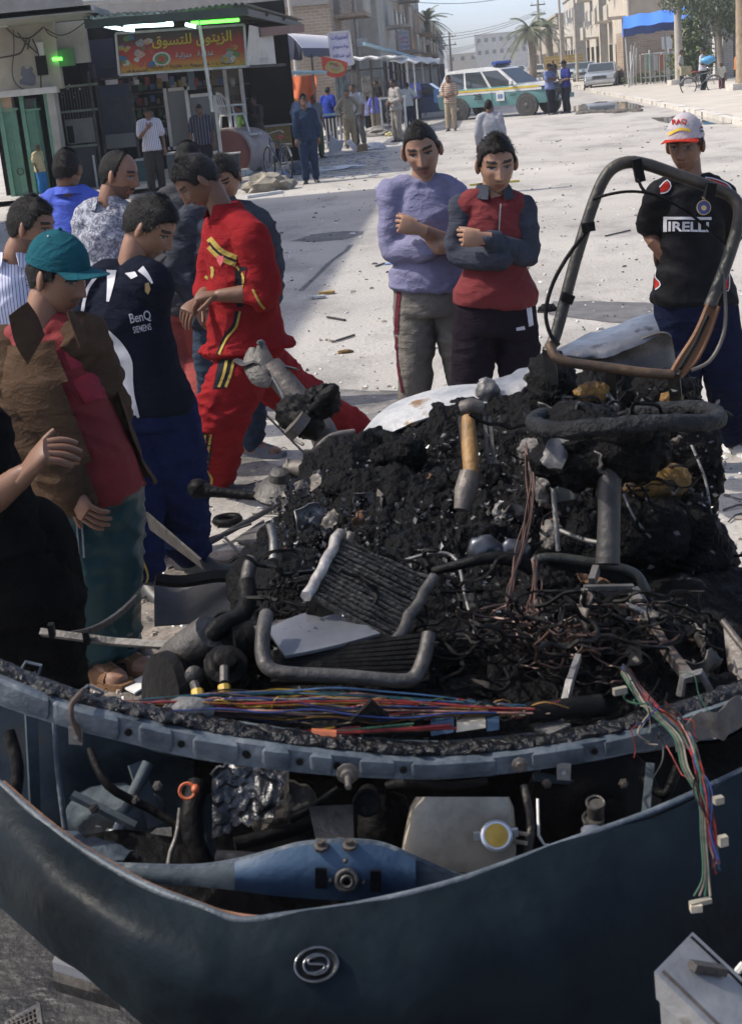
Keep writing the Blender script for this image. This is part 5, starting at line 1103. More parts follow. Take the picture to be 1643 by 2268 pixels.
# --- boy in the lilac sweatshirt
J = PJ(6.5, dict(hed=(934, 333, -.03), nek=(940, 398), che=(945, 480), pel=(955, 640), shA=(868, 434), shB=(1010, 430), elA=(872, 556, -.03), wrA=(985, 548, -.20), elB=(1020, 552, -.03), wrB=(930, 508, -.22),
    hipA=(918, 655), hipB=(996, 655), knA=(918, 850), knB=(1032, 850), anA=('g', 910, 1072), anB=('g', 1048, 1072), look=look(-8, 13), tilt=V(-.1, 0, 0)))
r_, s_ = person(J, dict(label='boy in lilac sweatshirt and grey track trousers, arms folded, behind the wreck', front=V(0, -1, 0), skin=SK3, k=.98, tw=.93, hk=1.05, hair='buzz', beard='m',
    top=dict(mat=cl('lilac', (.185, .182, .275), (.155, .152, .235)), sleeve=1.75, ease=.013, hem=-.005, flare=.008, fold=.016, fs=8, name='sweatshirt'), sleeveB=1.4, bottom=dict(mat=cl('warm_grey', (.165, .15, .13)), ease=.010, hem=.070, fold=.010),
    handA=dict(d=V(1, -.1, .1), n=V(0, 1, .2), thumb=-1, curl=.7), handB=dict(d=V(-.85, -.05, .35), n=V(.1, 1, -.2), thumb=-1, curl=1.2, k=.97, tuck=.9), shoe_mat=SHB, seed=2))
stick_strip(s_['trousers'], [(885, 640), (880, 690), (878, 740)], 9, 'side_stripe', cl('maroon', (.10, .02, .03)), s_['trousers_o'])
stick_strip(s_['trousers'], [(878, 745), (880, 800), (892, 870)], 5, 'side_stripe', cl('maroon', (0, 0, 0)), s_['trousers_o'])
# --- boy in the red zip-neck jumper
J = PJ(6.2, dict(hed=(1099, 363, -.03), nek=(1094, 428), che=(1092, 505), pel=(1097, 680), shA=(1024, 464), shB=(1162, 464), elA=(1014, 566, -.03), wrA=(1120, 575, -.2), elB=(1168, 568, -.03), wrB=(1072, 528, -.22),
    hipA=(1056, 690), hipB=(1138, 690), knA=(1040, 880), knB=(1156, 880), anA=('g', 1030, 1105), anB=('g', 1168, 1105), look=look(2, 12), tilt=V(0, 0, 0)))
redk = MW('ribbed_red_knit', (.15, .011, .013), (.10, .008, .010), 95, 'X', .9, .2, bump=.3); crease(redk); gr = cl('slate', (.030, .034, .046), (.045, .05, .064))
r_, s_ = person(J, dict(label='boy in dark red zip-neck jumper with slate sleeves, arms folded', front=V(0, -1, 0), skin=SK3, k=.96, tw=.90, hk=1.03, hair='short', beard='',
    top=dict(mat=redk, sleeve=1.95, sleeve_mat=gr, ease=.008, hem=-.01, fold=.009, collar=gr, name='jumper'), bottom=dict(mat=cl('aubergine', (.013, .009, .014)), ease=.014, hem=.080, fold=.010),
    handA='hide', handB=dict(d=V(-.9, -.05, .12), n=V(.1, 1, -.1), thumb=-1, curl=1.2, k=.97, tuck=.9), shoe_mat=SHB, seed=3))
stick_strip(s_['shirt'], [(1118-10, 452), (1106, 480), (1104, 520)], 3, 'zip', cl('zip', (.35, .33, .3)), s_['shirt_o'])
crease(bpy.data.materials['cloth_black_jersey']) if 'cloth_black_jersey' in bpy.data.materials else None
stick_poly(s_['trousers'], [(1162, 664), (1174, 664), (1180, 720), (1170, 724)], 'side_panel', cl('white_panel', (.55, .54, .55)), s_['trousers_o'])
stick_poly(s_['trousers'], [(1142, 726), (1160, 722), (1162, 730), (1143, 733)], 'logo_patch', cl('white_panel', (0, 0, 0)), s_['trousers_o'])
# --- boy in the black football shirt and the pale cap
J = PJ(6.6, dict(hed=(1517, 322, -.02), nek=(1527, 392), che=(1530, 475), pel=(1537, 660), shA=(1462, 428), shB=(1598, 435), elA=(1440, 512, .10), wrA=(1452, 545, .02), elB=(1618, 530, .08), wrB=(1600, 580, .1),
    hipA=(1498, 672), hipB=(1580, 672), knA=(1504, 830), knB=(1604, 830), anA=('g', 1512, 1040), anB=('g', 1628, 1002), look=look(-28, 6), toeA=V(-.3, -1, 0), toeB=V(.35, -1, 0)))
r_, s_ = person(J, dict(label='boy in black football shirt and pale baseball cap, behind the seat hoop', front=V(-.12, -1, 0), skin=SK2, k=.98, tw=.92, hk=1.0, hair='cap',
    top=dict(mat=M('cloth_black_jersey', (.0045, .0045, .0055), (.008, .008, .0095), 20, .62, bump=.2, bscale=120, spec=.06), sleeve=.82, ease=.016, hem=.02, fold=.010, name='football_shirt', cuff=.014), bottom=dict(mat=cl('navy_track', (.006, .009, .028)), ease=.026, hem=.075, fold=.012),
    handA=dict(d=V(.5, -.2, -.6), n=V(.6, .6, 0), thumb=-1, curl=.9), handB='hide', shoes='sandal', shoe_mat=cl('white_strap', (.6, .6, .6)), strap_mat=cl('white_strap', (0, 0, 0)), seed=4,
    cap=dict(mat=cl('cap_white', (.42, .38, .39)), brim=cl('cap_red', (.34, .03, .018)))))
WHT = M('print_white', (.42, .42, .44), (.36, .36, .38), 30, .6)
SO = s_['shirt_o']; SB = s_['shirt']
# lettering PIRELLI with its long P
stick_text(SB, 'IRELLI', 1524, 502, 88, 22, .02, 'lettering', WHT, SO, bold=.03)
for poly in ([(1469, 480), (1574, 481), (1574, 487), (1469, 486)], [(1469, 480), (1477, 480), (1477, 513), (1469, 513)]):
    stick_poly(SB, poly, 'lettering', WHT, SO, .005)
RED = cl('flame_red', (.32, .022, .016))
for poly in ([(1562, 395), (1582, 398), (1612, 412), (1622, 438), (1608, 436), (1604, 428), (1594, 434), (1588, 424), (1578, 425), (1574, 410)], [(1436, 585), (1452, 598), (1450, 612), (1462, 628), (1452, 640), (1443, 636), (1440, 610)], [(1460, 415), (1476, 400), (1484, 412), (1476, 425), (1462, 428)], [(1594, 600), (1610, 590), (1612, 640), (1596, 640)]):
    stick_poly(SB, poly, 'flame_print', RED, SO, .004); c = np.mean(poly, 0)
    stick_strip(SB, [c+(np.array(p)-c)*1.05 for p in poly], 2.5, 'flame_outline', WHT, SO, .005)
stick_poly(SB, [(1557+16*math.cos(a), 460+17*math.sin(a)) for a in np.arange(18)*2*math.pi/18], 'crest', M('crest_gold', (.42, .30, .12), None, 30, .5), SO, .005)
stick_poly(SB, [(1557+14*math.cos(a), 460+15*math.sin(a)) for a in np.arange(18)*2*math.pi/18], 'crest', M('crest_navy', (.02, .03, .12), None, 30, .5), SO, .006)
stick_poly(SB, [(1557+6*math.cos(a), 461+6*math.sin(a)) for a in np.arange(12)*2*math.pi/12], 'crest', M('crest_gold', (0, 0, 0)), SO, .007)
stick_poly(SB, [(1557+(6 if i % 2 == 0 else 2.6)*math.sin(i*math.pi/5), 438-(6 if i % 2 == 0 else 2.6)*math.cos(i*math.pi/5)) for i in range(10)], 'star', M('crest_gold', (0, 0, 0)), SO, .005)
CB_ = s_['cap']; CO = s_['cap_o']
stick_text(CB_, 'IRAQ', 1502, 271, 36, 13, -.05, 'cap_lettering', RED, CO, bold=.03)
stick_strip(CB_, [(1480, 298), (1505, 286), (1528, 290)], 6, 'cap_piping', M('piping_yellow', (.6, .4, .03), None, 30, .7), CO)
for i, m_ in enumerate((RED, WHT, M('print_black', (.02, .02, .02), None, 30, .7))): stick_poly(CB_, [(1550, 281+i*4), (1560, 279+i*4), (1560, 283+i*4), (1550, 285+i*4)], 'flag', m_, CO, .004)
# --- man in the red tracksuit
J = PJ(6.85, dict(hed=(438, 400, 0), nek=(497, 470, .02), che=(530, 570, .02), pel=(545, 745, .05), shA=(490, 523, .17), shB=(560, 531, -.15), elA=(470, 640, .16), wrA=(440, 668, -.02), elB=(588, 648, -.18), wrB=(480, 655, -.16),
    hipA=(530, 770, .14), hipB=(560, 775, -.02), knA=(672, 890, .55), knB=(487, 930, -.12), anA=('g', 800, 985), anB=('g', 485, 1085), look=look(-72, 38), toeA=V(-.9, -.4, 0), toeB=V(-.9, -.5, 0)))
rt = cl('crimson', (.21, .012, .014), (.17, .009, .012)); blk = cl('black_trim', (.015, .015, .02)); gold = cl('gold_trim', (.34, .25, .065))
r_, s_ = person(J, dict(label='man in crimson tracksuit with gold stripes striding left and looking down', front=V(-.95, -.3, 0), skin=SK2, k=1.06, hk=1.06, hair='short', beard='m',
    top=dict(mat=rt, sleeve=1.25, ease=.034, hem=.06, flare=.055, fold=.016, fs=6, collar=rt, name='track_top'), bottom=dict(mat=rt, ease=.045, hem=.092, fold=.016),
    handA=dict(d=V(-.5, -.6, -.3), n=V(-.3, .2, -1), thumb=1, curl=1.0, k=.95), handB=dict(d=V(-1, -.05, .02), n=V(0, .3, -1), thumb=1, curl=1.1, k=.95), shoe_mat=SHB, seed=7))
SB, SO, TB, TO = s_['shirt'], s_['shirt_o'], s_['trousers'], s_['trousers_o']
stick_strip(SB, [(464, 528), (490, 556), (525, 572)], 14, 'chest_stripe', gold, SO); stick_strip(SB, [(464, 546), (488, 570), (523, 585)], 12, 'chest_stripe', gold, SO); stick_strip(SB, [(464, 537), (489, 563), (524, 578)], 5, 'chest_stripe', blk, SO, .006)
stick_strip(SB, [(535, 590), (530, 640), (532, 680)], [26, 20, 14], 'side_panel', blk, SO); stick_strip(SB, [(524, 590), (540, 612), (536, 640)], 5, 'piping', gold, SO, .006)
stick_strip(SB, [(528, 690), (520, 720), (500, 745), (482, 785)], [14, 10, 8, 6], 'side_panel', blk, SO); stick_strip(SB, [(532, 690), (524, 722), (504, 748), (486, 785)], 5, 'piping', gold, SO, .006)
stick_strip(SB, [(455, 612), (466, 618), (472, 606), (470, 590)], 7, 'letter', gold, SO)
stick_strip(SB, [(560, 640), (575, 670), (592, 690)], 5, 'cuff_piping', gold, SO)
stick_poly(SB, [(482, 566), (496, 566), (497, 578), (489, 590), (482, 578)], 'crest', M('crest_red', (.55, .10, .10), None, 30, .6), SO, .006)
for poly, m_, of in (([(454, 782), (474, 778), (476, 798), (462, 810), (454, 800)], WHT, .005), ([(456, 784), (472, 780), (474, 797), (462, 807), (456, 799)], M('crest_red', (0, 0, 0)), .006), ([(459, 790), (470, 788), (468, 796), (460, 798)], WHT, .007)): stick_poly(TB, poly, 'crest', m_, TO, of)
stick_poly(TB, [(486, 795), (522, 798), (505, 858), (472, 862)], 'thigh_panel', blk, TO)
for x in (0, 15): stick_strip(TB, [(503+x, 799), (496+x, 830), (485+x, 858)], 6, 'thigh_stripe', gold, TO, .006)
stick_strip(TB, [(460, 960), (456, 1010), (452, 1040), (462, 1065)], 24, 'shin_panel', blk, TO)
for x in (-4, 8): stick_strip(TB, [(460+x, 962), (453+x, 1010), (450+x, 1040), (462+x, 1058), (460+x, 1075)], 5, 'shin_stripe', gold, TO, .006)
# --- man in slate jacket and jeans behind him
J = PJ(7.7, dict(hed=(500, 392, 0), nek=(492, 450), che=(495, 545), pel=(505, 710), shA=(418, 495), shB=(572, 501), elA=(400, 600, -.04), wrA=(440, 680, -.12), elB=(597, 610, 0), wrB=(592, 690, -.02), hipA=(470, 725), hipB=(545, 725), knA=(470, 850), knB=(558, 850), anA=('g', 470, 1000), anB=('g', 560, 1010), look=look(-20, 25), toeB=V(.9, -.45, 0), toeA=V(-.3, -1, 0)))
person(J, dict(label='person in slate jacket, jeans and sandals behind the crimson tracksuit', front=V(-.15, -1, 0), skin=SK1, k=1.0, hair='short', top=dict(mat=cl('slate_jacket', (.032, .037, .048), (.045, .05, .062)), sleeve=1.9, ease=.03, hem=.03, fold=.016, name='jacket', collar=cl('slate_jacket', (0, 0, 0))),
    bottom=dict(mat=cl('denim', (.026, .04, .066), (.036, .055, .08)), ease=.016, hem=.07), shoes='sandal', shoe_mat=cl('grey_sandal', (.14, .15, .17)), seed=8))
# --- boy in grey t-shirt and salmon trousers, back turned
J = PJ(9.0, dict(hed=(418, 358, 0), nek=(404, 412), che=(395, 490), pel=(404, 668), shA=(356, 451), shB=(450, 451), elA=(345, 560), wrA=(352, 640, .05), elB=(455, 560), wrB=(455, 640, .05), hipA=(385, 680), hipB=(432, 680), knA=(390, 800), knB=(436, 800), anA=('g', 395, 940), anB=('g', 442, 940), look=look(160, 20), toeA=V(0, 1, 0), toeB=V(0, 1, 0)))
person(J, dict(label='youth in grey t-shirt and salmon trousers with back turned, left of crimson tracksuit', front=V(0, 1, 0), skin=SK3, k=1.0, hair='short', top=dict(mat=cl('mid_grey', (.06, .06, .064)), sleeve=.95, ease=.024, hem=.06, fold=.014), bottom=dict(mat=cl('salmon', (.27, .062, .055)), ease=.02, hem=.075), shoe_mat=SHB, seed=9))
# --- boy in the navy football shirt
J = PJ(5.75, dict(hed=(333, 502, 0), nek=(288, 590, 0), che=(280, 690), pel=(318, 880), shA=(215, 637, .05), shB=(336, 623, -.08), elA=(198, 760, .06), wrA=(215, 880, .05), elB=(322, 760, .10), wrB=(350, 860, .10), hipA=(290, 900, .02), hipB=(372, 900, 0), knA=(305, 1080, -.08), knB=(402, 1075, .0), anA=('g', 318, 1312), anB=('g', 425, 1262), look=look(70, 34), toeA=V(.5, -.7, 0), toeB=V(.8, -.5, 0)))
nav = cl('navy_jersey', (.0045, .006, .013), (.006, .008, .017)); r_, s_ = person(J, dict(label='boy in navy football shirt with white flashes, head bowed to the right', front=V(.45, -.85, 0), skin=SK1, k=1.03, hk=1.05, hair='thick',
    top=dict(mat=nav, sleeve=.72, ease=.028, hem=.05, fold=.012, fs=6, name='football_shirt', cuff=.016), bottom=dict(mat=cl('royal_navy', (.005, .009, .036), (.008, .014, .055)), ease=.036, hem=.088, fold=.016), handA=dict(d=V(.1, -.3, -1), n=V(.8, 0, 0), thumb=1, curl=.5), handB='hide', shoe_mat=SHB, seed=10))
SB, SO, TB, TO = s_['shirt'], s_['shirt_o'], s_['trousers'], s_['trousers_o']
stick_strip(SB, [(248, 598), (246, 630), (240, 668)], [22, 14, 6], 'flash', WHT, SO); stick_strip(SB, [(312, 595), (326, 610), (338, 628)], [16, 10, 4], 'flash', WHT, SO)
stick_strip(SB, [(232, 727), (258, 760), (280, 800), (284, 850), (292, 890), (312, 938)], [6, 22, 26, 24, 18, 4], 'flash', WHT, SO)
stick_strip(SB, [(224, 602), (195, 640), (182, 700)], 7, 'sleeve_stripe', WHT, SO); stick_poly(SB, [(278, 605), (300, 602), (306, 612), (292, 618)], 'neck_tab', WHT, SO)
stick_text(SB, 'BenQ', 311, 703, 46, 25, -.20, 'lettering', WHT, SO, bold=.012); stick_text(SB, 'SIEMENS', 315, 727, 40, 15, -.20, 'lettering', WHT, SO, bold=.012)
stick_poly(SB, [(322, 628), (330, 626), (334, 640), (329, 652), (322, 645)], 'crest', M('crest_gold', (0, 0, 0)), SO, .005)
for x in (0, 12): stick_strip(TB, [(288+x, 1130), (292+x, 1180), (300+x, 1225), (316+x, 1275), (306+x, 1300)], 4.5, 'leg_stripe', gold, TO)
# --- boy in the teal cap
J = PJ(4.72, dict(hed=(128, 612, 0), nek=(92, 715, 0), che=(118, 830), pel=(190, 1040), shA=(18, 778, .06), shB=(182, 755, -.02), elA=(42, 935, -.06), wrA=(160, 1090, -.16), elB=(232, 900, .06), wrB=(262, 985, .06), hipA=(178, 1075, .04), hipB=(240, 1065, .02), knA=(205, 1270), knB=(245, 1265, .04), anA=('g', 205, 1500), anB=('g', 252, 1478), look=look(62, 16), toeA=V(.7, -.7, 0), toeB=V(.8, -.6, 0)))
tee = M('cloth_red_tee', (.18, .009, .011), (.14, .008, .010), 6, .85, bump=.2, bscale=120); jk = cl('brown_cord', (.054, .033, .020), (.072, .045, .028)); tl = cl('teal_cap', (.010, .072, .092))
r_, s_ = person(J, dict(label='boy in teal baseball cap, brown open jacket and red t-shirt at left', front=V(.55, -.8, 0), skin=SK1, k=1.06, hk=1.05, hair='cap', beard='m', top=dict(mat=tee, sleeve=.4, ease=.012, hem=.095, fold=.008, name='t_shirt'), bottom=dict(mat=M('teal_shell_fabric', (.005, .036, .044), (.006, .042, .051), 5, .42, bump=.06, bscale=60, spec=.3), ease=.03, hem=.09, fold=.011),
    handA=dict(d=V(.5, -.5, -.7), n=V(.6, .5, -.2), thumb=-1, curl=.55, k=.95), handB=dict(d=V(.2, -.2, -1), n=V(-.8, 0, 0), thumb=1, curl=.5, k=.9), shoes='sandal', shoe_mat=cl('tan_sandal', (.16, .09, .05)), seed=11, cap=dict(mat=tl)))
# jacket: open front shell built over the same joints
def open_jacket(J, k, mat, parent, e, hem, front, gap=.55, seed=0):
    J = dict(J); J['front'] = nrm(front); rr, rgf = rings_torso(J, k, e, hem, flare=.02); mb = MB()
    for a, b in zip(rr[:-1], rr[1:]): pass
    cols = np.array(rr); R_, n, _ = cols.shape; fi = interp_rings(cols, 26, 48); cen = fi.mean(1, keepdims=True); fr = nrm(front)
    d = nrm_rows((fi-cen).reshape(-1, 3)).reshape(fi.shape); ang = (d@fr); hgt = np.linspace(0, 1, fi.shape[0])[:, None]
    keep = ang < (.86+.08*hgt); fi = fi+d*(fbm(fi.reshape(-1, 3)*7+seed, 2, ridge=True).reshape(fi.shape[:2])*.010)[:, :, None]
    v = np.concatenate([fi.reshape(-1, 3), (fi-d*.006).reshape(-1, 3)]); A_, B_ = fi.shape[:2]; N = A_*B_; f = []
    for i in range(A_-1):
        for j in range(B_):
            j2 = (j+1) % B_; q = (i*B_+j, i*B_+j2, (i+1)*B_+j2, (i+1)*B_+j)
            if all(keep.reshape(-1)[t] for t in q): f += [q, tuple(N+t for t in q[::-1])]
    mb.add(v, f)
    mb2 = MB()
    for s in 'AB': limb(mb2, [J['sh'+s], (J['sh'+s]+J['el'+s])/2, J['el'+s], (J['el'+s]+J['wr'+s])/2, J['el'+s]+(J['wr'+s]-J['el'+s])*.93], np.array([.080, .074, .066, .060, .052])*k+.004)
    v2, f2 = remesh(mb2, .0105, 5); v2 = folds(v2, f2, .016, 8, seed); mb.add(v2, f2)
    o = mb.build('jacket', mat, parent, smooth=True); return o, bvh_of(np.concatenate(mb.v), mb.f)
def interp_rings(c, nr, nc):
    R_, n, _ = c.shape; t = np.linspace(0, R_-1, nr); i0 = np.minimum(t.astype(int), R_-2); fr = (t-i0)[:, None, None]; r = c[i0]*(1-fr)+c[i0+1]*fr
    r = np.concatenate([r, r[:, :1]], 1); s = np.linspace(0, n, nc, endpoint=False); j0 = s.astype(int); g = (s-j0)[None, :, None]; return r[:, j0]*(1-g)+r[:, j0+1]*g
jo, jb = open_jacket(J, 1.06, jk, r_, .050, .10, V(.76, -.62, 0), seed=3)
for top, bot in (([(62, 668), (84, 700), (100, 742)], [(20, 700), (34, 760), (62, 808)]), ([(165, 690), (178, 712), (196, 752)], [(150, 690), (160, 720), (178, 770)])):
    sheet('collar', [(x, y, 4.58) for x, y in top], [(x, y, 4.53) for x, y in bot], jk, .006, 10, 6, -.01, parent=jo)
stick_strip(s_['shirt'], [(150, 800), (185, 785), (215, 770)], 44, 'faded_print', M('print_maroon', (.20, .012, .03), (.30, .014, .022), 30, .9), s_['shirt_o'], .004)
stick_strip(s_['shirt'], [(175, 870), (205, 855), (238, 850)], 60, 'faded_print', M('print_maroon', (0, 0, 0)), s_['shirt_o'], .004)
for x, y in ((62, 540), (108, 524)): 
    h_ = hit(s_['cap'], x, y, .002)
    if h_ is not None: MB().ball(h_, .004, 8, 5).build('eyelet', WHT, s_['cap_o'])
for x in (0, 11): stick_strip(s_['trousers'], [(168+x, 1130), (172+x, 1180), (176+x, 1235)], 4, 'side_stripe', cl('stripe_grey', (.3, .34, .36)), s_['trousers_o'])
# --- person in black at the left edge
J = PJ(3.95, dict(hed=(-190, 680, 0), nek=(-160, 840), che=(-110, 970), pel=(-20, 1230), shA=(-260, 917, .1), shB=(-35, 957, -.02), elA=(-190, 1080, .1), wrA=(-120, 1230, .0), elB=(-50, 1130, -.10), wrB=(62, 1045, -.22), hipA=(-30, 1220, .04), hipB=(70, 1210, .04), knA=(0, 1480), knB=(95, 1450, .02), anA=('g', 20, 1760), anB=('g', 120, 1700), look=look(75, 20), toeA=V(.9, -.2, 0), toeB=V(.9, 0, 0)))
person(J, dict(label='person in black at the left edge holding up one bare forearm', front=V(.8, -.55, 0), skin=SK2, k=1.06, hair='short', top=dict(mat=cl('jet', (.002, .002, .0022), (.0035, .0035, .004)), sleeve=.85, ease=.03, hem=.16, flare=.03, fold=.012), bottom=dict(mat=cl('jet', (0, 0, 0)), ease=.05, hem=.12),
    handA='hide', handB=dict(d=V(.55, -.25, .55), n=V(.45, .45, -.7), thumb=1, curl=1.0), shoe_mat=SHB, seed=12))
# --- man with plaid collar behind the teal cap
J = PJ(6.1, dict(hed=(72, 502, 0), nek=(32, 580), che=(15, 680), pel=(40, 850), shA=(-50, 623, .03), shB=(72, 623, .03), elA=(-70, 740), wrA=(-60, 840), elB=(80, 740), wrB=(90, 840), hipA=(10, 870), hipB=(80, 870), knA=(30, 1030), knB=(95, 1030), anA=('g', 40, 1225), anB=('g', 105, 1225), look=look(72, 12)))
plaid = MW('cloth_plaid', (.56, .57, .66), (.06, .07, .20), 24, 'X', .85, .1, pos=(.86, .92)); person(J, dict(label='man with combed black hair and pale plaid shirt, behind the teal cap', front=V(.7, -.7, 0), skin=SK1, k=1.0, hair='thick', beard='b', top=dict(mat=plaid, sleeve=.8, ease=.02, collar=plaid, hem=.08), bottom=dict(mat=cl('charcoal', (.04, .04, .045)), ease=.02), shoe_mat=SHB, seed=13))
# --- man in blue shirt, back turned
J = PJ(8.4, dict(hed=(150, 378, 0), nek=(155, 428), che=(160, 490), pel=(185, 650), shA=(108, 455), shB=(206, 449), elA=(98, 545), wrA=(120, 620, .06), elB=(225, 540), wrB=(220, 620, .06), hipA=(165, 665), hipB=(212, 665), knA=(172, 790), knB=(218, 790), anA=('g', 182, 960), anB=('g', 228, 955), look=look(165, 15), toeA=V(0, 1, 0), toeB=V(0, 1, 0)))
bl = cl('cornflower', (.065, .10, .40), (.08, .12, .45)); person(J, dict(label='man in cornflower blue shirt seen from behind, at left', front=V(.1, 1, 0), skin=SK2, k=1.0, hair='short', top=dict(mat=bl, sleeve=1.9, ease=.028, collar=bl, fold=.016, hem=.1), bottom=dict(mat=cl('charcoal', (0, 0, 0)), ease=.02), shoe_mat=SHB, seed=14))
# --- bearded man in marbled shirt
J = PJ(7.5, dict(hed=(264, 388, 0), nek=(240, 452), che=(240, 530), pel=(262, 700), shA=(196, 489, .03), shB=(288, 483, -.02), elA=(188, 590), wrA=(205, 670, -.05), elB=(300, 590), wrB=(300, 670), hipA=(240, 715), hipB=(292, 715), knA=(248, 850), knB=(298, 850), anA=('g', 255, 1010), anB=('g', 305, 1005), look=look(72, 12)))
marb = M('cloth_marbled', (.30, .31, .35), (.045, .05, .075), 38, .8, bump=.2, detail=9, contrast=(.44, .54), c3=(.30, .31, .36)); person(J, dict(label='balding bearded man in grey marbled shirt looking right', front=V(.75, -.6, 0), skin=SK1, k=1.0, hk=1.04, hair='bald', beard='bmM', top=dict(mat=marb, sleeve=.9, ease=.026, collar=marb, hem=.1, fold=.014), bottom=dict(mat=cl('charcoal', (0, 0, 0)), ease=.02), shoe_mat=SHB, seed=15))
# ================================================================== the street behind
def sc(y): return FPX/(y*math.cos(PITCH)+.5)          # display px per metre at depth y (eye level)
def bxw(mb, cx, cy, w, h, y, dep, mi=0, rz=0, back=True):
    c = P(cx, cy, y); s = sc(y); return mb.box(c+V(0, dep/2 if back else 0, 0), (w/s, dep, h/s), rz, mi)
def XL(y): return P(785, 150, 62)[0]+.098*(y-62)        # left street wall line
def XR(y): return P(1405, 120, 100)[0]+.098*(y-100)
M_cream = M('cream_plaster', (.34, .31, .25), (.46, .43, .36), 1.6, .9, bump=.3, bscale=18, c3=(.22, .2, .17), contrast=(.38, .66), detail=8)
M_conc = M('stained_concrete', (.30, .29, .26), (.45, .43, .39), 1.4, .92, bump=.4, bscale=14, detail=8)
M_green = M('mint_door_paint', (.10, .235, .165), (.145, .30, .215), 5, .6, bump=.25, bscale=20, c3=(.2, .2, .16), contrast=(.35, .7))
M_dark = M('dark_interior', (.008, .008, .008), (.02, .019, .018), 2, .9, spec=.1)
M_iron = M('dark_iron', (.035, .035, .034), (.08, .078, .07), 8, .6, .3)
M_pale = M('pale_metal', (.38, .38, .37), (.52, .52, .5), 6, .5, .2)
M_wht = M('dirty_white', (.48, .47, .44), (.62, .61, .58), 4, .6, bump=.15)
def brick_mat(name, c1, c2, cm, sx, sy):
    if name in _mats: return _mats[name]
    m = bpy.data.materials.new(name); m.use_nodes = True; nt = m.node_tree; b = nt.nodes['Principled BSDF']; b.inputs['Roughness'].default_value = .92
    tc = nt.nodes.new('ShaderNodeTexCoord'); mp = nt.nodes.new('ShaderNodeMapping'); mp.inputs['Rotation'].default_value = (math.pi/2, 0, 0)
    nt.links.new(tc.outputs['Object'], mp.inputs[0]); t = nt.nodes.new('ShaderNodeTexBrick'); t.inputs['Scale'].default_value = 1.0
    t.inputs['Color1'].default_value = (*c1, 1); t.inputs['Color2'].default_value = (*c2, 1); t.inputs['Mortar'].default_value = (*cm, 1)
    t.inputs['Brick Width'].default_value = sx; t.inputs['Row Height'].default_value = sy; t.inputs['Mortar Size'].default_value = .014
    nt.links.new(mp.outputs[0], t.inputs['Vector']); n = nt.nodes.new('ShaderNodeTexNoise'); n.inputs['Scale'].default_value = .9; n.inputs['Detail'].default_value = 8
    nt.links.new(tc.outputs['Object'], n.inputs['Vector']); x = nt.nodes.new('ShaderNodeMix'); x.data_type = 'RGBA'; x.blend_type = 'MULTIPLY'; x.inputs[0].default_value = .8
    r = nt.nodes.new('ShaderNodeValToRGB'); r.color_ramp.elements[0].position = .3; r.color_ramp.elements[0].color = (.6, .58, .55, 1); r.color_ramp.elements[1].position = .65
    nt.links.new(n.outputs[0], r.inputs[0]); nt.links.new(t.outputs[0], x.inputs[6]); nt.links.new(r.outputs[0], x.inputs[7]); nt.links.new(x.outputs[2], b.inputs['Base Color'])
    bp = nt.nodes.new('ShaderNodeBump'); bp.inputs['Strength'].default_value = .5; bp.inputs['Distance'].default_value = .02; nt.links.new(t.outputs['Fac'], bp.inputs['Height']); bp.invert = True; nt.links.new(bp.outputs[0], b.inputs['Normal'])
    _mats[name] = m; return m
M_brick = brick_mat('yellow_brick', (.36, .275, .195), (.30, .22, .15), (.40, .36, .30), .34, .12)
# ---- tall block left of the frame, whose shadow lies over the road
tb = empty('tall_block', (-10, 14, 0), 'tall plastered block beside the street, out past the left edge', 'building')
e0, e1 = V(-9.55, 9.8, 0), V(-7.95, 27.2, 0); wb = MB()
wb.poly([e0, e1, e1+V(-8, 0, 0), e0+V(-8, 0, 0)], 10.6, (0, 0, 1)); wb.build('wall', M_cream, tb)
for i in range(5):
    for z in (1.2, 4.6, 7.9):
        c = e0+(e1-e0)*(i+.5)/5+V(0, 0, z+.6); w_ = MB().box(c, (.12, 1.3, 1.4), math.atan2(-(e1-e0)[0], (e1-e0)[1])).build('window', M_iron, tb)
# ---- corner house with mint doors
Y1 = 32.6
ch = empty('corner_house', P(40, 440, Y1)*V(1, 1, 0), 'cream corner house with mint green doors and concrete ledge at far left', 'building')
def part(name, mats, parent, fn, **k):
    mb = MB(); fn(mb); return mb.build(name, mats, parent, **k)
part('upper_wall', M_cream, ch, lambda m: bxw(m, 0, 128, 250, 150, Y1, .3))
part('upper_wall', M_conc, ch, lambda m: bxw(m, 152, 95, 78, 86, Y1+.2, .3))
part('ledge', M_wht, ch, lambda m: bxw(m, 10, 209, 228, 13, Y1-.22, .4))
part('fascia_slab', M_conc, ch, lambda m: bxw(m, 30, 10, 330, 52, Y1-2.6, .3))
part('soffit', M('grey_soffit', (.22, .23, .20), (.30, .30, .27), 2, .9), ch, lambda m: m.box(P(40, 42, Y1-1.3)+V(0, 0, 0), (3.4, 2.6, .12)))
part('side_pier', M_conc, ch, lambda m: bxw(m, 128, 320, 16, 250, Y1-.05, .5))
part('plaster_patch', M('peach_plaster', (.42, .29, .20), (.36, .25, .18), 3, .9), ch, lambda m: bxw(m, 12, 232, 30, 30, Y1+.02, .2))
part('paint_patch', M('grey_paint', (.13, .14, .17), (.17, .18, .21), 6, .8), ch, lambda m: m.poly([P(x, y, Y1-.012) for x, y in ((48, 150), (54, 145), (56, 152), (64, 153), (68, 147), (74, 152), (72, 160), (79, 168), (80, 186), (72, 190), (45, 186), (44, 178), (52, 172), (46, 165))], .012, (0, 1, 0)))
part('door_recess', M_dark, ch, lambda m: bxw(m, 60, 330, 120, 245, Y1+.55, .1))
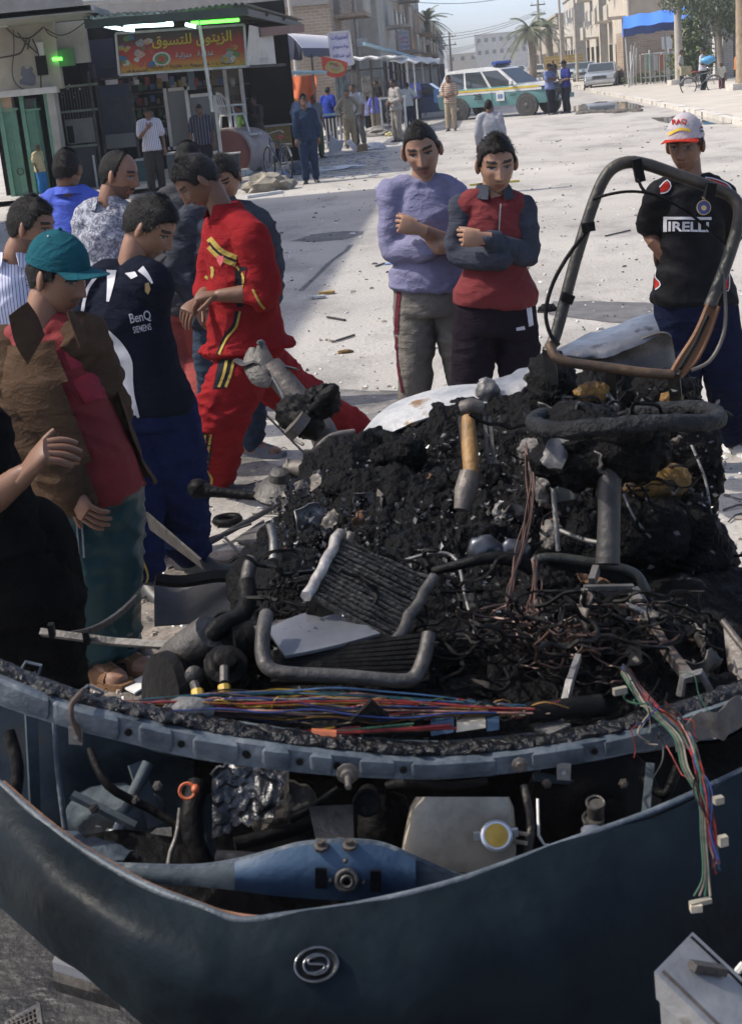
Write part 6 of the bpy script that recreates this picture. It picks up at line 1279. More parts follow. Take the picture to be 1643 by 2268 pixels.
for cx, w in ((2, 10), (46, 9), (101, 10)): part('door_post', M_green, ch, lambda m: bxw(m, cx+(18 if cx > 20 else 12), 330, w, 240, Y1-.02, .14))
for cx in (24, 74):
    d_ = part('door', M_green, ch, lambda m: bxw(m, cx+10, 345, 34, 200, Y1+.06, .06)); part('batten', M_green, d_, lambda m: bxw(m, cx+10, 345, 3, 200, Y1+.04, .03))
    part('transom', M_green, ch, lambda m: bxw(m, cx-3, 243, 36, 5, Y1, .1)); part('transom_pane', MG('dusty_glass', (.05, .05, .045), .3), ch, lambda m: bxw(m, cx-5, 229, 26, 20, Y1+.08, .03))
part('door_ring', M_iron, ch, lambda m: m.ring(P(46, 380, Y1-.03), (0, 1, 0), .07, .012, 16, 5))
part('open_door', M('deep_green_door', (.04, .12, .085), (.06, .15, .11), 4, .6), ch, lambda m: m.box(P(100, 330, Y1+.35), (.05, .65, 2.05)))
part('lamp_box', M_wht, ch, lambda m: bxw(m, 0, 55, 28, 9, Y1-.6, .2))
for k, pts in enumerate(([(15, 62), (35, 80), (62, 85), (80, 75), (96, 60)], [(60, 85), (52, 108), (40, 120), (0, 128)], [(66, 85), (62, 110)], [(72, 86), (84, 112), (90, 150), (92, 205)], [(40, 72), (58, 95), (84, 118)], [(96, 60), (130, 78), (160, 70), (190, 48)], [(30, 66), (32, 110), (28, 160), (40, 190), (75, 205)], [(100, 62), (110, 76), (128, 84)])):
    MB().tube([P(x, y, Y1-.1) for x, y in pts], .018 if k < 5 else .012, 5, smooth=4).build('cable', M_iron, ch)
part('junction_box', M_dark, ch, lambda m: bxw(m, 92, 145, 22, 40, Y1-.12, .12)); part('conduit', M_wht, ch, lambda m: bxw(m, 90, 118, 14, 45, Y1-.1, .1))
MB().cyl(P(185, 3, 29.5), P(366, -6, 29.5), .07, 10).build('white_pipe', M_wht, ch)
# ---- grille-fronted shop
gs = empty('grille_shop', P(230, 430, 33.4)*V(1, 1, 0), 'dark open-fronted shop with iron grilles beside the corner house', 'shop')
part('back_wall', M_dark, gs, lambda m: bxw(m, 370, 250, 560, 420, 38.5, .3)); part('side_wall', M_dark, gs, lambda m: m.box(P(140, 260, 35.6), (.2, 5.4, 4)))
part('gate_panel', M('black_sheet', (.025, .027, .03), (.04, .042, .045), 3, .6), gs, lambda m: bxw(m, 176, 385, 86, 110, 33.3, .05))
for cx in (131, 215): part('gate_post', M_iron, gs, lambda m: bxw(m, cx, 300, 5, 270, 33.25, .08))
for cy in (190, 246, 325): part('gate_rail', M('green_grey_steel', (.12, .14, .11), (.17, .19, .15), 5, .6), gs, lambda m: bxw(m, 168, cy, 96, 5, 33.25, .06))
for i in range(13): part('gate_bar', M_iron, gs, lambda m: bxw(m, 130+i*6.6, 262, 2, 130, 33.27, .03))
for i in range(9):
    for j in range(4): part('glass_chip', M_wht, gs, lambda m: bxw(m, 128+i*6.6+3*(j % 2), 188+j*9, 3, 3+2*((i*j) % 3), 33.35, .01)) if (i*7+j*3) % 4 == 0 else None
part('pay_hatch', M('grey_hatch', (.10, .10, .095), (.15, .15, .14), 4, .7), gs, lambda m: bxw(m, 178, 290, 62, 52, 33.22, .04)); part('hatch_hole', M_dark, gs, lambda m: bxw(m, 157, 298, 14, 36, 33.2, .02))
part('pale_jamb', M_pale, gs, lambda m: bxw(m, 213, 390, 4, 90, 33.1, .05))
for cx, w in ((226, 5), (300, 5)): part('frame_post', M_iron, gs, lambda m: bxw(m, cx, 280, w, 260, 34.0, .1))
for cy in (172, 218): part('frame_rail', M_iron, gs, lambda m: bxw(m, 264, cy, 80, 4, 34.0, .08))
for i in range(10): part('frame_bar', M_iron, gs, lambda m: bxw(m, 232+i*7, 270, 2, 110, 34.05, .03))
part('blue_grille_panel', MW('ribbed_grey_panel', (.08, .085, .085), (.17, .17, .165), 30, 'X', .6, 0), gs, lambda m: bxw(m, 268, 312, 66, 30, 33.95, .04))
part('blue_inside', M('blue_door', (.035, .05, .085), (.05, .065, .1), 3, .7), gs, lambda m: bxw(m, 262, 250, 70, 120, 34.6, .05))
part('fan_light', M_pale, gs, lambda m: bxw(m, 248, 182, 26, 10, 34.0, .05)); part('slat', M_pale, gs, lambda m: bxw(m, 303, 182, 10, 10, 34.3, .05))
part('blue_band', M('navy_band', (.03, .035, .06), None, 4, .7), gs, lambda m: bxw(m, 225, 130, 60, 80, 36.5, .1)); part('blue_band_rail', M_iron, gs, lambda m: bxw(m, 248, 148, 36, 3, 36.4, .06))
for cx in (485, 520):
    part('roller_shutter', MW('roller_shutter_steel', (.16, .15, .12), (.26, .245, .20), 14, 'Z', .7, 0, bump=.4), gs, lambda m: bxw(m, cx, 190, 28, 110, 37.6, .05))
for cx in (466, 503, 538): part('shutter_post', M_wht, gs, lambda m: bxw(m, cx, 210, 8, 150, 37.4, .12))
part('wall_sign', M('pale_sign', (.35, .3, .38), None, 6, .7), gs, lambda m: bxw(m, 360, 172, 24, 16, 36, .04)); part('blue_stand', M('pale_blue_paint', (.16, .24, .30), None, 6, .6), gs, lambda m: bxw(m, 424, 178, 14, 40, 36, .1))
# ---- corrugated shop awning on poles, with lit tubes
aw = empty('shop_awning', P(470, 330, 33)*V(1, 1, 0), 'dark corrugated iron awning with lit tube lamps over the shop front', 'awning')
A0, A1 = P(186, 40, 30.6), P(548, 10, 30.6); A2 = P(672, 45, 41.5); A3 = A2+(A0-A1)
g = np.zeros((121, 5, 3))
for i, u in enumerate(np.linspace(0, 1, 121)):
    for j, v in enumerate(np.linspace(0, 1, 5)): g[i, j] = (A0*(1-u)+A1*u)*(1-v)+(A3*(1-u)+A2*u)*v+V(0, 0, .03*math.sin(u*121*1.3)+.02*math.sin(9*u))
MB().grid(g, .012).build('roof_sheet', M('rusted_green_iron', (.045, .055, .045), (.10, .105, .09), 4, .7, .2, c3=(.12, .09, .06)), aw, smooth=True)
part('fascia_board', M('dark_green_board', (.03, .05, .04), (.05, .065, .05), 4, .7), aw, lambda m: m.beam(A0+V(0, .02, -.12), A1+V(0, .02, -.12), .05, .16))
part('side_board', M_iron, aw, lambda m: m.beam(A1+V(-.08, .1, -.12), A2+V(-.08, 0, -.12), .05, .14))
for v in (.3, .6): part('purlin', M_iron, aw, lambda m: m.beam(A0*(1-v)+A3*v+V(0, 0, -.08), A1*(1-v)+A2*v+V(0, 0, -.08), .08, .08))
for px, py in ((437, 20), (300, 20)): part('post', M_pale, aw, lambda m: m.cyl(P(px, py, 31.6), P(px+34, py+228, 31.6), .035, 8)) if px > 400 else None
TUBEC = ME('lamp_white', (.62, .95, 1.0), 3.2); TUBEG = ME('lamp_green', (.10, 1.0, .06), 2.2)
for (a, b, m_) in (((206, 51), (238, 58), TUBEC), ((241, 59), (269, 64), TUBEC), ((272, 64), (298, 67), TUBEC), ((276, 59), (384, 54), TUBEC), ((352, 41), (382, 49), TUBEC), ((411, 54), (434, 59), TUBEC), ((424, 51), (440, 50), TUBEG), ((444, 50), (530, 44), TUBEG)):
    part('tube_lamp', m_, aw, lambda m: m.cyl(P(*a, 31.2), P(*b, 31.2), .034, 8)); part('lamp_batten', M_iron, aw, lambda m: m.beam(P(a[0], a[1]-5, 31.25), P(b[0], b[1]-5, 31.25), .06, .05))
part('tube_lamp', TUBEG, ch, lambda m: m.cyl(P(117, 131, Y1-.05), P(138, 130, Y1-.05), .035, 8)); part('lamp_panel', M('green_lit_panel', (.10, .22, .10), None, 5, .7), ch, lambda m: bxw(m, 140, 128, 50, 36, Y1+.05, .05))
# ---- big shop sign
def sign_mat(name, stops, axis=2):
    m = bpy.data.materials.new(name); m.use_nodes = True; nt = m.node_tree; b = nt.nodes['Principled BSDF']; b.inputs['Roughness'].default_value = .5
    tc = nt.nodes.new('ShaderNodeTexCoord'); sx = nt.nodes.new('ShaderNodeSeparateXYZ'); r = nt.nodes.new('ShaderNodeValToRGB'); nt.links.new(tc.outputs['Generated'], sx.inputs[0]); nt.links.new(sx.outputs[axis], r.inputs[0])
    e = r.color_ramp.elements; e[0].position, e[0].color = stops[0][0], (*stops[0][1], 1); e[1].position, e[1].color = stops[-1][0], (*stops[-1][1], 1)
    for p, c in stops[1:-1]: q = e.new(p); q.color = (*c, 1)
    nt.links.new(r.outputs[0], b.inputs['Base Color']); return m
YS = 33.0; TL, TR, BR, BL = (P(x, y, YS) for x, y in ((264, 73), (548, 53), (540, 148), (272, 165)))
sg = empty('shop_sign', (TL+BR)/2, 'wide red and yellow shop sign with yellow Arabic lettering', 'sign')
right = nrm(TR-TL); up = nrm(TL-BL); WS, HS = np.linalg.norm(TR-TL), np.linalg.norm(TL-BL); cS = (TL+BR)/2
def SP(u, v, d=0): return cS+right*(u-.5)*WS+up*(.5-v)*HS+V(0, -d, 0)
MB().poly([SP(0, 0), SP(1, 0), SP(1, 1), SP(0, 1)], .08, (0, 1, 0)).build('board', sign_mat('sign_print', [(0, (.42, .30, .03)), (.14, (.45, .24, .03)), (.34, (.40, .05, .02)), (.62, (.30, .025, .02)), (.80, (.06, .03, .025)), (1, (.03, .025, .025))]), sg)
for a, b in (((0, 0), (1, 0)), ((0, 1), (1, 1)), ((0, 0), (0, 1)), ((1, 0), (1, 1))): part('frame', M_pale, sg, lambda m: m.beam(SP(*a, .02), SP(*b, .02), .04, .05))
YEL = M('sign_yellow', (.60, .48, .03), (.5, .38, .02), 10, .5); DRK = M('sign_shadow', (.03, .015, .01), None, 10, .5); SIL = M('sign_silver', (.55, .55, .56), None, 10, .5); PUR = M('sign_maroon', (.10, .02, .02), None, 10, .5)
def st(s, u, v, w, h, m_, b_=0.0, d=.008):
    text_flat('lettering', arabic(s), SP(u+.004, v+.012, d-.003), right, up, w*WS, h*HS, DRK, sg, b_); text_flat('lettering', arabic(s), SP(u, v, d), right, up, w*WS, h*HS, m_, sg, b_)
st('الزيتون للتسوق', .585, .275, .62, .34, YEL, .012); st('غذائية . منزلية', .60, .63, .30, .17, SIL, .01); st('حلويات - مشروبات غازية - كارتات', .56, .875, .70, .10, PUR); st('جملة', .14, .92, .16, .07, PUR)
text_flat('lettering', arabic('الزيتون للتسوق'), SP(.955, .5, .01), up*-1, right, .80*HS, .022*WS, M('sign_red', (.5, .06, .05), None, 9, .5), sg)
rs = np.random.RandomState(21); FC = [(.5, .48, .45), (.45, .08, .05), (.05, .15, .3), (.42, .3, .05), (.12, .22, .06), (.5, .3, .25), (.3, .3, .32)]
FM = [M('sign_food_%s' % n, c, tuple(x*.6 for x in c), 24, .5) for n, c in zip(('white', 'red', 'blue', 'gold', 'green', 'pink', 'grey'), FC)]
for i in range(34):
    left = i < 22; u = rs.uniform(.03, .27) if left else rs.uniform(.83, .93); v = rs.uniform(.12, .85) if left else rs.uniform(.45, .85); r = rs.uniform(.05, .11)*HS
    MB().poly([SP(u, v, .004+.0008*i)+right*r*rs.uniform(.7, 1.3)*math.cos(a)+up*r*rs.uniform(.6, 1)*math.sin(a) for a in np.arange(9)*2*math.pi/9], .002, (0, 1, 0)).build('food_print', FM[rs.randint(7)], sg)
for r, m_, d in ((.17, SIL, .006), (.13, FM[4], .008), (.07, FM[1], .010)): MB().poly([SP(.34, .68, d)+right*r*1.35*HS*math.cos(a)+up*r*HS*math.sin(a) for a in np.arange(20)*2*math.pi/20], .002, (0, 1, 0)).build('plate_print', m_, sg)
ss = empty('sign_end_board', P(580, 112, 35)*V(1, 1, 1), 'blank pale perspex end board of the big shop sign', 'sign')
MB().poly([P(552, 55, 33.1), P(604, 68, 36.5), P(612, 145, 36.5), P(545, 147, 33.1)], .05, (0, 1, 0)).build('board', M('cloudy_perspex', (.36, .34, .30), (.48, .46, .41), 6, .5), ss)
part('note', M_wht, ss, lambda m: bxw(m, 583, 134, 22, 12, 34.6, .01)); part('roof_strip', M('red_brown_board', (.16, .08, .06), None, 5, .7), ss, lambda m: m.beam(P(575, 72, 34.4), P(672, 62, 39), .05, .2))
part('foot_rail', M_iron, ss, lambda m: m.beam(P(470, 152, 33), P(632, 143, 34), .06, .06))
# ---- window frames leaning, plastic chair, drum
for nm, lab, (cx, cy, w, h, y) in (('window_frame', 'white window frame leaning in the shop front, left of two', (396, 262, 46, 130, 35.2)), ('window_frame', 'white window frame leaning in the shop front, right of two', (452, 275, 60, 130, 34.4))):
    t = empty(nm, P(cx, cy+h/2, y), lab, 'window frame', 'loose window frames')
    for dx, dy, ww, hh in ((-w/2, 0, 7, h), (w/2, 0, 7, h), (0, -h/2, w, 7), (0, h/2, w, 7)): part('bar', M_wht, t, lambda m: bxw(m, cx+dx, cy+dy-dx*.09, ww, hh, y, .07))
    part('pane', MG('grey_glass', (.09, .10, .105), .15), t, lambda m: bxw(m, cx, cy, w-8, h-8, y+.03, .01))
dr = empty('rusty_drum', G(530, 395), 'large maroon steel drum lying on its side, street left', 'drum')
ca, cb = P(505, 342, 34.6), P(560, 336, 36.6); ax = nrm(cb-ca); Ld = np.linalg.norm(cb-ca); Rd = .60
mb = MB(); mb.lathe(ca, ax, [(Rd*.97, 0), (Rd, .03), (Rd, Ld*.3), (Rd*.99, Ld*.33), (Rd, Ld*.36), (Rd, Ld*.7), (Rd*.97, Ld)], 36); mb.build('shell', M('dusty_drum_steel', (.20, .16, .145), (.29, .25, .23), 3, .6), dr, smooth='auto')
mb = MB(); mb.lathe(ca-ax*.01, ax, [(Rd*.90, 0), (Rd*.90, .02), (.02, .03)], 36); mb.build('end_cap', M('maroon_paint', (.115, .035, .035), (.085, .03, .03), 4, .55, c3=(.2, .17, .15), contrast=(.4, .72)), dr)
part('cradle', M_iron, dr, lambda m: m.box(P(540, 388, 35.4), (.9, .3, .3))); part('shelf', M_wht, dr, lambda m: m.box(P(520, 300, 35.3), (1.25, .7, .05)))
bn = empty('steel_bin', G(515, 398), 'grey steel bin in front of the maroon drum', 'bin'); part('body', M_grey, bn, lambda m: m.box(P(512, 368, 33.9), (.42, .4, .55))); part('lid', M_pale, bn, lambda m: m.box(P(510, 340, 33.9), (.46, .44, .03)))
def chair(loc, rz, lab, s=1.0):
    t = empty('plastic_chair', loc, lab, 'chair', rz=rz); W_ = M('white_resin', (.56, .57, .57), None, 8, .45)
    lb = lambda fn, nm: (lambda m: (fn(m), m.build(nm, W_, t, local=True, smooth='auto')))(MB())
    for sx in (-1, 1):
        for sy, tx in ((-1, -.25), (1, .25)): lb(lambda m: m.beam(V(sx*.26, sy*.24, 0)*s, V(sx*.20, sy*.19, .44)*s, .05*s, .05*s), 'leg')
        lb(lambda m: m.tube([V(sx*.24, -.2, .44)*s, V(sx*.27, -.2, .64)*s, V(sx*.27, .18, .66)*s, V(sx*.22, .24, .60)*s], .024*s, 6), 'arm')
    lb(lambda m: m.box(V(0, 0, .44)*s, V(.44, .44, .04)*s), 'seat')
    lb(lambda m: m.tube([V(-.2, .2, .44)*s, V(-.22, .27, .75)*s, V(-.12, .31, .90)*s, V(0, .32, .93)*s, V(.12, .31, .90)*s, V(.22, .27, .75)*s, V(.2, .2, .44)*s], .025*s, 6, smooth=3), 'back_frame')
    for i in range(3): lb(lambda m: m.beam(V(-.09+.09*i, .22, .46)*s, V(-.09+.09*i, .31, .9)*s, .03*s, .015*s), 'back_slat')
chair(P(520, 299, 35.3)+V(0, 0, .03), 2.2, 'white plastic armchair standing on the drum shelf')
# ---- bicycles
def bicycle(loc, rz, lab, col):
    t = empty('bicycle', loc, lab, 'bicycle', rz=rz); FR = M('bike_%s' % col[0], col[1], None, 12, .35, .3); CH = M('bike_chrome', (.5, .5, .5), (.35, .33, .3), 20, .3, .8); RB = M('tyre_rubber', (.02, .02, .02), (.045, .043, .04), 14, .8)
    def b(nm, mat, fn, par=t): m = MB(); fn(m); return m.build(nm, mat, par, local=True, smooth='auto')
    for x in (-.53, .53):
        w = b('wheel', RB, lambda m: m.ring(V(x, 0, .34), (0, 1, 0), .325, .019, 36, 6)); b('rim', CH, lambda m: m.ring(V(x, 0, .34), (0, 1, 0), .30, .009, 36, 5), w)
        b('spokes', CH, lambda m: [m.tube([V(x+.02*math.cos(a), .02*(-1)**i, .34+.02*math.sin(a)), V(x+.3*math.cos(a), 0, .34+.3*math.sin(a))], .0022, 3) for i, a in enumerate(np.arange(20)*2*math.pi/20)], w)['kind'] = 'stuff'
        b('mudguard', CH, lambda m: m.tube([V(x+.36*math.cos(a), 0, .34+.36*math.sin(a)) for a in np.linspace(.5, 2.7, 12)], .02, 5), t)
    for p, q, r in (((-.53, 0, .34), (-.1, 0, .30), .011), ((-.1, 0, .30), (-.2, 0, .80), .015), ((-.18, 0, .76), (.36, 0, .80), .015), ((-.1, 0, .30), (.38, 0, .70), .017), ((-.53, 0, .34), (-.19, 0, .76), .010), ((.53, 0, .34), (.36, 0, .86), .014)): b('frame_tube', FR, lambda m: m.cyl(V(*p), V(*q), r, 8))
    b('saddle', M('bike_saddle', (.28, .03, .03), None, 10, .5), lambda m: m.tube([V(-.36, 0, .87), V(-.28, 0, .88), V(-.12, 0, .87), V(-.04, 0, .86)], [.07, .085, .045, .02], 8, flat=.4)); b('handlebar', CH, lambda m: m.tube([V(.2, -.27, .94), V(.34, -.24, .99), V(.37, -.1, .97), V(.36, 0, .95), V(.37, .1, .97), V(.34, .24, .99), V(.2, .27, .94)], .011, 6, smooth=3)); b('crank', CH, lambda m: m.lathe(V(-.1, .02, .3), (0, 1, 0), [(.09, 0), (.09, .008)], 18)); b('rack', CH, lambda m: m.box(V(-.58, 0, .74), (.36, .13, .015))); return t
bk = bicycle(G(620, 398), math.radians(112), 'old bicycle with red saddle parked by the maroon drum', ('navy', (.03, .06, .14)))
bp_ = empty('blue_bag', G(628, 400), 'small blue bag on the ground by the bicycle', 'bag'); part('sack', M('blue_poly', (.10, .20, .38), None, 6, .5), bp_, lambda m: m.poly([P(612, 398, 31.6), P(628, 374, 31.7), P(645, 396, 31.6)], .2, (0, 1, 0)))
# ---- kiosk with yellow cooler sign, red canopy cloth
ks = empty('drinks_kiosk', G(600, 322), 'drinks kiosk with yellow cooler panel under a pale blue roof rail', 'kiosk')
part('roof_rail', M('pale_blue_rail', (.22, .36, .42), None, 5, .5), ks, lambda m: m.cyl(P(515, 162, 39), P(722, 160, 43), .045, 8))
for px in (546, 580, 614): part('post', M('blue_black_post', (.03, .045, .06), None, 5, .6), ks, lambda m: bxw(m, px+8, 228, 7, 145, 39.5, .08))
YC = M('cooler_yellow', (.38, .29, .05), (.45, .35, .08), 5, .5)
part('cooler_panel', YC, ks, lambda m: bxw(m, 601, 207, 56, 36, 40, .25)); part('cooler_badge', M('badge_red', (.32, .04, .04), None, 8, .5), ks, lambda m: m.poly([P(600+18*math.cos(a)+3*math.sin(a), 206+11*math.sin(a), 39.98) for a in np.arange(12)*math.pi/6], .012, (0, 1, 0)))
text_flat('cooler_lettering', arabic('مشروب'), P(601, 206, 39.95), V(1, 0, 0), V(.0, 0, 1), .34, .14, M_wht, ks)
part('red_fascia', M('red_cloth', (.22, .04, .03), None, 5, .8), ks, lambda m: bxw(m, 608, 180, 64, 22, 40.4, .1))
for i in range(4): part('shelf', M_brown, ks, lambda m: bxw(m, 618, 232+i*18, 78, 3, 41, .5))
rs = np.random.RandomState(9); KC = [YC, M('pack_red', (.35, .05, .04), None, 9, .5), M('pack_blue', (.07, .12, .3), None, 9, .5), M('pack_dark', (.05, .04, .04), None, 9, .5), M_wht]
gds = empty('kiosk_goods', G(620, 320)); gds.parent = ks; gds.location = Vector(G(620, 320)-wloc(ks))
for i in range(4):
    for j in range(9): part('packet', KC[rs.randint(5)], gds, lambda m: bxw(m, 585+j*8.6, 224+i*18, 6, 12*rs.uniform(.6, 1), 40.8, .2))
def crate(cx, cy, y, mat, lab, w=26, h=18):
    t = empty('crate', P(cx, cy+h/2, y), lab, 'crate', 'plastic crates at the kiosk')
    for dx in (-1, 1): part('side', mat, t, lambda m: m.box(P(cx+dx*w/2, cy, y+.18), (.02, .36, h/sc(y))))
    for k in range(3): part('slat', mat, t, lambda m: bxw(m, cx, cy-h/2+h*(k+.5)/3, w, h/3*.7, y, .02))
    part('back', mat, t, lambda m: bxw(m, cx, cy, w, h, y+.34, .02)); part('floor', mat, t, lambda m: m.box(P(cx, cy+h/2, y+.18), (w/sc(y), .36, .02)))
YP = M('crate_yellow', (.50, .40, .04), None, 8, .5)
crate(662, 249, 40.5, YP, 'yellow plastic crate on kiosk shelf, upper of two'); crate(662, 268, 40.4, YP, 'yellow plastic crate on kiosk shelf, lower of two', 30); crate(607, 268, 39.6, YP, 'small yellow crate beside the cooler panel', 18, 16)
ct = empty('market_table', G(608, 330), 'small cloth-covered table in front of the drinks kiosk', 'table'); part('table_cloth', M('patterned_cloth', (.34, .24, .08), (.2, .14, .06), 14, .9), ct, lambda m: m.box(P(608, 302, 38.6), (.9, .5, .6), taper=.96)); part('top', M_pale, ct, lambda m: m.box(P(606, 278, 38.6), (1.0, .55, .04)))
oc = empty('orange_awning_cloth', G(662, 325), 'orange awning cloth hanging down behind the kiosk', 'cloth'); g = np.zeros((22, 16, 3))
for i, u in enumerate(np.linspace(0, 1, 22)):
    for j, v in enumerate(np.linspace(0, 1, 16)): g[i, j] = P(632+70*u-12*v+ (6*u*v), 170-4*u+140*v, 43.5+.12*math.sin(u*9+v*2)+.06*math.sin(v*7+u*3))
MB().grid(g, .01).build('cloth', M('orange_canvas', (.42, .09, .03), (.5, .12, .04), 3, .85), oc, smooth=True)
# ---- dome awning with navy side and white striped top
da = empty('dome_awning', P(690, 220, 44)*V(1, 1, 0), 'navy and white barrel awning with scalloped edge', 'awning')
g = np.zeros((24, 9, 3)); a0, a1 = P(608, 98, 43.0), P(670, 122, 42.0); b0, b1 = P(700, 100, 52), P(760, 120, 51)
for i, u in enumerate(np.linspace(0, 1, 24)):
    for j, v in enumerate(np.linspace(0, 1, 9)): g[i, j] = (a0*(1-v)+b0*v)*(1-u)+(a1*(1-v)+b1*v)*u+V(0, 0, .42*math.sin(math.pi*(.12+.76*u))**.8-.0*u)
MB().grid(g, .01).build('canopy_top', MW('striped_awning', (.62, .60, .60), (.50, .48, .48), 3, 'Y', .8, .2), da, smooth=True)
pr = [g[i, 0] for i in range(24)]; lowe = [P(608+62*u, 133-2*u+3*abs(math.sin(u*9)), 42.5) for u in np.linspace(1, 0, 20)]
MB().poly(pr+lowe, .02, (0, 1, 0)).build('canopy_side', M('navy_canvas', (.020, .025, .055), (.028, .034, .07), 5, .8), da)
MB().grid(np.array([[g[23, j]+V(0, -.02, 0), g[23, j]+V(.05, -.02, -.22-.05*(j % 2))] for j in range(9)]), .01).build('valance', M('navy_canvas', (0, 0, 0)), da)
for px, y in ((690, 43), (755, 50)): part('post', M_iron, da, lambda m: m.cyl(P(px, 120, y), P(px+14, 300, y), .03, 6))
# ---- shop houses in the background, left
def house(name, lab, x0, x1, y0, y1, h, mat, floors, side, cols, balc=True, roof=True, seed=0, wdir=None):
    """block from y0 to y1; side +1: its street wall faces +x, -1: faces -x. Windows and balconies on street wall and camera wall"""
    t = empty(name, ((x0+x1)/2, y0, 0), lab, 'building'); rs = np.random.RandomState(seed); sh = .098*(y1-y0)
    p = [V(x0, y0, 0), V(x1, y0, 0), V(x1+sh, y1, 0), V(x0+sh, y1, 0)]
    MB().poly(p, h, (0, 0, 1)).build('wall', mat, t)
    if roof: MB().poly([q+V(0, 0, h+.005) for q in (p[0]+V(-.15, -.15, 0), p[1]+V(.15, -.15, 0), p[2]+V(.15, 0, 0), p[3]+V(-.15, 0, 0))], .25, (0, 0, 1)).build('parapet', mat, t)
    fh = h/floors; xs = x1 if side > 0 else x0; PANE = MG('dark_pane', (.03, .035, .04), .2)
    n = max(1, int((y1-y0)/4.2)); ang = -math.atan(.098)
    for f_ in range(floors):
        for i in range(n):
            yy = y0+(y1-y0)*(i+.5)/n; xx = xs+.098*(yy-y0); z = f_*fh+fh*.56
            if f_ == 0:
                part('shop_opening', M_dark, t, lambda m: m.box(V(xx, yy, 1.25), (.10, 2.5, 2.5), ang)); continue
            w = part('window', M_conc, t, lambda m: m.box(V(xx, yy, z), (.16, 1.4, 1.5), ang)); part('pane', PANE, w, lambda m: m.box(V(xx, yy, z), (.22, 1.1, 1.2), ang))
            if balc and (i+f_+seed) % 2 == 0:
                b_ = part('balcony', mat, t, lambda m: m.box(V(xx+side*.65, yy, f_*fh+.02), (1.3, 3.2, .16), ang)); part('balcony_front', M_cream, b_, lambda m: m.box(V(xx+side*1.25, yy, f_*fh+.5), (.1, 3.2, .85), ang))
            elif rs.rand() < .5: part('air_conditioner', M_wht, t, lambda m: m.box(V(xx+side*.25, yy+1.1, z-.5), (.5, .75, .5), ang))
        for i in range(cols):
            xx = x0+(x1-x0)*(i+.5)/cols; z = f_*fh+fh*.56
            if f_ > 0: w = part('window', M_conc, t, lambda m: m.box(V(xx, y0, z), (1.3, .16, 1.4))); part('pane', PANE, w, lambda m: m.box(V(xx, y0, z), (1.0, .22, 1.1)))
    return t
xl = XL
bh = house('brick_house', 'yellow brick house with rendered band behind the navy awning', xl(60)-14, xl(60)-.6, 60, 72, 8.6, M_brick, 2, 1, 0, seed=1)
part('render_band', M('grey_render', (.24, .22, .19), (.30, .28, .25), 2, .9), bh, lambda m: m.box(V(xl(60)-7.3, 59.95, 5.3), (13.4, .12, 1.1)))
house('shop_house', 'dusty shop house with balcony next to the brick house', xl(74)-10, xl(74)+.3, 73, 88, 8.4, M_cream, 2, 1, 1, seed=2)
house('shop_house', 'grey-brown shop house with deep balconies, left side of street', xl(90)-10, xl(90)+.2, 89, 104, 9.2, M('dun_plaster', (.27, .235, .19), (.36, .32, .265), 1.2, .9), 3, 1, 1, seed=3)
house('shop_house', 'brick shop house with stepped parapet, left side of street', xl(106)-10, xl(106)+.5, 105, 122, 8.8, M_brick, 2, 1, 1, seed=4)
house('shop_house', 'low tan shop house beside the left palm', xl(124)-10, xl(124), 123, 150, 6.4, M('tan_plaster', (.36, .31, .24), None, 1.2, .9), 2, 1, 0, seed=5)
house('shop_house', 'far pale terrace closing the left side of street', xl(152)-10, xl(152), 152, 230, 6.8, M_conc, 2, 1, 0, seed=6, balc=False)
fb = house('far_block', 'long pale three-storey block closing the end of the street', P(1052, 100, 420)[0], P(1052, 100, 420)[0]+14.5, 420, 436, 9.6, M_conc, 3, -1, 7, balc=False, seed=7)
house('far_block', 'low grey block at street end, left of the long pale block', P(990, 130, 440)[0], P(990, 130, 440)[0]+9, 440, 452, 5.2, M_cream, 2, -1, 3, balc=False, seed=8)
# right side of the street
xr = XR
house('shop_house', 'tall beige house with balconies behind the parked silver saloon', xr(104), xr(104)+12, 104, 120, 12.5, M('beige_render', (.40, .35, .28), (.50, .45, .37), 1, .9), 3, -1, 2, seed=9)
house('shop_house', 'beige house with stacked balconies right of the palms', xr(124)-.3, xr(124)+12, 124, 140, 9.5, M_cream, 3, -1, 1, seed=11)
house('shop_house', 'pale house with flat canopy behind yellow hoarding', xr(146)-.8, xr(146)+10, 146, 165, 7.4, M('pale_render', (.44, .41, .35), None, 1, .9), 2, -1, 1, seed=12)
house('shop_house', 'far tan terrace closing the right side of street', xr(175)-1, xr(175)+10, 175, 250, 6.5, M('tan_plaster', (0, 0, 0)), 2, -1, 0, balc=False, seed=13)
gh = house('grey_villa', 'plain grey wall of a villa behind the right-hand tree', P(1555, 60, 92)[0], P(1555, 60, 92)[0]+16, 92, 104, 8.5, M('grey_villa_render', (.20, .19, .17), (.26, .25, .22), 1, .9), 2, -1, 0, balc=False, seed=14)
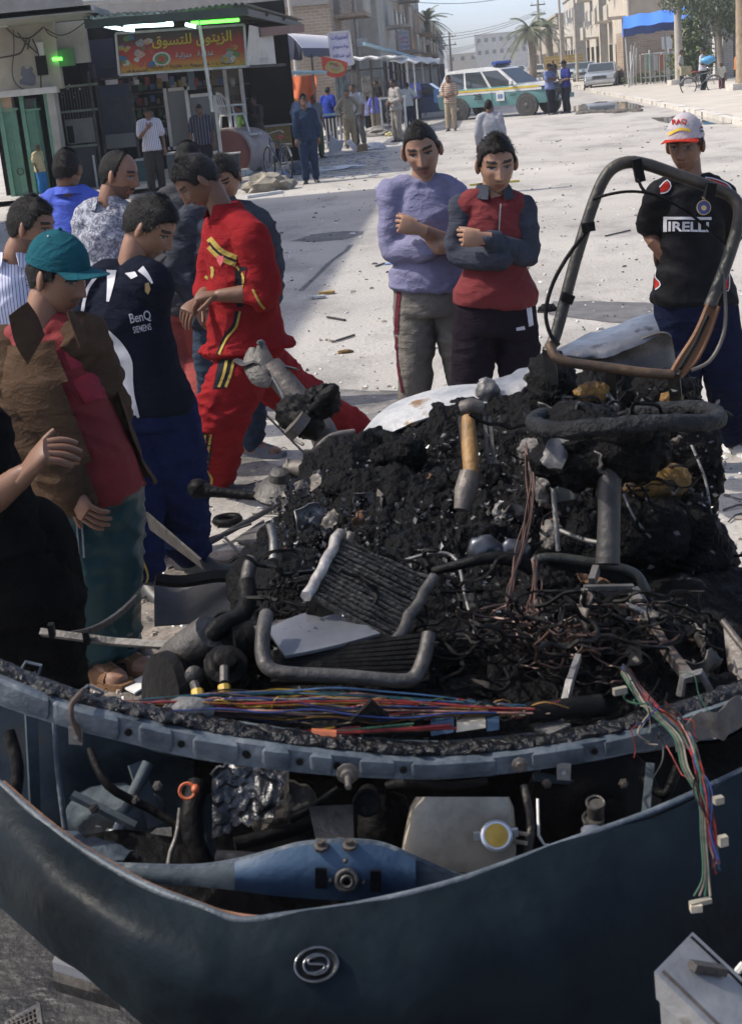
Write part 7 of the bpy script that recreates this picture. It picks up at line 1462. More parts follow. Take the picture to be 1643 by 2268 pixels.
# ---- blue canopy stall at right
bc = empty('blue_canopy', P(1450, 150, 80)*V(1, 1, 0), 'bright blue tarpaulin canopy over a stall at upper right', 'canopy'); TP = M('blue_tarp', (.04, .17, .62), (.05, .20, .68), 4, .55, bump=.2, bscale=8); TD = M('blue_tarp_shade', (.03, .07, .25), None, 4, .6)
g = np.zeros((26, 8, 3))
for i, u in enumerate(np.linspace(0, 1, 26)):
    for j, v in enumerate(np.linspace(0, 1, 8)): g[i, j] = P(1379+153*u, 36-22*u+26*v*1.05+1.4*math.sin(u*20), 80-3.0*v)
MB().grid(g, .02).build('tarp', TP, bc, smooth=True)
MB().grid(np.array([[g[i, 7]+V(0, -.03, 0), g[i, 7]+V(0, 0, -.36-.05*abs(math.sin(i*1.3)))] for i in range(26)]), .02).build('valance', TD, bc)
MB().poly([g[0, 0], g[0, 7], g[0, 7]+V(0, 0, -.4), g[0, 0]+V(0, .5, -1)], .02, (1, 0, 0)).build('end_flap', TP, bc)
for px, y in ((1383, 77.5), (1470, 77.5), (1524, 77.5)): part('post', M_pale, bc, lambda m: m.cyl(P(px, 60, y), P(px+9, 190, y)*V(1, 1, 0)+V(0, 0, .1), .05, 8))
kb = empty('stall_hut', P(1450, 160, 86)*V(1, 1, 0), 'low brick hut with shuttered window under the blue canopy', 'hut'); part('wall', M_brick, kb, lambda m: bxw(m, 1440, 125, 120, 110, 86, 2)); part('window', M_wht, kb, lambda m: bxw(m, 1476, 95, 22, 26, 85.9, .1)); part('counter', M_pale, kb, lambda m: bxw(m, 1490, 118, 50, 4, 85, .6))
for cx, c in ((1437, (.15, .3, .2)), (1451, (.45, .45, .43)), (1463, (.4, .15, .06)), (1478, (.1, .16, .1)), (1494, (.5, .3, .05))): part('poster', M('poster_%d' % cx, c, tuple(x*.5 for x in c), 12, .6), kb, lambda m: bxw(m, cx, 138, 11, 34, 84.5, .1))
# ---- white fence
fn = empty('white_fence', P(1450, 190, 80.5)*V(1, 1, 0)+V(0, 0, .12), 'white tubular railing round the stall, right of the saloon', 'fence')
f0, f1 = P(1398, 196, 80.5)*V(1, 1, 0)+V(0, 0, .12), P(1513, 182, 80.5)*V(1, 1, 0)+V(0, 0, .12)
for z in (.35, 1.55): part('rail', M_wht, fn, lambda m: m.cyl(f0+V(.6, 0, z), f1+V(0, 0, z), .035, 6))
for i in range(12): q = f0+(f1-f0)*i/11; part('post', M_wht, fn, lambda m: m.cyl(q, q+V(0, 0, 1.75 if i % 4 == 0 else 1.55), .05 if i % 4 == 0 else .025, 6))
for i in range(4): q = f0+V(-.3+.22*i, -.6+.4*i, 0); part('gate_post', M_wht, fn, lambda m: m.beam(q, q+V(.45 if i == 0 else .1, 0, 2.2-.1*i), .06, .06))
# ---- yellow corrugated hoarding
hd_ = empty('yellow_hoarding', P(1247, 140, 128)*V(1, 1, 0), 'yellow corrugated sheet hoarding behind the policemen', 'fence')
for i in range(3): part('sheet', MW('yellow_corrugated', (.50, .37, .12), (.38, .27, .08), 1.2, 'Z', .6, 0, bump=.6), hd_, lambda m: bxw(m, 1219+28*i, 139-2.4*i, 27, 28, 128, .06))
# ---- utility poles and wires
def pole(px, py0, py1, y, r, lab, mat=None, lean=0, arms=0, box=False):
    t = empty('utility_pole', P(px, py1, y)*V(1, 1, 0), lab, 'pole'); b_ = P(px, py1, y); b_[2] = 0; top = b_+V(lean, 0, P(px, py0, y)[2])
    MB().tube([b_, top], [r, r*.7], 8).build('shaft', mat or M('weathered_pole', (.30, .27, .23), (.42, .39, .34), 2, .85), t, smooth=True)
    for k in range(arms): part('crossarm', M_iron, t, lambda m: m.box(top+V(0, 0, -.5-.9*k), (1.5, .1, .1)))
    for k in range(arms*2): part('insulator', M_wht, t, lambda m: m.cyl(top+V((-.6 if k % 2 else .6), 0, -.45-.9*(k//2)), top+V((-.6 if k % 2 else .6), 0, -.2-.9*(k//2)), .05, 6))
    if box: part('lamp_box', M_wht, t, lambda m: m.box(top+V(.2, -.1, -2.6), (.5, .2, .35)))
    return top
PT = []
for a in ((671, -60, 300, 58, .10, 'slim pole crossing the brick house wall'), (752, -60, 290, 66, .12, 'pale pole left of the white vertical sign', True), (808, -40, 280, 70, .11, 'pole with sign boxes right of the white vertical sign', True), (857, -40, 270, 84, .11, 'pole on the left side behind the grey-suited man'), (1001, 70, 170, 170, .14, 'far pole with crossarms left of the pale end block', False, 2), (1198, -2, 150, 150, .16, 'far pole with crossarms between the palms', False, 2), (1245, -40, 160, 118, .12, 'pole in front of the beige balcony house, nearer the palms'), (1278, -50, 165, 108, .11, 'pole by the yellow hoarding'), (1398, -60, 190, 98, .16, 'stout pole right behind the silver saloon'), (1504, -60, 192, 74, .22, 'thick pale pole in front of the blue canopy')):
    PT.append(pole(*a[:5], a[5], arms=a[7] if len(a) > 7 else 0, box=a[6] if len(a) > 6 else False))
pole(1643, -80, 208, 57.6, .26, 'thick brown trunk-like pole at the right edge', M('brown_pole', (.22, .16, .10), (.33, .26, .18), 4, .9))
for px, w_ in ((1504, 1.0), (1643, 1.0)):
    q = P(px, 200, 74 if px < 1600 else 57.6)*V(1, 1, 0); MB().box(q+V(0, 0, .2), (1.0, 1.0, .3)).build('pole_footing', M_kerb, None, label='square concrete footing of the %s pole' % ('thick pale' if px < 1600 else 'right-edge'), cat='footing')
def wires(a, b, n, sag, lab, r=.012):
    t = empty('overhead_wires', (a+b)/2, lab, 'wire')
    for i in range(n): MB().tube([a*(1-u)+b*u+V(0, 0, -sag*4*u*(1-u)-.35*i+.2*i*u) for u in np.linspace(0, 1, 12)], r, 3).build('wire', M_iron, t)
wires(PT[3], P(1245, -60, 118), 3, 1.0, 'overhead wires crossing the sky above the street', .02); wires(P(920, 75, 160), P(1198, 20, 150), 3, .8, 'lower overhead wires near the pale end block', .025); wires(P(905, 105, 170), P(1060, 95, 200), 3, .5, 'faint wires left of the pale end block', .025)
# ---- palms
def palm(px, py_base, py_top, y, R, lab, seed, nf=34):
    rs = np.random.RandomState(seed); b_ = P(px, py_base, y); b_[2] = 0; top = P(px-5, py_top, y); t = empty('palm_tree', b_, lab, 'palm')
    MB().tube([b_, b_*.5+top*.5+V(.15, 0, 0), top], [.42, .34, .38], 9, smooth=4).build('trunk', M('palm_trunk', (.16, .13, .10), (.26, .22, .17), 5, .95, bump=.8, bscale=9), t, smooth=True); mb = MB()
    for i in range(nf):
        a = i*2.4+rs.rand()*.5; el = rs.uniform(-.6, 1.35); L_ = R*rs.uniform(.8, 1.1); d = V(math.cos(a), math.sin(a), 0); pts = []
        for u in np.linspace(0, 1, 9): pts.append(top+d*L_*(u*math.cos(el)+.25*u*u*(el > .4))+V(0, 0, L_*(u*math.sin(el)-.62*u*u*(.6+.5*math.cos(el)))))
        s_ = np.cross(d, V(0, 0, 1))
        for k in range(1, 8):
            p, q = pts[k], pts[k+1] if k < 8 else pts[k]; dd = nrm(q-p)
            for m_ in range(3):
                c = p+(q-p)*m_/3; ll = R*.24*(1-.55*(k+m_/3)/9)
                for sg_ in (-1, 1): e_ = c+(s_*sg_*.8+dd*.55+V(0, 0, -.28))*ll; w_ = dd*.045*R*.35; mb.add([c-w_, c+w_, e_], [(0, 1, 2)])
        mb.tube(pts, [.045]*4+[.03]*3+[.015]*2, 3)
    mb.build('crown', M('palm_leaf', (.075, .10, .045), (.15, .165, .085), 3, .6), t)
palm(948, 190, 48, 150, 2.7, 'tall date palm on the left of the street', 1, 40); palm(965, 190, 98, 160, 1.6, 'short young palm under the tall left palm', 2, 22); palm(1178, 165, 66, 140, 2.7, 'bushy date palm in mid street, left of two', 3, 40); palm(1216, 162, 62, 146, 2.2, 'thin date palm behind the crossarm pole, right of two', 4, 26)
# ---- leafy trees at right
def leaves(mb, c, r, n, s, rs, droop=0):
    d = nrm_rows(rs.randn(n, 3)); rad = rs.rand(n)**.45; p = c+d*rad[:, None]*r
    for q in p:
        a = rs.randn(3); a[2] -= droop; a = nrm(a); b = nrm(np.cross(a, rs.randn(3))); l = s*(.6+.8*rs.rand()); w = l*(.28 if droop else .5)
        mb.add([q-a*l*.5, q+b*w*.5, q+a*l*.5, q-b*w*.5], [(0, 1, 2, 3)])
def tree(base, lab, trunk, clumps, mat, seed, s=.2, droop=0, n=420):
    t = empty('leafy_tree', base, lab, 'tree'); rs = np.random.RandomState(seed); MB().tube(trunk, np.linspace(.22, .08, len(trunk)), 8, smooth=3).build('trunk', M('bark', (.16, .13, .10), (.25, .21, .17), 6, .95, bump=.6), t, smooth=True); mb = MB()
    for c, r in clumps: leaves(mb, c, np.asarray(r), n, s, rs, droop)
    for c, r in clumps: MB().tube([trunk[-1], (trunk[-1]+c)/2+V(0, 0, .2), c], [.07, .05, .02], 5).build('limb', M('bark', (0, 0, 0)), t)
    mb.build('crown', mat, t)
LF = M('leaf_olive', (.045, .07, .03), (.10, .125, .06), 5, .6); Yt = 73
tree(P(1600, 190, Yt)*V(1, 1, 0), 'drooping eucalyptus tree hanging in from the top right corner', [P(1600, 190, Yt)*V(1, 1, 0), P(1592, 100, Yt), P(1585, -40, Yt)], [(P(x, y, Yt+d), (1.0, 1.0, .8)) for x, y, d in ((1500, -6, -1), (1535, 0, 0), (1570, 8, -1), (1600, 22, 0), (1630, 30, -1), (1650, 50, 0), (1560, -20, 1), (1620, -8, 1), (1612, 52, 0), (1645, 8, 0))], LF, 5, .26, 1.2, 520)
tree(P(1535, 185, 76)*V(1, 1, 0), 'bushy shrub tree behind the thick pale pole', [P(1535, 185, 76)*V(1, 1, 0), P(1535, 150, 76), P(1535, 110, 76)], [(P(x, y, 76+d), (.8, .8, .75)) for x, y, d in ((1520, 120, 0), (1545, 100, 0), (1535, 65, .5), (1552, 128, -.3), (1520, 88, 0), (1540, 40, .4), (1508, 140, -.3), (1545, 150, 0))], M('leaf_green', (.05, .085, .025), (.11, .14, .05), 5, .6), 6, .2, 0, 420)
sb = empty('low_shrubs', P(1450, 185, 81.5)*V(1, 1, 0), 'low weeds along the foot of the white railing', 'shrub', kind='stuff'); mb = MB(); rs = np.random.RandomState(4)
for i in range(14): leaves(mb, f0+(f1-f0)*i/13+V(0, .5, .3), V(.5, .3, .35), 70, .14, rs)
mb.build('foliage', M('leaf_green', (0, 0, 0)), sb)
pg = empty('gate_pillars', P(1610, 190, 78)*V(1, 1, 0), 'white brick gate pillars with poster and dark gate at right', 'gate')
part('pillar', brick_mat('white_brick', (.45, .43, .38), (.5, .48, .42), (.3, .29, .27), .34, .12), pg, lambda m: bxw(m, 1612, 140, 22, 116, 78, .6)); part('pillar', M_wht, pg, lambda m: bxw(m, 1592, 135, 20, 110, 80, .5)); part('poster', M('poster_dark', (.06, .04, .05), (.3, .15, .05), 8, .6), pg, lambda m: bxw(m, 1594, 120, 12, 40, 79.9, .05)); part('gate_leaf', M('grey_gate', (.08, .08, .075), None, 4, .6), pg, lambda m: bxw(m, 1640, 130, 34, 130, 79, .1)); part('lintel', M_conc, pg, lambda m: bxw(m, 1625, 72, 90, 12, 79.5, .6))

# ---- stock inside and in front of the dim shop
stk = empty('shop_stock', P(330, 330, 36)*V(1, 1, 0), 'jumble of packets and boxes stocked inside the dim grille shop', 'stock'); rs = np.random.RandomState(61)
SC_ = [M('stock_%s' % n_, c_, tuple(x*.5 for x in c_), 9, .6) for n_, c_ in (('white', (.30, .29, .28)), ('blue', (.05, .10, .22)), ('red', (.22, .04, .03)), ('brown', (.14, .10, .06)), ('green', (.05, .12, .06)), ('ochre', (.25, .17, .04)), ('grey', (.12, .12, .12)))]
for i in range(84):
    row = i // 21; cx = 235+(i % 21)*15+rs.uniform(-4, 4); part('packet', SC_[rs.randint(7)], stk, lambda m: bxw(m, cx, 188+row*33+rs.uniform(-5, 5), rs.uniform(6, 13), rs.uniform(8, 20), 37.4+.3*rs.rand(), .2))
for i in range(4): part('shelf', M_brown, stk, lambda m: bxw(m, 390, 200+row*0+i*33, 320, 3, 37.6, .4))
for i, (cx, cy, w_, h_, m_, lab) in enumerate(((322, 385, 40, 60, M('teal_chest', (.05, .10, .11), None, 5, .6), 'dull teal chest freezer behind the man with the phone'), (395, 372, 46, 62, M('grey_cabinet', (.13, .14, .15), None, 5, .6), 'grey cabinet beneath the left leaning window frame'))):
    t = empty('cabinet', P(cx, cy+h_/2, 33.8), lab, 'cabinet'); part('body', m_, t, lambda m: bxw(m, cx, cy, w_, h_, 33.8, .5)); part('lid', M_pale, t, lambda m: bxw(m, cx-1, cy-h_/2-2, w_+4, 4, 33.75, .55)); part('plinth', M_iron, t, lambda m: bxw(m, cx+2, cy+h_/2-2, w_-3, 4, 33.85, .4))
for i in range(9): part('hanging_bag', SC_[(0, 2, 5, 1)[i % 4]], stk, lambda m: bxw(m, 300+i*27, 178+2*(i % 3), 9, 18, 34.6, .06, back=False))
# ---- vertical shop signs
def vsign(corners, y, lab, lines, frame=M_wht, face=None):
    c = [P(a, b, y) for a, b in corners]; t = empty('hanging_sign', (c[0]+c[2])/2, lab, 'sign'); MB().poly(c, .1, (0, 1, 0)).build('board', face or M('sign_lilac_white', (.48, .47, .56), (.54, .53, .62), 5, .5), t)
    r = nrm(c[1]-c[0]); u = nrm(c[0]-c[3]); w = np.linalg.norm(c[1]-c[0]); h = np.linalg.norm(c[0]-c[3]); m_ = (c[0]+c[2])/2
    for a, b in zip(c, c[1:]+c[:1]): part('frame', frame, t, lambda m: m.beam(a+V(0, -.02, 0), b+V(0, -.02, 0), .06, .05))
    for s, v, hh, ww, mat in lines: text_flat('lettering', arabic(s), m_+u*(.5-v)*h+V(0, -.02, 0), r, u, ww*w, hh*h, mat, t, .015)
    part('bracket', M_iron, t, lambda m: m.beam(m_+V(0, .1, -.8), m_+V(-.3, 3, -.8), .06, .06)); return t
IND = M('sign_indigo', (.035, .035, .28), None, 8, .5)
vsign([(726, 73), (773, 69), (783, 142), (736, 147)], 47, 'tall white sign with three lines of blue Arabic lettering', [('تجهيزات', .17, .16, .78, IND), ('ولحوم', .45, .14, .74, IND), ('ابو عبدالله', .72, .14, .80, IND)])
RDS = M('sign_crimson', (.45, .03, .05), None, 8, .5)
vsign([(881, 69), (904, 67), (908, 118), (885, 120)], 95, 'small far white sign with red and blue lettering', [('تصليح', .1, .14, .7, M('sign_leaf', (.05, .25, .08), None, 8, .5)), ('سلكون', .3, .16, .8, RDS), ('ابو فلاح', .5, .16, .85, RDS), ('للزجاج', .7, .14, .9, IND), ('777', .92, .14, .8, M('sign_ink', (.06, .02, .04), None, 8, .5))])
bn_ = empty('red_banner', P(742, 148, 45), 'red half-round banner with a food picture', 'banner'); pl = [(712, 124), (728, 128), (750, 132), (769, 138), (770, 144), (766, 160), (758, 170), (745, 172), (730, 170), (718, 160), (712, 142)]
MB().poly([P(x, y, 45) for x, y in pl], .04, (0, 1, 0)).build('cloth', M('banner_red', (.42, .05, .03), (.5, .07, .04), 5, .7), bn_)
part('picture_ground', M('banner_cream', (.42, .33, .12), None, 9, .7), bn_, lambda m: m.poly([P(741+22*math.cos(a)*(1+.1*math.sin(5*a)), 149+14*math.sin(a)+2*math.cos(a), 44.98) for a in np.arange(16)*math.pi/8], .015, (0, 1, 0)))
for i in range(12): a = i*2.4; r = 3+10*(i % 4)/4; part('food_print', FM[(1, 3, 4, 6, 5)[i % 5]], bn_, lambda m: m.poly([P(740+r*math.cos(a)*1.3+4*math.cos(b), 148+r*.75*math.sin(a)+3*math.sin(b), 44.97-.001*i) for b in np.arange(7)*2*math.pi/7], .004, (0, 1, 0)))
# ---- long market stall with white tarpaulin roof
ms = empty('market_stall', P(850, 250, 55)*V(1, 1, 0), 'long open market stall with white tarpaulin roof on thin posts', 'stall')
def strip_roof(nm, mat, f, b, th=.05, n=30, amp=.04):
    g = np.zeros((n, 4, 3))
    for i, u in enumerate(np.linspace(0, 1, n)):
        for j, v in enumerate(np.linspace(0, 1, 4)): g[i, j] = (f[0]*(1-u)+f[1]*u)*(1-v)+(b[0]*(1-u)+b[1]*u)*v+V(0, 0, amp*math.sin(u*24+v*3)*(1-v*.4))
    return MB().grid(g, th).build(nm, mat, ms, smooth=True)
TW = M('white_tarp', (.55, .53, .48), (.66, .64, .6), 3, .7)
strip_roof('tarp_roof', TW, (P(735, 136, 47), P(868, 128, 50)), (P(742, 130, 52), P(900, 126, 60))); strip_roof('tarp_roof', TW, (P(862, 138, 52), P(972, 140, 66)), (P(872, 124, 60), P(975, 132, 74)))
part('lean_pole', M('pale_blue_rail', (0, 0, 0)), ms, lambda m: m.cyl(P(806, 97, 56), P(960, 140, 68), .07, 6))
for px, y in ((745, 47), (790, 49), (820, 51), (850, 53), (880, 55), (900, 57), (915, 59), (933, 63), (950, 67), (968, 70)): part('post', M_iron if int(px) % 3 else M_pale, ms, lambda m: m.cyl(P(px, 134, y), P(px+10, 150+6500/y, y)*V(1, 1, 0)+V(0, 0, .1), .045, 6))
for y, a, b in ((48, 740, 860), (60, 870, 972)): part('rail', M_iron, ms, lambda m: m.cyl(P(a, 160, y), P(b, 150, y+8), .035, 6))
part('back_cloth', M('dim_cloth', (.13, .12, .105), (.19, .18, .155), 2, .9), ms, lambda m: m.poly([P(905, 150, 68), P(970, 148, 78), P(972, 195, 78), P(912, 200, 68)], .05, (0, 1, 0)))
for i, (px, py, y, w, h, c) in enumerate(((757, 200, 52, 26, 70, (.10, .16, .20)), (790, 190, 56, 18, 60, (.16, .15, .13)), (815, 195, 58, 24, 50, (.26, .24, .2)), (838, 195, 60, 16, 46, (.12, .12, .1)), (872, 200, 64, 40, 40, (.09, .11, .16)))): part('goods_rack', M('rack_%d' % i, c, tuple(x*.4 for x in c), 5, .8, contrast=(.4, .6)), ms, lambda m: bxw(m, px, py, w, h, y, .6))
tbl = empty('white_table', P(865, 245, 50)*V(1, 1, 0), 'low white table in front of the market stall', 'table'); part('top', M_wht, tbl, lambda m: m.box(P(868, 216, 50), (.9, .6, .06)))
for s in (-1, 1):
    for q in (-1, 1): part('leg', M_wht, tbl, lambda m: m.box(P(868, 216, 50)*V(1, 1, 0)+V(s*.4, q*.25, P(868, 216, 50)[2]/2), (.05, .05, P(868, 216, 50)[2])))
pf = empty('picket_barrier', P(720, 320, 43.5)*V(1, 1, 0), 'low white picket barrier beside the kiosk', 'fence'); q0 = P(722, 300, 43.5)
for i in range(9): q = P(700+i*8, 306, 43.5); part('picket', M_wht, pf, lambda m: m.box(q*V(1, 1, 0)+V(0, 0, .42), (.05, .03, .84)))
part('rail', M('pale_blue_rail', (0, 0, 0)), pf, lambda m: m.cyl(P(684, 258, 43.4), P(768, 250, 43.6), .04, 6)); part('rail', M_wht, pf, lambda m: m.cyl(P(696, 318, 43.4), P(768, 312, 43.6), .025, 6))
# ---- cars
TYRE = M('tyre_rubber', (0, 0, 0)); GLS = MG('car_glass', (.035, .045, .05), .05); CHR = M('bike_chrome', (0, 0, 0)); LMP = M('lamp_glass', (.55, .56, .55), None, 10, .15)
def car(loc, rz, lab, mat, kind='saloon', L_=4.6, w=.86, extra=None, belt=None):
    t = empty('car' if kind != 'pickup' else 'pickup_truck', loc, lab, 'car' if kind != 'pickup' else 'pickup', rz=rz)
    def b(nm, mt, fn, par=t, sm='auto'): m = MB(); fn(m); return m.build(nm, mt, par, local=True, smooth=sm)
    h = L_/2; suv = kind == 'suv'; z0 = .42 if suv else .26; rw = .37 if suv else .31
    if suv: prof = [(-h, .55, .95), (-h+.06, z0, 1.08), (-h*.6, z0, 1.12), (0, z0, 1.12), (h*.30, z0, 1.12), (h*.42, z0, 1.13), (h*.75, z0, 1.08), (h*.93, z0, 1.0), (h, .55, .82)]; roof = [(-h+.06, 1.10), (-h+.42, 1.78), (-h*.45, 1.82), (-.1, 1.80), (h*.12, 1.74), (h*.46, 1.13)]
    elif kind == 'pickup': prof = [(-h, .5, .90), (-h*.5, z0+.1, .92), (-.2, z0, .92), (h*.3, z0, .95), (h*.7, z0, .92), (h*.95, z0, .86), (h, .45, .7)]; roof = [(-.35, .92), (-.25, 1.48), (.4, 1.50), (.75, 1.44), (1.15, .95)]
    elif kind == 'estate': prof = [(-h, .45, .8), (-h+.08, z0, .92), (0, z0, .92), (h*.35, z0, .92), (h*.8, z0, .84), (h*.97, z0, .74), (h, .4, .6)]; roof = [(-h+.08, .92), (-h+.3, 1.38), (-.4, 1.44), (.25, 1.42), (h*.42, .92)]
    else: prof = [(-h, .45, .82), (-h+.1, z0, .96), (-h*.55, z0, .95), (0, z0, .93), (h*.35, z0, .94), (h*.8, z0, .84), (h*.96, z0, .74), (h, .4, .62)]; roof = [(-h*.62, .95), (-h*.36, 1.36), (-.25, 1.42), (.3, 1.40), (h*.40, .94)]
    rings = []
    for x, zb, zt in prof:
        ww = w*(1-.10*abs(x/h)**6); zm = zb+(zt-zb)*.55
        rings.append(np.array([[x, -ww*.94, zb], [x, -ww, zm], [x, -ww*.97, zt-.05], [x, -ww*.88, zt], [x, ww*.88, zt], [x, ww*.97, zt-.05], [x, ww, zm], [x, ww*.94, zb]]))
    body = b('body', mat, lambda m: m.loft(rings))
    rr = [np.array([[x, -w*.90+.17*(z-roof[0][1]), z], [x, w*.90-.17*(z-roof[0][1]), z]]) for x, z in roof]; v = np.concatenate(rr+[np.array([[x, -w*.90, roof[0][1]-.04], [x, w*.90, roof[0][1]-.04]]) for x in (roof[0][0], roof[-1][0])])
    k = len(roof); f = [(2*i, 2*i+1, 2*i+3, 2*i+2) for i in range(k-1)]+[tuple(2*i for i in range(k)), tuple(2*i+1 for i in range(k))[::-1]]
    cab = b('cabin', extra or mat, lambda m: m.add(v, f))
    ins = lambda x, z, s, o_=.012: V(x, s*(w*.90-.17*(z-roof[0][1])+o_), z)
    zt = roof[1][1]-.10; zb = roof[0][1]+.03
    def lerp_roof(z, front):
        p, q = (roof[-1], roof[-2]) if front else (roof[0], roof[1]); u = (z-p[1])/(q[1]-p[1]); return p[0]+(q[0]-p[0])*u
    xa, xb_ = lerp_roof(zb, 0)+.10, lerp_roof(zt, 0)+.10; xc, xd = lerp_roof(zb, 1)-.10, lerp_roof(zt, 1)-.08; n = 3 if suv or kind == 'estate' else (1 if kind == 'pickup' else 2)
    for s in (-1, 1):
        for i in range(n):
            u0, u1 = i/n+.02, (i+1)/n-.02; q = [ins(xa+(xc-xa)*u0, zb, s), ins(xa+(xc-xa)*u1, zb, s), ins(xb_+(xd-xb_)*u1, zt, s), ins(xb_+(xd-xb_)*u0, zt, s)]
            b('side_window', GLS, lambda m: m.poly(q, .01, (0, s, 0)), cab)
        for x in (-h*.60, h*.62):
            b('wheel_arch', M_iron, lambda m: m.lathe(V(x, s*(w-.16), rw+.02), (0, s, 0), [(rw+.07, 0), (rw+.07, .165)], 20), body)
            wl = b('wheel', TYRE, lambda m: m.lathe(V(x, s*(w-.20), rw), (0, s, 0), [(rw*.8, 0), (rw, .03), (rw, .18), (rw*.93, .215), (rw*.66, .22)], 24)); b('rim', M_pale if not suv else M_iron, lambda m: m.lathe(V(x, s*(w+.005), rw), (0, s, 0), [(rw*.64, 0), (rw*.60, .02), (rw*.3, .0), (rw*.2, .03)], 14), wl)
        b('headlight', LMP, lambda m: m.box(V(h-.03, s*w*.68, .66 if not suv else .84), (.08, .34, .15)), body); b('mirror', extra or mat, lambda m: m.box(V(xc-.05, s*(w+.08), zb+.08), (.1, .16, .12)), cab); b('door_line', M_iron, lambda m: m.box(V(h*.02, s*(w*1.0+.002), .72), (.012, .01, .5)), body)
    p0, p1 = roof[-1], roof[-2]; nx = nrm(V(p1[1]-p0[1], 0, p0[0]-p1[0])); c = lambda u, y: V(p0[0]+(p1[0]-p0[0])*u, y, p0[1]+(p1[1]-p0[1])*u)+nx*.012
    b('windscreen', GLS, lambda m: m.poly([c(.08, -w*.82), c(.08, w*.82), c(.92, w*.72), c(.92, -w*.72)], .01, nx), cab)
    p0, p1 = roof[0], roof[1]; nx2 = nrm(V(-(p1[1]-p0[1]), 0, p1[0]-p0[0])); c2 = lambda u, y: V(p0[0]+(p1[0]-p0[0])*u, y, p0[1]+(p1[1]-p0[1])*u)+nx2*.012
    b('rear_screen', GLS, lambda m: m.poly([c2(.12, -w*.78), c2(.12, w*.78), c2(.9, w*.70), c2(.9, -w*.70)], .01, nx2), cab)
    b('grille', M_iron, lambda m: m.box(V(h-.01, 0, .66 if not suv else .80), (.06, w*.85, .17)), body); b('bumper', M_pale if not suv else mat, lambda m: m.box(V(h+.02, 0, .44 if not suv else .58), (.14, w*1.9, .16)), body); b('number_plate', M_wht, lambda m: m.box(V(h+.10, 0, .45 if not suv else .6), (.02, .5, .11)), body)
    return t, b, body, cab, w, h
# police off-roader, side on
TEAL = M('police_teal', (.085, .20, .20), (.10, .23, .225), 2, .35); PW = M('police_white', (.58, .58, .56), None, 3, .35)
sr, sf = G(1008, 266), G(1262, 253); mid = (G(1028, 266)+G(1180, 256))/2; rzv = math.atan2((G(1180, 256)-G(1028, 266))[1], (G(1180, 256)-G(1028, 266))[0])
t, b, body, cab, w, h = car(mid+V(.35, .9, 0), rzv+.06, 'teal and white police off-roader with yellow stripe and roof light bar', TEAL, 'suv', 4.8, .92, PW)
t.name = 'police_car'
for s in (-1,):
    b('yellow_stripe', M('police_yellow', (.58, .42, .03), None, 4, .4), lambda m: m.box(V(-.1, s*.925, 1.02), (4.3, .012, .07)), body); b('white_band', PW, lambda m: m.box(V(-.1, s*.918, .94), (4.5, .010, .09)), body)
    b('door_badge', M_wht, lambda m: m.box(V(.42, s*.935, .76), (.34, .012, .32)), body)
    for cx, tx, w_, h_ in ((-.55, '28', .34, .22), (.95, arabic('انقاذ'), .30, .12)):
        v, f = text2d(tx, .02); lo, hi = v.min(0), v.max(0); x = (v[:, 0]-(lo[0]+hi[0])/2)/(hi[0]-lo[0])*w_; z = (v[:, 1]-(lo[1]+hi[1])/2)/(hi[1]-lo[1])*h_
        MB().add(np.column_stack([cx+x, np.full(len(x), -.945), .80+z]), f).build('lettering', M('print_black', (0, 0, 0)), body, local=True)
    b('door_text', M('badge_blue', (.12, .2, .35), None, 9, .5), lambda m: m.box(V(.42, s*.944, .76), (.22, .008, .16)), body)
    b('wing_top', PW, lambda m: m.box(V(1.55, s*.86, 1.06), (1.5, .14, .09)), body)
b('bonnet', PW, lambda m: m.box(V(1.6, 0, 1.105), (1.45, 1.5, .05)), body)
lb_ = b('light_bar', M('bar_blue', (.02, .05, .22), (.03, .07, .28), 6, .2), lambda m: m.tube([V(.0, -.55, 1.93), V(.0, .55, 1.93)], .10, 10, flat=.75)); b('bar_foot', M_iron, lambda m: m.box(V(0, 0, 1.83), (.2, .9, .06)), lb_)
b('bull_bar', M_iron, lambda m: m.tube([V(2.42, -.7, .55), V(2.5, -.6, .95), V(2.5, .6, .95), V(2.42, .7, .55)], .04, 6)); b('spare_pack', M('blue_pack', (.05, .16, .38), None, 5, .6), lambda m: m.box(V(-2.5, -.35, .95), (.35, .6, .5)))
SLV = M('silver_car_paint', (.36, .38, .39), (.42, .44, .45), 3, .25, .5); WC_ = M('white_car_paint', (.55, .55, .53), None, 3, .35); BLU = M('blue_pickup_paint', (.05, .13, .26), (.07, .16, .3), 3, .4)
fc = lambda deg: math.radians(deg-90)
cp_ = lambda px, py: G(px, py)
car(G(1350, 196)+V(0, 2.3, .0), fc(-14), 'silver saloon parked nose-on by the right kerb', SLV, 'saloon', 4.8, .90); car(G(1322, 181)+V(-.3, 3, 0), fc(-12), 'grey-blue car parked behind the silver saloon', M('greyblue_paint', (.22, .28, .30), None, 3, .3), 'saloon', 4.4, .84)
car(G(962, 219)+V(0, 2, 0), fc(-4), 'blue pickup truck facing the camera beyond the striped man', BLU, 'pickup', 4.6, .82); car(G(1195, 178)+V(0, 2, 0), fc(-6), 'white estate car facing the camera behind the policemen', WC_, 'estate', 4.3, .82); car(G(1160, 175)+V(0, 5, 0), fc(0), 'pale car behind the police light bar', M('pale_car', (.42, .45, .45), None, 3, .3), 'saloon', 4.4, .84); car(G(1140, 170)+V(0, 9, 0), fc(4), 'far white car in the queue, left of the others', WC_, 'saloon', 4.3, .82)
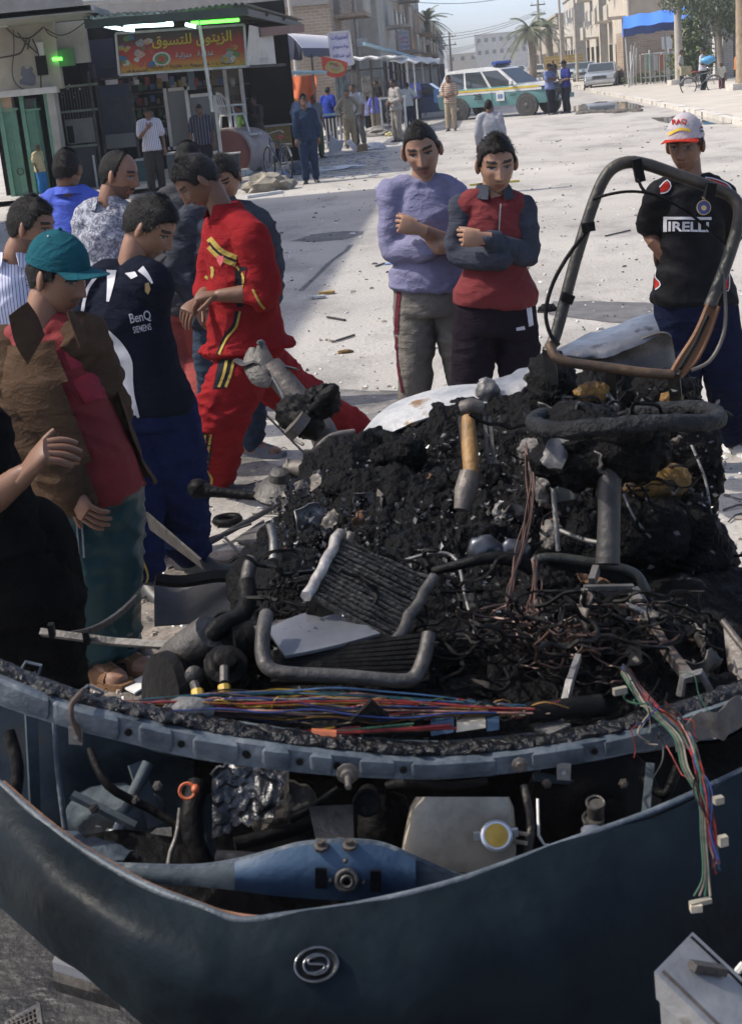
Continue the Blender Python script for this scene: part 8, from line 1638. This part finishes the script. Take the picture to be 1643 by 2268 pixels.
car(G(1075, 168)+V(2, 12, 0), fc(2), 'far dusty saloon at the end of the road', M('dusty_car', (.38, .36, .33), None, 3, .4), 'saloon', 4.3, .82); car(P(940, 195, 84)*V(1, 1, 0), fc(-2), 'white-roofed car behind the blue pickup', WC_, 'estate', 4.2, .82); car(P(855, 205, 62)*V(1, 1, 0)+V(1.5, 0, 0), fc(80), 'dark blue car parked beside the market stall', M('dark_blue_car', (.03, .06, .13), None, 3, .3), 'saloon', 4.4, .82)
car(P(1262, 170, 120)*V(1, 1, 0), fc(0), 'small far car by the yellow hoarding', M('pale_car', (0, 0, 0)), 'saloon', 4.2, .8)
# ---- people further off
def far(px, py, h, yaw, lab, top, bot, detail=.5, skin_=SK2, z=0, hair='short', sleeve=.8, shoe=SHB, y=None, cap=None, robe=False, **k):
    g = G(px, py) if y is None else P(px, py, y)*V(1, 1, 0); J, kk = stand(g[0], g[1], h, math.radians(yaw), z, **k)
    o = dict(label=lab, front=J['f'], skin=skin_, k=kk, hair=hair, group='people along the street', top=dict(mat=top, sleeve=sleeve, ease=.02, hem=.10 if not robe else .55, flare=.05 if robe else .01), bottom=dict(mat=bot, ease=.02), shoe_mat=shoe, ground=z, seed=int(px) % 17)
    if cap: o['cap'] = dict(mat=cap); o['hair'] = 'cap'
    return person(J, o, detail)
DK = cl('dark_trousers', (.025, .026, .03)); KH = cl('khaki', (.22, .185, .13)); GY = cl('grey_trousers', (.12, .12, .12)); BT = cl('boiler_blue', (.016, .030, .060), (.024, .042, .08))
far(690, 405, 1.66, 4, 'moustached man in blue boiler suit walking towards the camera', BT, BT, .7, SK2, sleeve=1.9, arms='swing', stride=.6)
far(352, 440, 1.74, 12, 'man in white striped shirt looking at a phone in his hand', MW('white_stripe_shirt', (.52, .51, .55), (.20, .19, .25), 9, 'X', .85, .1, pos=(.70, .8)), cl('brown_black', (.045, .042, .038)), .7, SK2, arms='phone', look=(.2, .5), y=30.5)
far(460, 400, 1.68, 8, 'man in dark striped shirt in front of the leaning window frames', MW('dark_stripe_shirt', (.02, .02, .03), (.16, .15, .2), 5, 'X', .85, .1, pos=(.85, .95)), DK, .6, SK2, look=(0, .4), y=32)
far(96, 420, 1.06, 60, 'small child in yellow top and blue shorts at the mint doors', cl('pale_yellow', (.46, .40, .24)), cl('bright_blue', (.03, .16, .38)), .5, SK2, y=32.2, z=.1)
far(672, 330, 1.76, 25, 'man in pale blue shirt bending behind the boiler-suit man', cl('pale_blue', (.24, .28, .42)), DK, .5, SK2, bend=1.0, y=37.5, look=(.2, .5)); far(704, 335, 1.60, 30, 'bald man in grey t-shirt right behind the boiler-suit man', cl('slate_tee', (.13, .14, .16)), cl('olive_green', (.07, .09, .05)), .5, SK2, hair='bald', y=38.5)
far(577, 345, 1.72, -40, 'man in long dark robe with folded arms by the kiosk', cl('charcoal_robe', (.07, .065, .065)), cl('charcoal_robe', (0, 0, 0)), .5, SK2, arms='cross', robe=True, sleeve=1.9, y=37.8); far(540, 320, 1.55, -60, 'man in green t-shirt behind the white plastic chair', cl('lime', (.10, .20, .06)), KH, .5, SK2, y=37.0)
far(735, 318, 1.72, 150, 'man in royal blue shirt standing with his back turned', cl('royal', (.025, .05, .30)), DK, .5, SK2, y=44.5); far(778, 322, 1.62, 5, 'person in khaki top with hands on hips and sunglasses on head', cl('khaki_top', (.24, .22, .17)), KH, .5, SK2, arms='hips', y=42.5, sleeve=1.6); far(800, 318, 1.74, -30, 'man in pale grey shirt leaning behind the person in khaki', cl('pale_grey_shirt', (.30, .33, .37)), GY, .5, SK2, y=43.5, lean=-.06)
far(817, 262, 1.25, 170, 'boy in blue and white top seen from behind at the stall', MW('blue_white_hoop', (.5, .5, .55), (.05, .12, .4), 8, 'Z', .85, 0), DK, .35, SK2, y=52); far(832, 262, 1.38, 175, 'boy in blue striped top and tan trousers seen from behind', MW('navy_bar_shirt', (.03, .04, .35), (.18, .2, .5), 8, 'X', .85, 0), KH, .35, SK2, y=51.5); far(840, 252, 1.75, -70, 'man in black standing inside the market stall', cl('black_shirt', (.015, .015, .017)), DK, .35, SK2, y=56)
far(883, 314, 1.78, -58, 'man in grey shirt and trousers standing side-on in the road', cl('dove_grey', (.30, .285, .265)), cl('dove_trousers', (.235, .215, .19)), .7, SK2, sleeve=1.9, arms='front', belly=0) if False else far(883, 314, 1.78, -58, 'man in grey shirt and trousers standing side-on in the road', cl('dove_grey', (.30, .285, .265)), cl('dove_trousers', (.235, .215, .19)), .7, SK2, sleeve=1.9, arms='front')
far(908, 286, 1.58, 165, 'youth in pale check shirt with back turned beside the grey-suited man', MW('pale_check', (.42, .46, .46), (.22, .27, .28), 9, 'Z', .85, .2), cl('dark_denim', (.02, .025, .045)), .5, SK2, arms='hips'); far(922, 245, 1.72, 160, 'man in violet-blue shirt behind the stall posts', cl('violet_blue', (.14, .17, .42)), DK, .35, SK2, y=60)
far(1001, 290, 1.72, -18, 'man in orange striped shirt and khaki trousers left of the police car', MW('orange_stripe', (.42, .33, .24), (.46, .14, .05), 5, 'Z', .85, 0, c3=(.16, .14, .12)), cl('sand_trousers', (.34, .28, .19)), .7, SK2, arms='front', sleeve=1.3)
far(1094, 428, 1.42, 175, 'boy in pale grey jumper seen from behind beyond the folded-arms boys', cl('pale_grey_jumper', (.33, .335, .36)), DK, .8, SK2, sleeve=1.9)
PB = cl('police_blue', (.16, .20, .36)); PN = cl('police_navy', (.03, .04, .17)); PTm = cl('police_trousers', (.018, .02, .028))
far(1222, 254, 1.74, 40, 'policeman in light blue shirt leaning on the off-roader bonnet', PB, PTm, .6, SK2, arms='cross', cap=cl('police_cap', (.015, .016, .025)), lean=-.05); far(1256, 251, 1.80, -70, 'policeman in dark blue shirt and cap facing his colleague', PN, PTm, .6, SK2, arms='front', cap=cl('police_cap', (0, 0, 0)))
rf = empty('rifle', P(1238, 215, 53.3), 'black rifle held upright between the policemen', 'rifle'); part('barrel', M_iron, rf, lambda m: m.cyl(P(1246, 178, 53.2), P(1236, 208, 53.2), .02, 6)); part('stock', M('print_black', (0, 0, 0)), rf, lambda m: m.beam(P(1238, 202, 53.2), P(1230, 222, 53.2), .05, .1)); part('magazine', M('print_black', (0, 0, 0)), rf, lambda m: m.beam(P(1240, 200, 53.2), P(1244, 212, 53.2), .04, .07))
far(1226, 178, 1.74, 170, 'far man in black walking away behind the policemen', cl('black_shirt', (0, 0, 0)), DK, .3, SK2, y=105, arms='swing', stride=.5)
far(1508, 190, 1.74, 70, 'man in grey striped shirt beside the thick pale pole', MW('grey_hoop', (.40, .38, .34), (.12, .11, .1), 5, 'Z', .85, 0), DK, .5, SK2, y=70)
brt = bicycle(G(1553, 208), math.radians(3), 'bicycle held by the man in white shirt at right', ('grey', (.25, .26, .26))); bx_ = empty('rack_box', P(1516, 160, 61.5), 'green and orange box on the rear rack of the right-hand bicycle', 'box'); part('carton', M('box_green', (.18, .24, .12), (.45, .3, .18), 8, .7), bx_, lambda m: m.box(P(1517, 157, 61.2), (.42, .34, .34)))
far(1556, 205, 1.74, 60, 'man in white shirt astride a bicycle holding a blue bag', cl('off_white_shirt', (.50, .50, .54)), DK, .5, SK2, arms='front', look=(0, .4), y=61.4); far(1598, 200, 1.12, -40, 'child in white and yellow top by the right-hand bicycle', cl('white_yellow', (.52, .48, .38)), cl('dark_red_trousers', (.10, .02, .03)), .4, SK2, y=61)
bb_ = empty('blue_carrier_bag', P(1566, 135, 61), 'light blue carrier bag in the cyclist\'s arms', 'bag'); mb = MB(); mb.ball(P(1566, 133, 60.95), (.3, .16, .16), 12, 8); v, f = np.concatenate(mb.v), mb.f; MB().add(v+nrm_rows(v-v.mean(0))*(fbm(v*6, 2)*.08)[:, None], f).build('bag', M('carrier_blue', (.10, .35, .62), None, 6, .4), bb_, smooth=True)
far(1632, 195, 1.5, 90, 'person in orange top half hidden by the right-edge pole', cl('orange_top', (.42, .16, .06)), DK, .3, SK2, y=64)
# ---- litter and loose things on the road
def thing_mesh(name, lab, cat, mat, fn, **k): mb = MB(); fn(mb); return mb.build(name, mat, None, label=lab, cat=cat, **k)
def crumple(c, r, seed, ns=8, amp=.5):
    bm = bmesh.new(); bmesh.ops.create_icosphere(bm, subdivisions=3, radius=1); v = np.array([q.co[:] for q in bm.verts]); f = [tuple(q.index for q in p.verts) for p in bm.faces]; bm.free()
    w = v*np.asarray(r); d = fbm(v*2.2+seed*7.7, 3, ridge=True); w = w*(1+amp*d)[:, None]; w[:, 2] = np.maximum(w[:, 2], -r[2]*.4); return w+np.asarray(c)+V(0, 0, r[2]*.4), f
def crump(name, lab, cat, mat, px, py, r, seed, y=None): v, f = crumple(G(px, py), r, seed); return MB().add(v, f).build(name, mat, None, smooth='auto', label=lab, cat=cat)
crump('tarpaulin', 'crumpled dusty tarpaulin heap at the left roadside', 'tarpaulin', M('dusty_tarp', (.30, .27, .21), (.16, .14, .11), 5, .8, bump=.3), 598, 422, (.42, .3, .22), 1)
thing_mesh('board', 'dirty board lying in front of the crumpled tarpaulin', 'board', M_wht, lambda m: m.beam(G(545, 440)+V(0, 0, .03), G(625, 428)+V(0, 0, .03), .12, .05))
cb_ = thing_mesh('carton', 'open white cardboard carton by the kiosk pavement', 'box', M('white_card', (.46, .45, .46), None, 4, .8), lambda m: m.poly([P(728, 342, 38.6), P(756, 334, 38.6), P(762, 312, 38.6), P(748, 312, 38.6), P(730, 298, 38.6)], .5, (0, 1, 0)))
thing_mesh('carton', 'tipped white and blue carton on the roadside', 'box', M('white_card', (0, 0, 0)), lambda m: m.poly([P(768, 318, 39.5), P(776, 313, 39.5), P(792, 331, 39.2), P(784, 335, 39.2)], .3, (0, 1, .2))); thing_mesh('carton', 'brown cardboard carton on the roadside', 'box', M('brown_card', (.27, .18, .10), None, 4, .85), lambda m: m.poly([P(790, 338, 39), P(815, 334, 39), P(813, 318, 39), P(792, 322, 39)], .35, (0, 1, 0)))
crump('plastic_sheet', 'crumpled clear plastic sheet on the road by the cartons', 'plastic', M('clear_plastic', (.42, .43, .44), (.56, .57, .58), 6, .3), 740, 376, (.55, .3, .05), 3); crump('plastic_bag', 'white plastic bag at the roadside', 'bag', M('bag_white', (.55, .55, .56), None, 5, .5), 826, 332, (.3, .2, .12), 4); crump('plastic_bag', 'dark blue plastic bag behind the boiler-suit man', 'bag', M('bag_navy', (.04, .06, .1), None, 5, .5), 668, 385, (.28, .2, .16), 5); crump('plastic_bag', 'pale yellow bag near the broken kerb', 'bag', M('bag_yellow', (.45, .4, .2), None, 5, .5), 872, 301, (.25, .18, .1), 6); crump('rubble_heap', 'heap of dark rubble by the broken kerb', 'rubble', M('rubble', (.12, .11, .10), (.26, .24, .22), 4, .9), 846, 300, (.55, .5, .2), 7)
rs = np.random.RandomState(31); mb = MB()
for i in range(150):
    px, py = rs.uniform(700, 860), rs.uniform(335, 395); q = G(px, py); s_ = .04+.12*rs.rand(); mb.box(q+V(0, 0, .012), (s_, s_*.7, .012), rs.rand()*3)
mb.build('litter_paper', M('paper_litter', (.42, .42, .44), (.15, .2, .3), 2.2, .7, contrast=(.5, .6)), kind='stuff')
sh_ = empty('lost_sandals', G(708, 660), 'pair of lost sandals on the road, one tan one white', 'sandals'); 
for k, (px, py, c) in enumerate(((722, 652, M('tan_leather', (.38, .24, .07), None, 20, .7)), (702, 662, M('pale_sole', (.5, .5, .48), (.2, .2, .2), 50, .7)))):
    q = G(px, py); part('sandal', c, sh_, lambda m: m.loft([q+V(x, 0, 0)+np.array([[0, a*w_, z] for a, z in ((-1, .008), (1, .008), (1, .03), (-1, .03))]) for x, w_ in ((-.07, .02), (-.05, .03), (0, .034), (.06, .04), (.085, .02))]))
crump('foam_scrap', 'scrap of ochre foam on the road beyond the axle', 'scrap', M_ochre, 765, 782, (.05, .025, .018), 8); crump('rubber_scrap', 'curled black scrap right of the folded-arms boys', 'scrap', M_black, 1212, 690, (.07, .05, .04), 9); crump('paper_scrap', 'blue paper scrap on the road left of the lilac sweatshirt', 'scrap', M('blue_paper', (.16, .25, .5), None, 9, .7), 862, 586, (.05, .02, .012), 10)
thing_mesh('splinter', 'yellow plank splinter on the road behind the red jumper boy', 'plank', YP, lambda m: m.beam(G(1040, 412)+V(0, 0, .02), G(1150, 403)+V(0, 0, .02), .05, .03))
for i, (a, b_, lab) in enumerate((((725, 705), (765, 712), 'dark metal sliver nearest the lost sandals'), ((745, 758), (785, 745), 'grey metal sliver beyond the ochre foam scrap'), ((832, 592), (852, 585), 'short dark rod near the blue paper scrap'), ((1340, 525), (1395, 512), 'curved wire lying on the road left of the seat hoop'))): thing_mesh('metal_sliver', lab, 'scrap', M_grey, lambda m: m.beam(G(*a)+V(0, 0, .012), G(*b_)+V(0, 0, .012), .016, .014))
# ================================================================== wreckage lying apart from the van
ax_ = empty('torn_axle', G(690, 1110), 'torn-off grey axle tube standing on end with shredded straps', 'axle')
def TX(nm, pts, r, mat, n=10, par=ax_, smooth=4): return MB().tube(Q(pts), r, n, smooth=smooth).build(nm, mat, par, smooth=True)
TX('axle_tube', [(600, 812, 4.75), (640, 860, 4.7), (680, 912, 4.65), (712, 952, 4.6), (728, 1000, 4.55), (726, 1040, 4.5)], [.040, .043, .044, .046, .047, .045], M_brown, 16)
for k, pts in enumerate(([(560, 770, 4.78), (556, 800, 4.75), (572, 835, 4.7), (600, 850, 4.68)], [(578, 765, 4.78), (585, 795, 4.74), (600, 830, 4.7)], [(570, 762, 4.8), (580, 758, 4.8), (600, 800, 4.77), (660, 818, 4.72)], [(522, 796, 4.78), (545, 806, 4.76), (570, 800, 4.75), (610, 818, 4.72)])): MB().tube(Q(pts), [.014, .030, .030, .016], 6, smooth=4, flat=.22).build('torn_strap', M_grey, ax_, smooth=True)
TX('dangling_wire', [(604, 835, 4.65), (628, 880, 4.62), (640, 930, 4.6), (645, 965, 4.58), (672, 985, 4.55)], .006, M_dull, 5); TX('dangling_wire', [(590, 920, 4.8), (640, 970, 4.7), (680, 1010, 4.6)], .004, M_black, 5)
lumpx = lambda nm, c, r, amp, sd, mat, sub=4, ns=10, par=ax_: lump(nm, c, r, amp, sd, mat, sub, par, ns)
lumpx('shredded_bush', P(665, 925, 4.5), (.07, .06, .06), .06, 71, M_black); lumpx('shredded_bush', P(712, 888, 4.5), (.055, .05, .05), .05, 72, M_black); TX('black_spike', [(690, 910, 4.48), (728, 875, 4.46), (745, 852, 4.46)], [.03, .03, .012], M_black, 6); MB().tube(Q([(650, 935, 4.42), (668, 950, 4.42)]), .045, 14).build('bush_ring', M_brown, ax_)
sheet('arch_plate', [(668, 1105, 4.1), (684, 1050, 4.15), (705, 1000, 4.2), (740, 970, 4.25), (785, 962, 4.25)], [(690, 1115, 4.12), (720, 1070, 4.15), (745, 1035, 4.2), (775, 1010, 4.22), (800, 995, 4.25)], M_black, .01, 24, 6, .02, parent=ax_); MB().tube(Q([(664, 1108, 4.08), (680, 1050, 4.12), (700, 1000, 4.17), (735, 968, 4.22), (785, 958, 4.25)]), .012, 6, smooth=3).build('plate_flange', M_brown, ax_, smooth=True)
mb = MB(); mb.lathe(P(625, 1092, 4.3), nrm(V(0, -.25, 1)), [(.085, 0), (.09, .012), (.07, .03), (.05, .045), (.035, .05), (.03, .075), (.012, .085)], 24); mb.build('hub_cone', M_grey, ax_, smooth='auto'); mb = MB(); mb.tube([P(640, 1042, 4.35), P(682, 1040, 4.3)], .032, 14); mb.ring(P(640, 1042, 4.35), (1, 0, 0), .034, .006, 16, 5); mb.build('damper', M_brown, ax_, smooth='auto')
mb = MB(); mb.beam(P(655, 1068, 4.2), P(672, 1105, 4.2), .035, .008); mb.build('shim', M_dull, ax_)
thing_mesh('drive_rod', 'black greasy drive rod lying from the axle towards the bystanders', 'rod', M_black, lambda m: m.tube(Q([(430, 1083, 4.35), (455, 1086, 4.35), (480, 1090, 4.33), (580, 1100, 4.28), (680, 1112, 4.22)]), [.022, .024, .016, .014, .013], 10), smooth=True)
lump('rod_boot', P(440, 1083, 4.36), (.035, .03, .03), .02, 81, M_black, 3, None, 12); bpy.data.objects[-1] if False else None
tag([o for o in bpy.data.objects if o.name.startswith('rod_boot')][0], 'torn rubber boot at the end of the black drive rod', 'rubber boot')
thing_mesh('steel_strip', 'grey bent steel strip leaning up from the ground at left', 'strip', M_grey, lambda m: m.grid(np.array([[P(322+120*u+10*v, 1135+105*u+38*v*(1-.4*u), 5.5-.5*u) for v in (0, .5, 1)] for u in np.linspace(0, 1, 8)]), .01))
thing_mesh('body_plate', 'battered grey steel plate standing left of the heater core', 'plate', M('battered_plate', (.045, .043, .04), (.095, .09, .083), 4, .55, .3, bump=.3, c3=(.2, .12, .06)), lambda m: m.grid(np.array([[P(345+190*u, 1285+100*v+12*u-14*v*u*2, 4.85-.2*v+.06*math.sin(u*5)) for v in np.linspace(0, 1, 7)] for u in np.linspace(0, 1, 12)]), .008), smooth=True)
thing_mesh('steel_strip', 'dark curved steel strip resting on the battered plate', 'strip', M_black, lambda m: m.grid(np.array([[P(345+190*u, 1268+18*v+6*math.sin(u*6), 4.8-.04*v) for v in (0, 1)] for u in np.linspace(0, 1, 12)]), .02)); thing_mesh('steel_strip', 'rusty cupped bracket at the right end of the battered plate', 'bracket', M_rust, lambda m: m.grid(np.array([[P(510+70*u, 1318+50*v-16*math.sin(u*3.1), 4.5+.06*math.sin(v*3)) for v in (0, .5, 1)] for u in np.linspace(0, 1, 7)]), .008))
cr_ = empty('clip_rail', P(270, 1415, 2.95), 'long thin grey rail with clips sticking out left of the wreck', 'rail'); part('bar', M_grey, cr_, lambda m: m.tube(Q([(92, 1400, 3.0), (150, 1408, 2.98), (260, 1422, 2.95), (350, 1428, 2.9), (455, 1430, 2.85)]), .0105, 4))
for x, y in ((115, 1396), (192, 1412), (290, 1420), (395, 1420)): part('clip', M_black, cr_, lambda m: m.box(P(x, y, 2.95), (.012, .02, .03)))
thing_mesh('bent_strip', 'dull bent strip crossing behind the long grey rail', 'strip', M_grey, lambda m: m.grid(np.array([[P(165+140*u, 1398-70*u*u-10*u+14*v, 3.15+.4*u) for v in (0, 1)] for u in np.linspace(0, 1, 10)]), .008))
thing_mesh('hose_loop', 'black hose loop on the ground by the teal trousers', 'hose', M_black, lambda m: m.tube([G(x, y)+V(0, 0, .03) for x, y in ((235, 1498), (262, 1502), (292, 1490), (310, 1465), (306, 1440), (285, 1420))], .022, 8, smooth=4), smooth=True)
thing_mesh('hose_loop', 'ring of burnt rubber on the pale ground by the drive rod', 'hose', M_black, lambda m: m.ring(G(505, 1160)+V(0, 0, .02), (0, 0, 1), .055, .018, 20, 6), smooth=True)
for i, (a, b_, r, lab) in enumerate((((455, 1222), (610, 1150), .014, 'thicker grey rod lying left of the burnt seats'), ((450, 1212), (560, 1188), .006, 'thin grey rod lying beside the thicker rod'), ((500, 1205), (540, 1260), .007, 'short pale rod crossing the thicker rod'))): thing_mesh('loose_rod', lab, 'rod', M_grey if i < 2 else M_dull, lambda m: m.tube([G(*a)+V(0, 0, .03), G(*b_)+V(0, 0, .06)], r, 8), smooth=True)
thing_mesh('white_shard', 'flat pale shard lying under the loose rods', 'shard', M_dull, lambda m: m.poly([G(x, y)+V(0, 0, .012) for x, y in ((520, 1205), (585, 1160), (610, 1215), (560, 1215))], .01, (0, 0, 1))); thing_mesh('white_shard', 'white paper-like shard by the wheel hub', 'shard', M_wht, lambda m: m.poly([G(x, y)+V(0, 0, .012) for x, y in ((270, 1530), (340, 1495), (355, 1510), (300, 1545))], .006, (0, 0, 1)))
# bottom corners
lc = empty('grey_case', P(175, 2150, 2.45), 'flat grey plastic case lying on the sooty ground at lower left', 'case'); part('lid', M('grey_case', (.16, .165, .17), (.22, .225, .23), 8, .4), lc, lambda m: m.poly([P(x, y, d) for x, y, d in ((128, 2128, 2.52), (190, 2142, 2.5), (222, 2172, 2.44), (212, 2178, 2.43), (120, 2150, 2.47))], .02, (0, 0, 1))); part('base', M_grey, lc, lambda m: m.poly([P(x, y, d) for x, y, d in ((118, 2150, 2.47), (215, 2178, 2.43), (262, 2215, 2.38), (118, 2172, 2.44))], .03, (0, .3, -1)))
gl = empty('vent_grille', P(50, 2250, 2.4), 'broken black vent grille at the lower left corner', 'grille'); 
for i in range(8): part('bar', M_grey, gl, lambda m: m.beam(P(18+i*9, 2262-4*i, 2.42), P(24+i*9, 2300-4*i, 2.36), .004, .008))
for i in range(4): part('bar', M_grey, gl, lambda m: m.beam(P(15, 2264+12*i, 2.42-.02*i), P(88, 2232+12*i, 2.42-.02*i), .004, .008))
part('frame', M_dull, gl, lambda m: m.tube(Q([(15, 2268, 2.42), (86, 2228, 2.42), (92, 2290, 2.34)]), .007, 5))
pc = empty('pale_case', P(1560, 2200, 1.75), 'pale grey plastic housing at the lower right corner', 'housing'); PCM = M('pale_plastic', (.13, .132, .132), (.21, .21, .205), 7, .5, bump=.2, c3=(.08, .065, .045), contrast=(.35, .66))
cA, cB, cC, cD = P(1448, 2152, 1.80), P(1533, 2064, 1.93), P(1745, 2262, 1.84), P(1660, 2360, 1.70)
dn_ = V(.02, -.03, -1); top_ = lambda u, v, h=0: cA*(1-u)*(1-v)+cB*(1-u)*v+cC*u*v+cD*u*(1-v)-dn_*h
mb = MB(); mb.poly([cA, cB, cC, cD], .045, dn_); mb.poly([top_(.02, .04, -.05), top_(.02, .96, -.05), top_(1, .96, -.05), top_(1, .04, -.05)], cA[2]-.06, dn_); mb.build('shell', PCM, pc)
MB().poly([top_(.10, .12, .004), top_(.10, .82, .004), top_(.98, .82, .004), top_(.98, .12, .004)], .010, dn_).build('raised_lid', PCM, pc)
part('seam', M_black, pc, lambda m: m.beam(top_(.02, .90, .001), top_(.98, .90, .001), .004, .004)); part('seam', M_brown, pc, lambda m: m.beam(top_(.05, .10, .002), top_(.98, .10, .002), .004, .004)); part('latch', M_grey, pc, lambda m: m.beam(top_(.22, .45, .012), top_(.42, .78, .012), .018, .012)); part('latch', M_black, pc, lambda m: m.beam(top_(.62, .86, .006), top_(.8, .87, .006), .012, .01))
part('handle', M_wht, pc, lambda m: m.tube(Q([(1632, 2152, 1.95), (1642, 2138, 1.95), (1662, 2142, 1.95)]), .006, 6))
# ---- dusty air
hz = MB().box((60, 225, 24), (440, 490, 52)).build('haze', [], None, kind='stuff')
hm = bpy.data.materials.new('dusty_air'); hm.use_nodes = True; nt = hm.node_tree; nt.nodes.remove(nt.nodes['Principled BSDF']); pv = nt.nodes.new('ShaderNodeVolumePrincipled')
pv.inputs['Color'].default_value = (.93, .95, .97, 1); pv.inputs['Density'].default_value = .0008; pv.inputs['Anisotropy'].default_value = .2
nt.links.new(pv.outputs[0], [q for q in nt.nodes if q.type == 'OUTPUT_MATERIAL'][0].inputs['Volume']); hz.data.materials.append(hm)

bpy.data.scenes.remove(TMP)
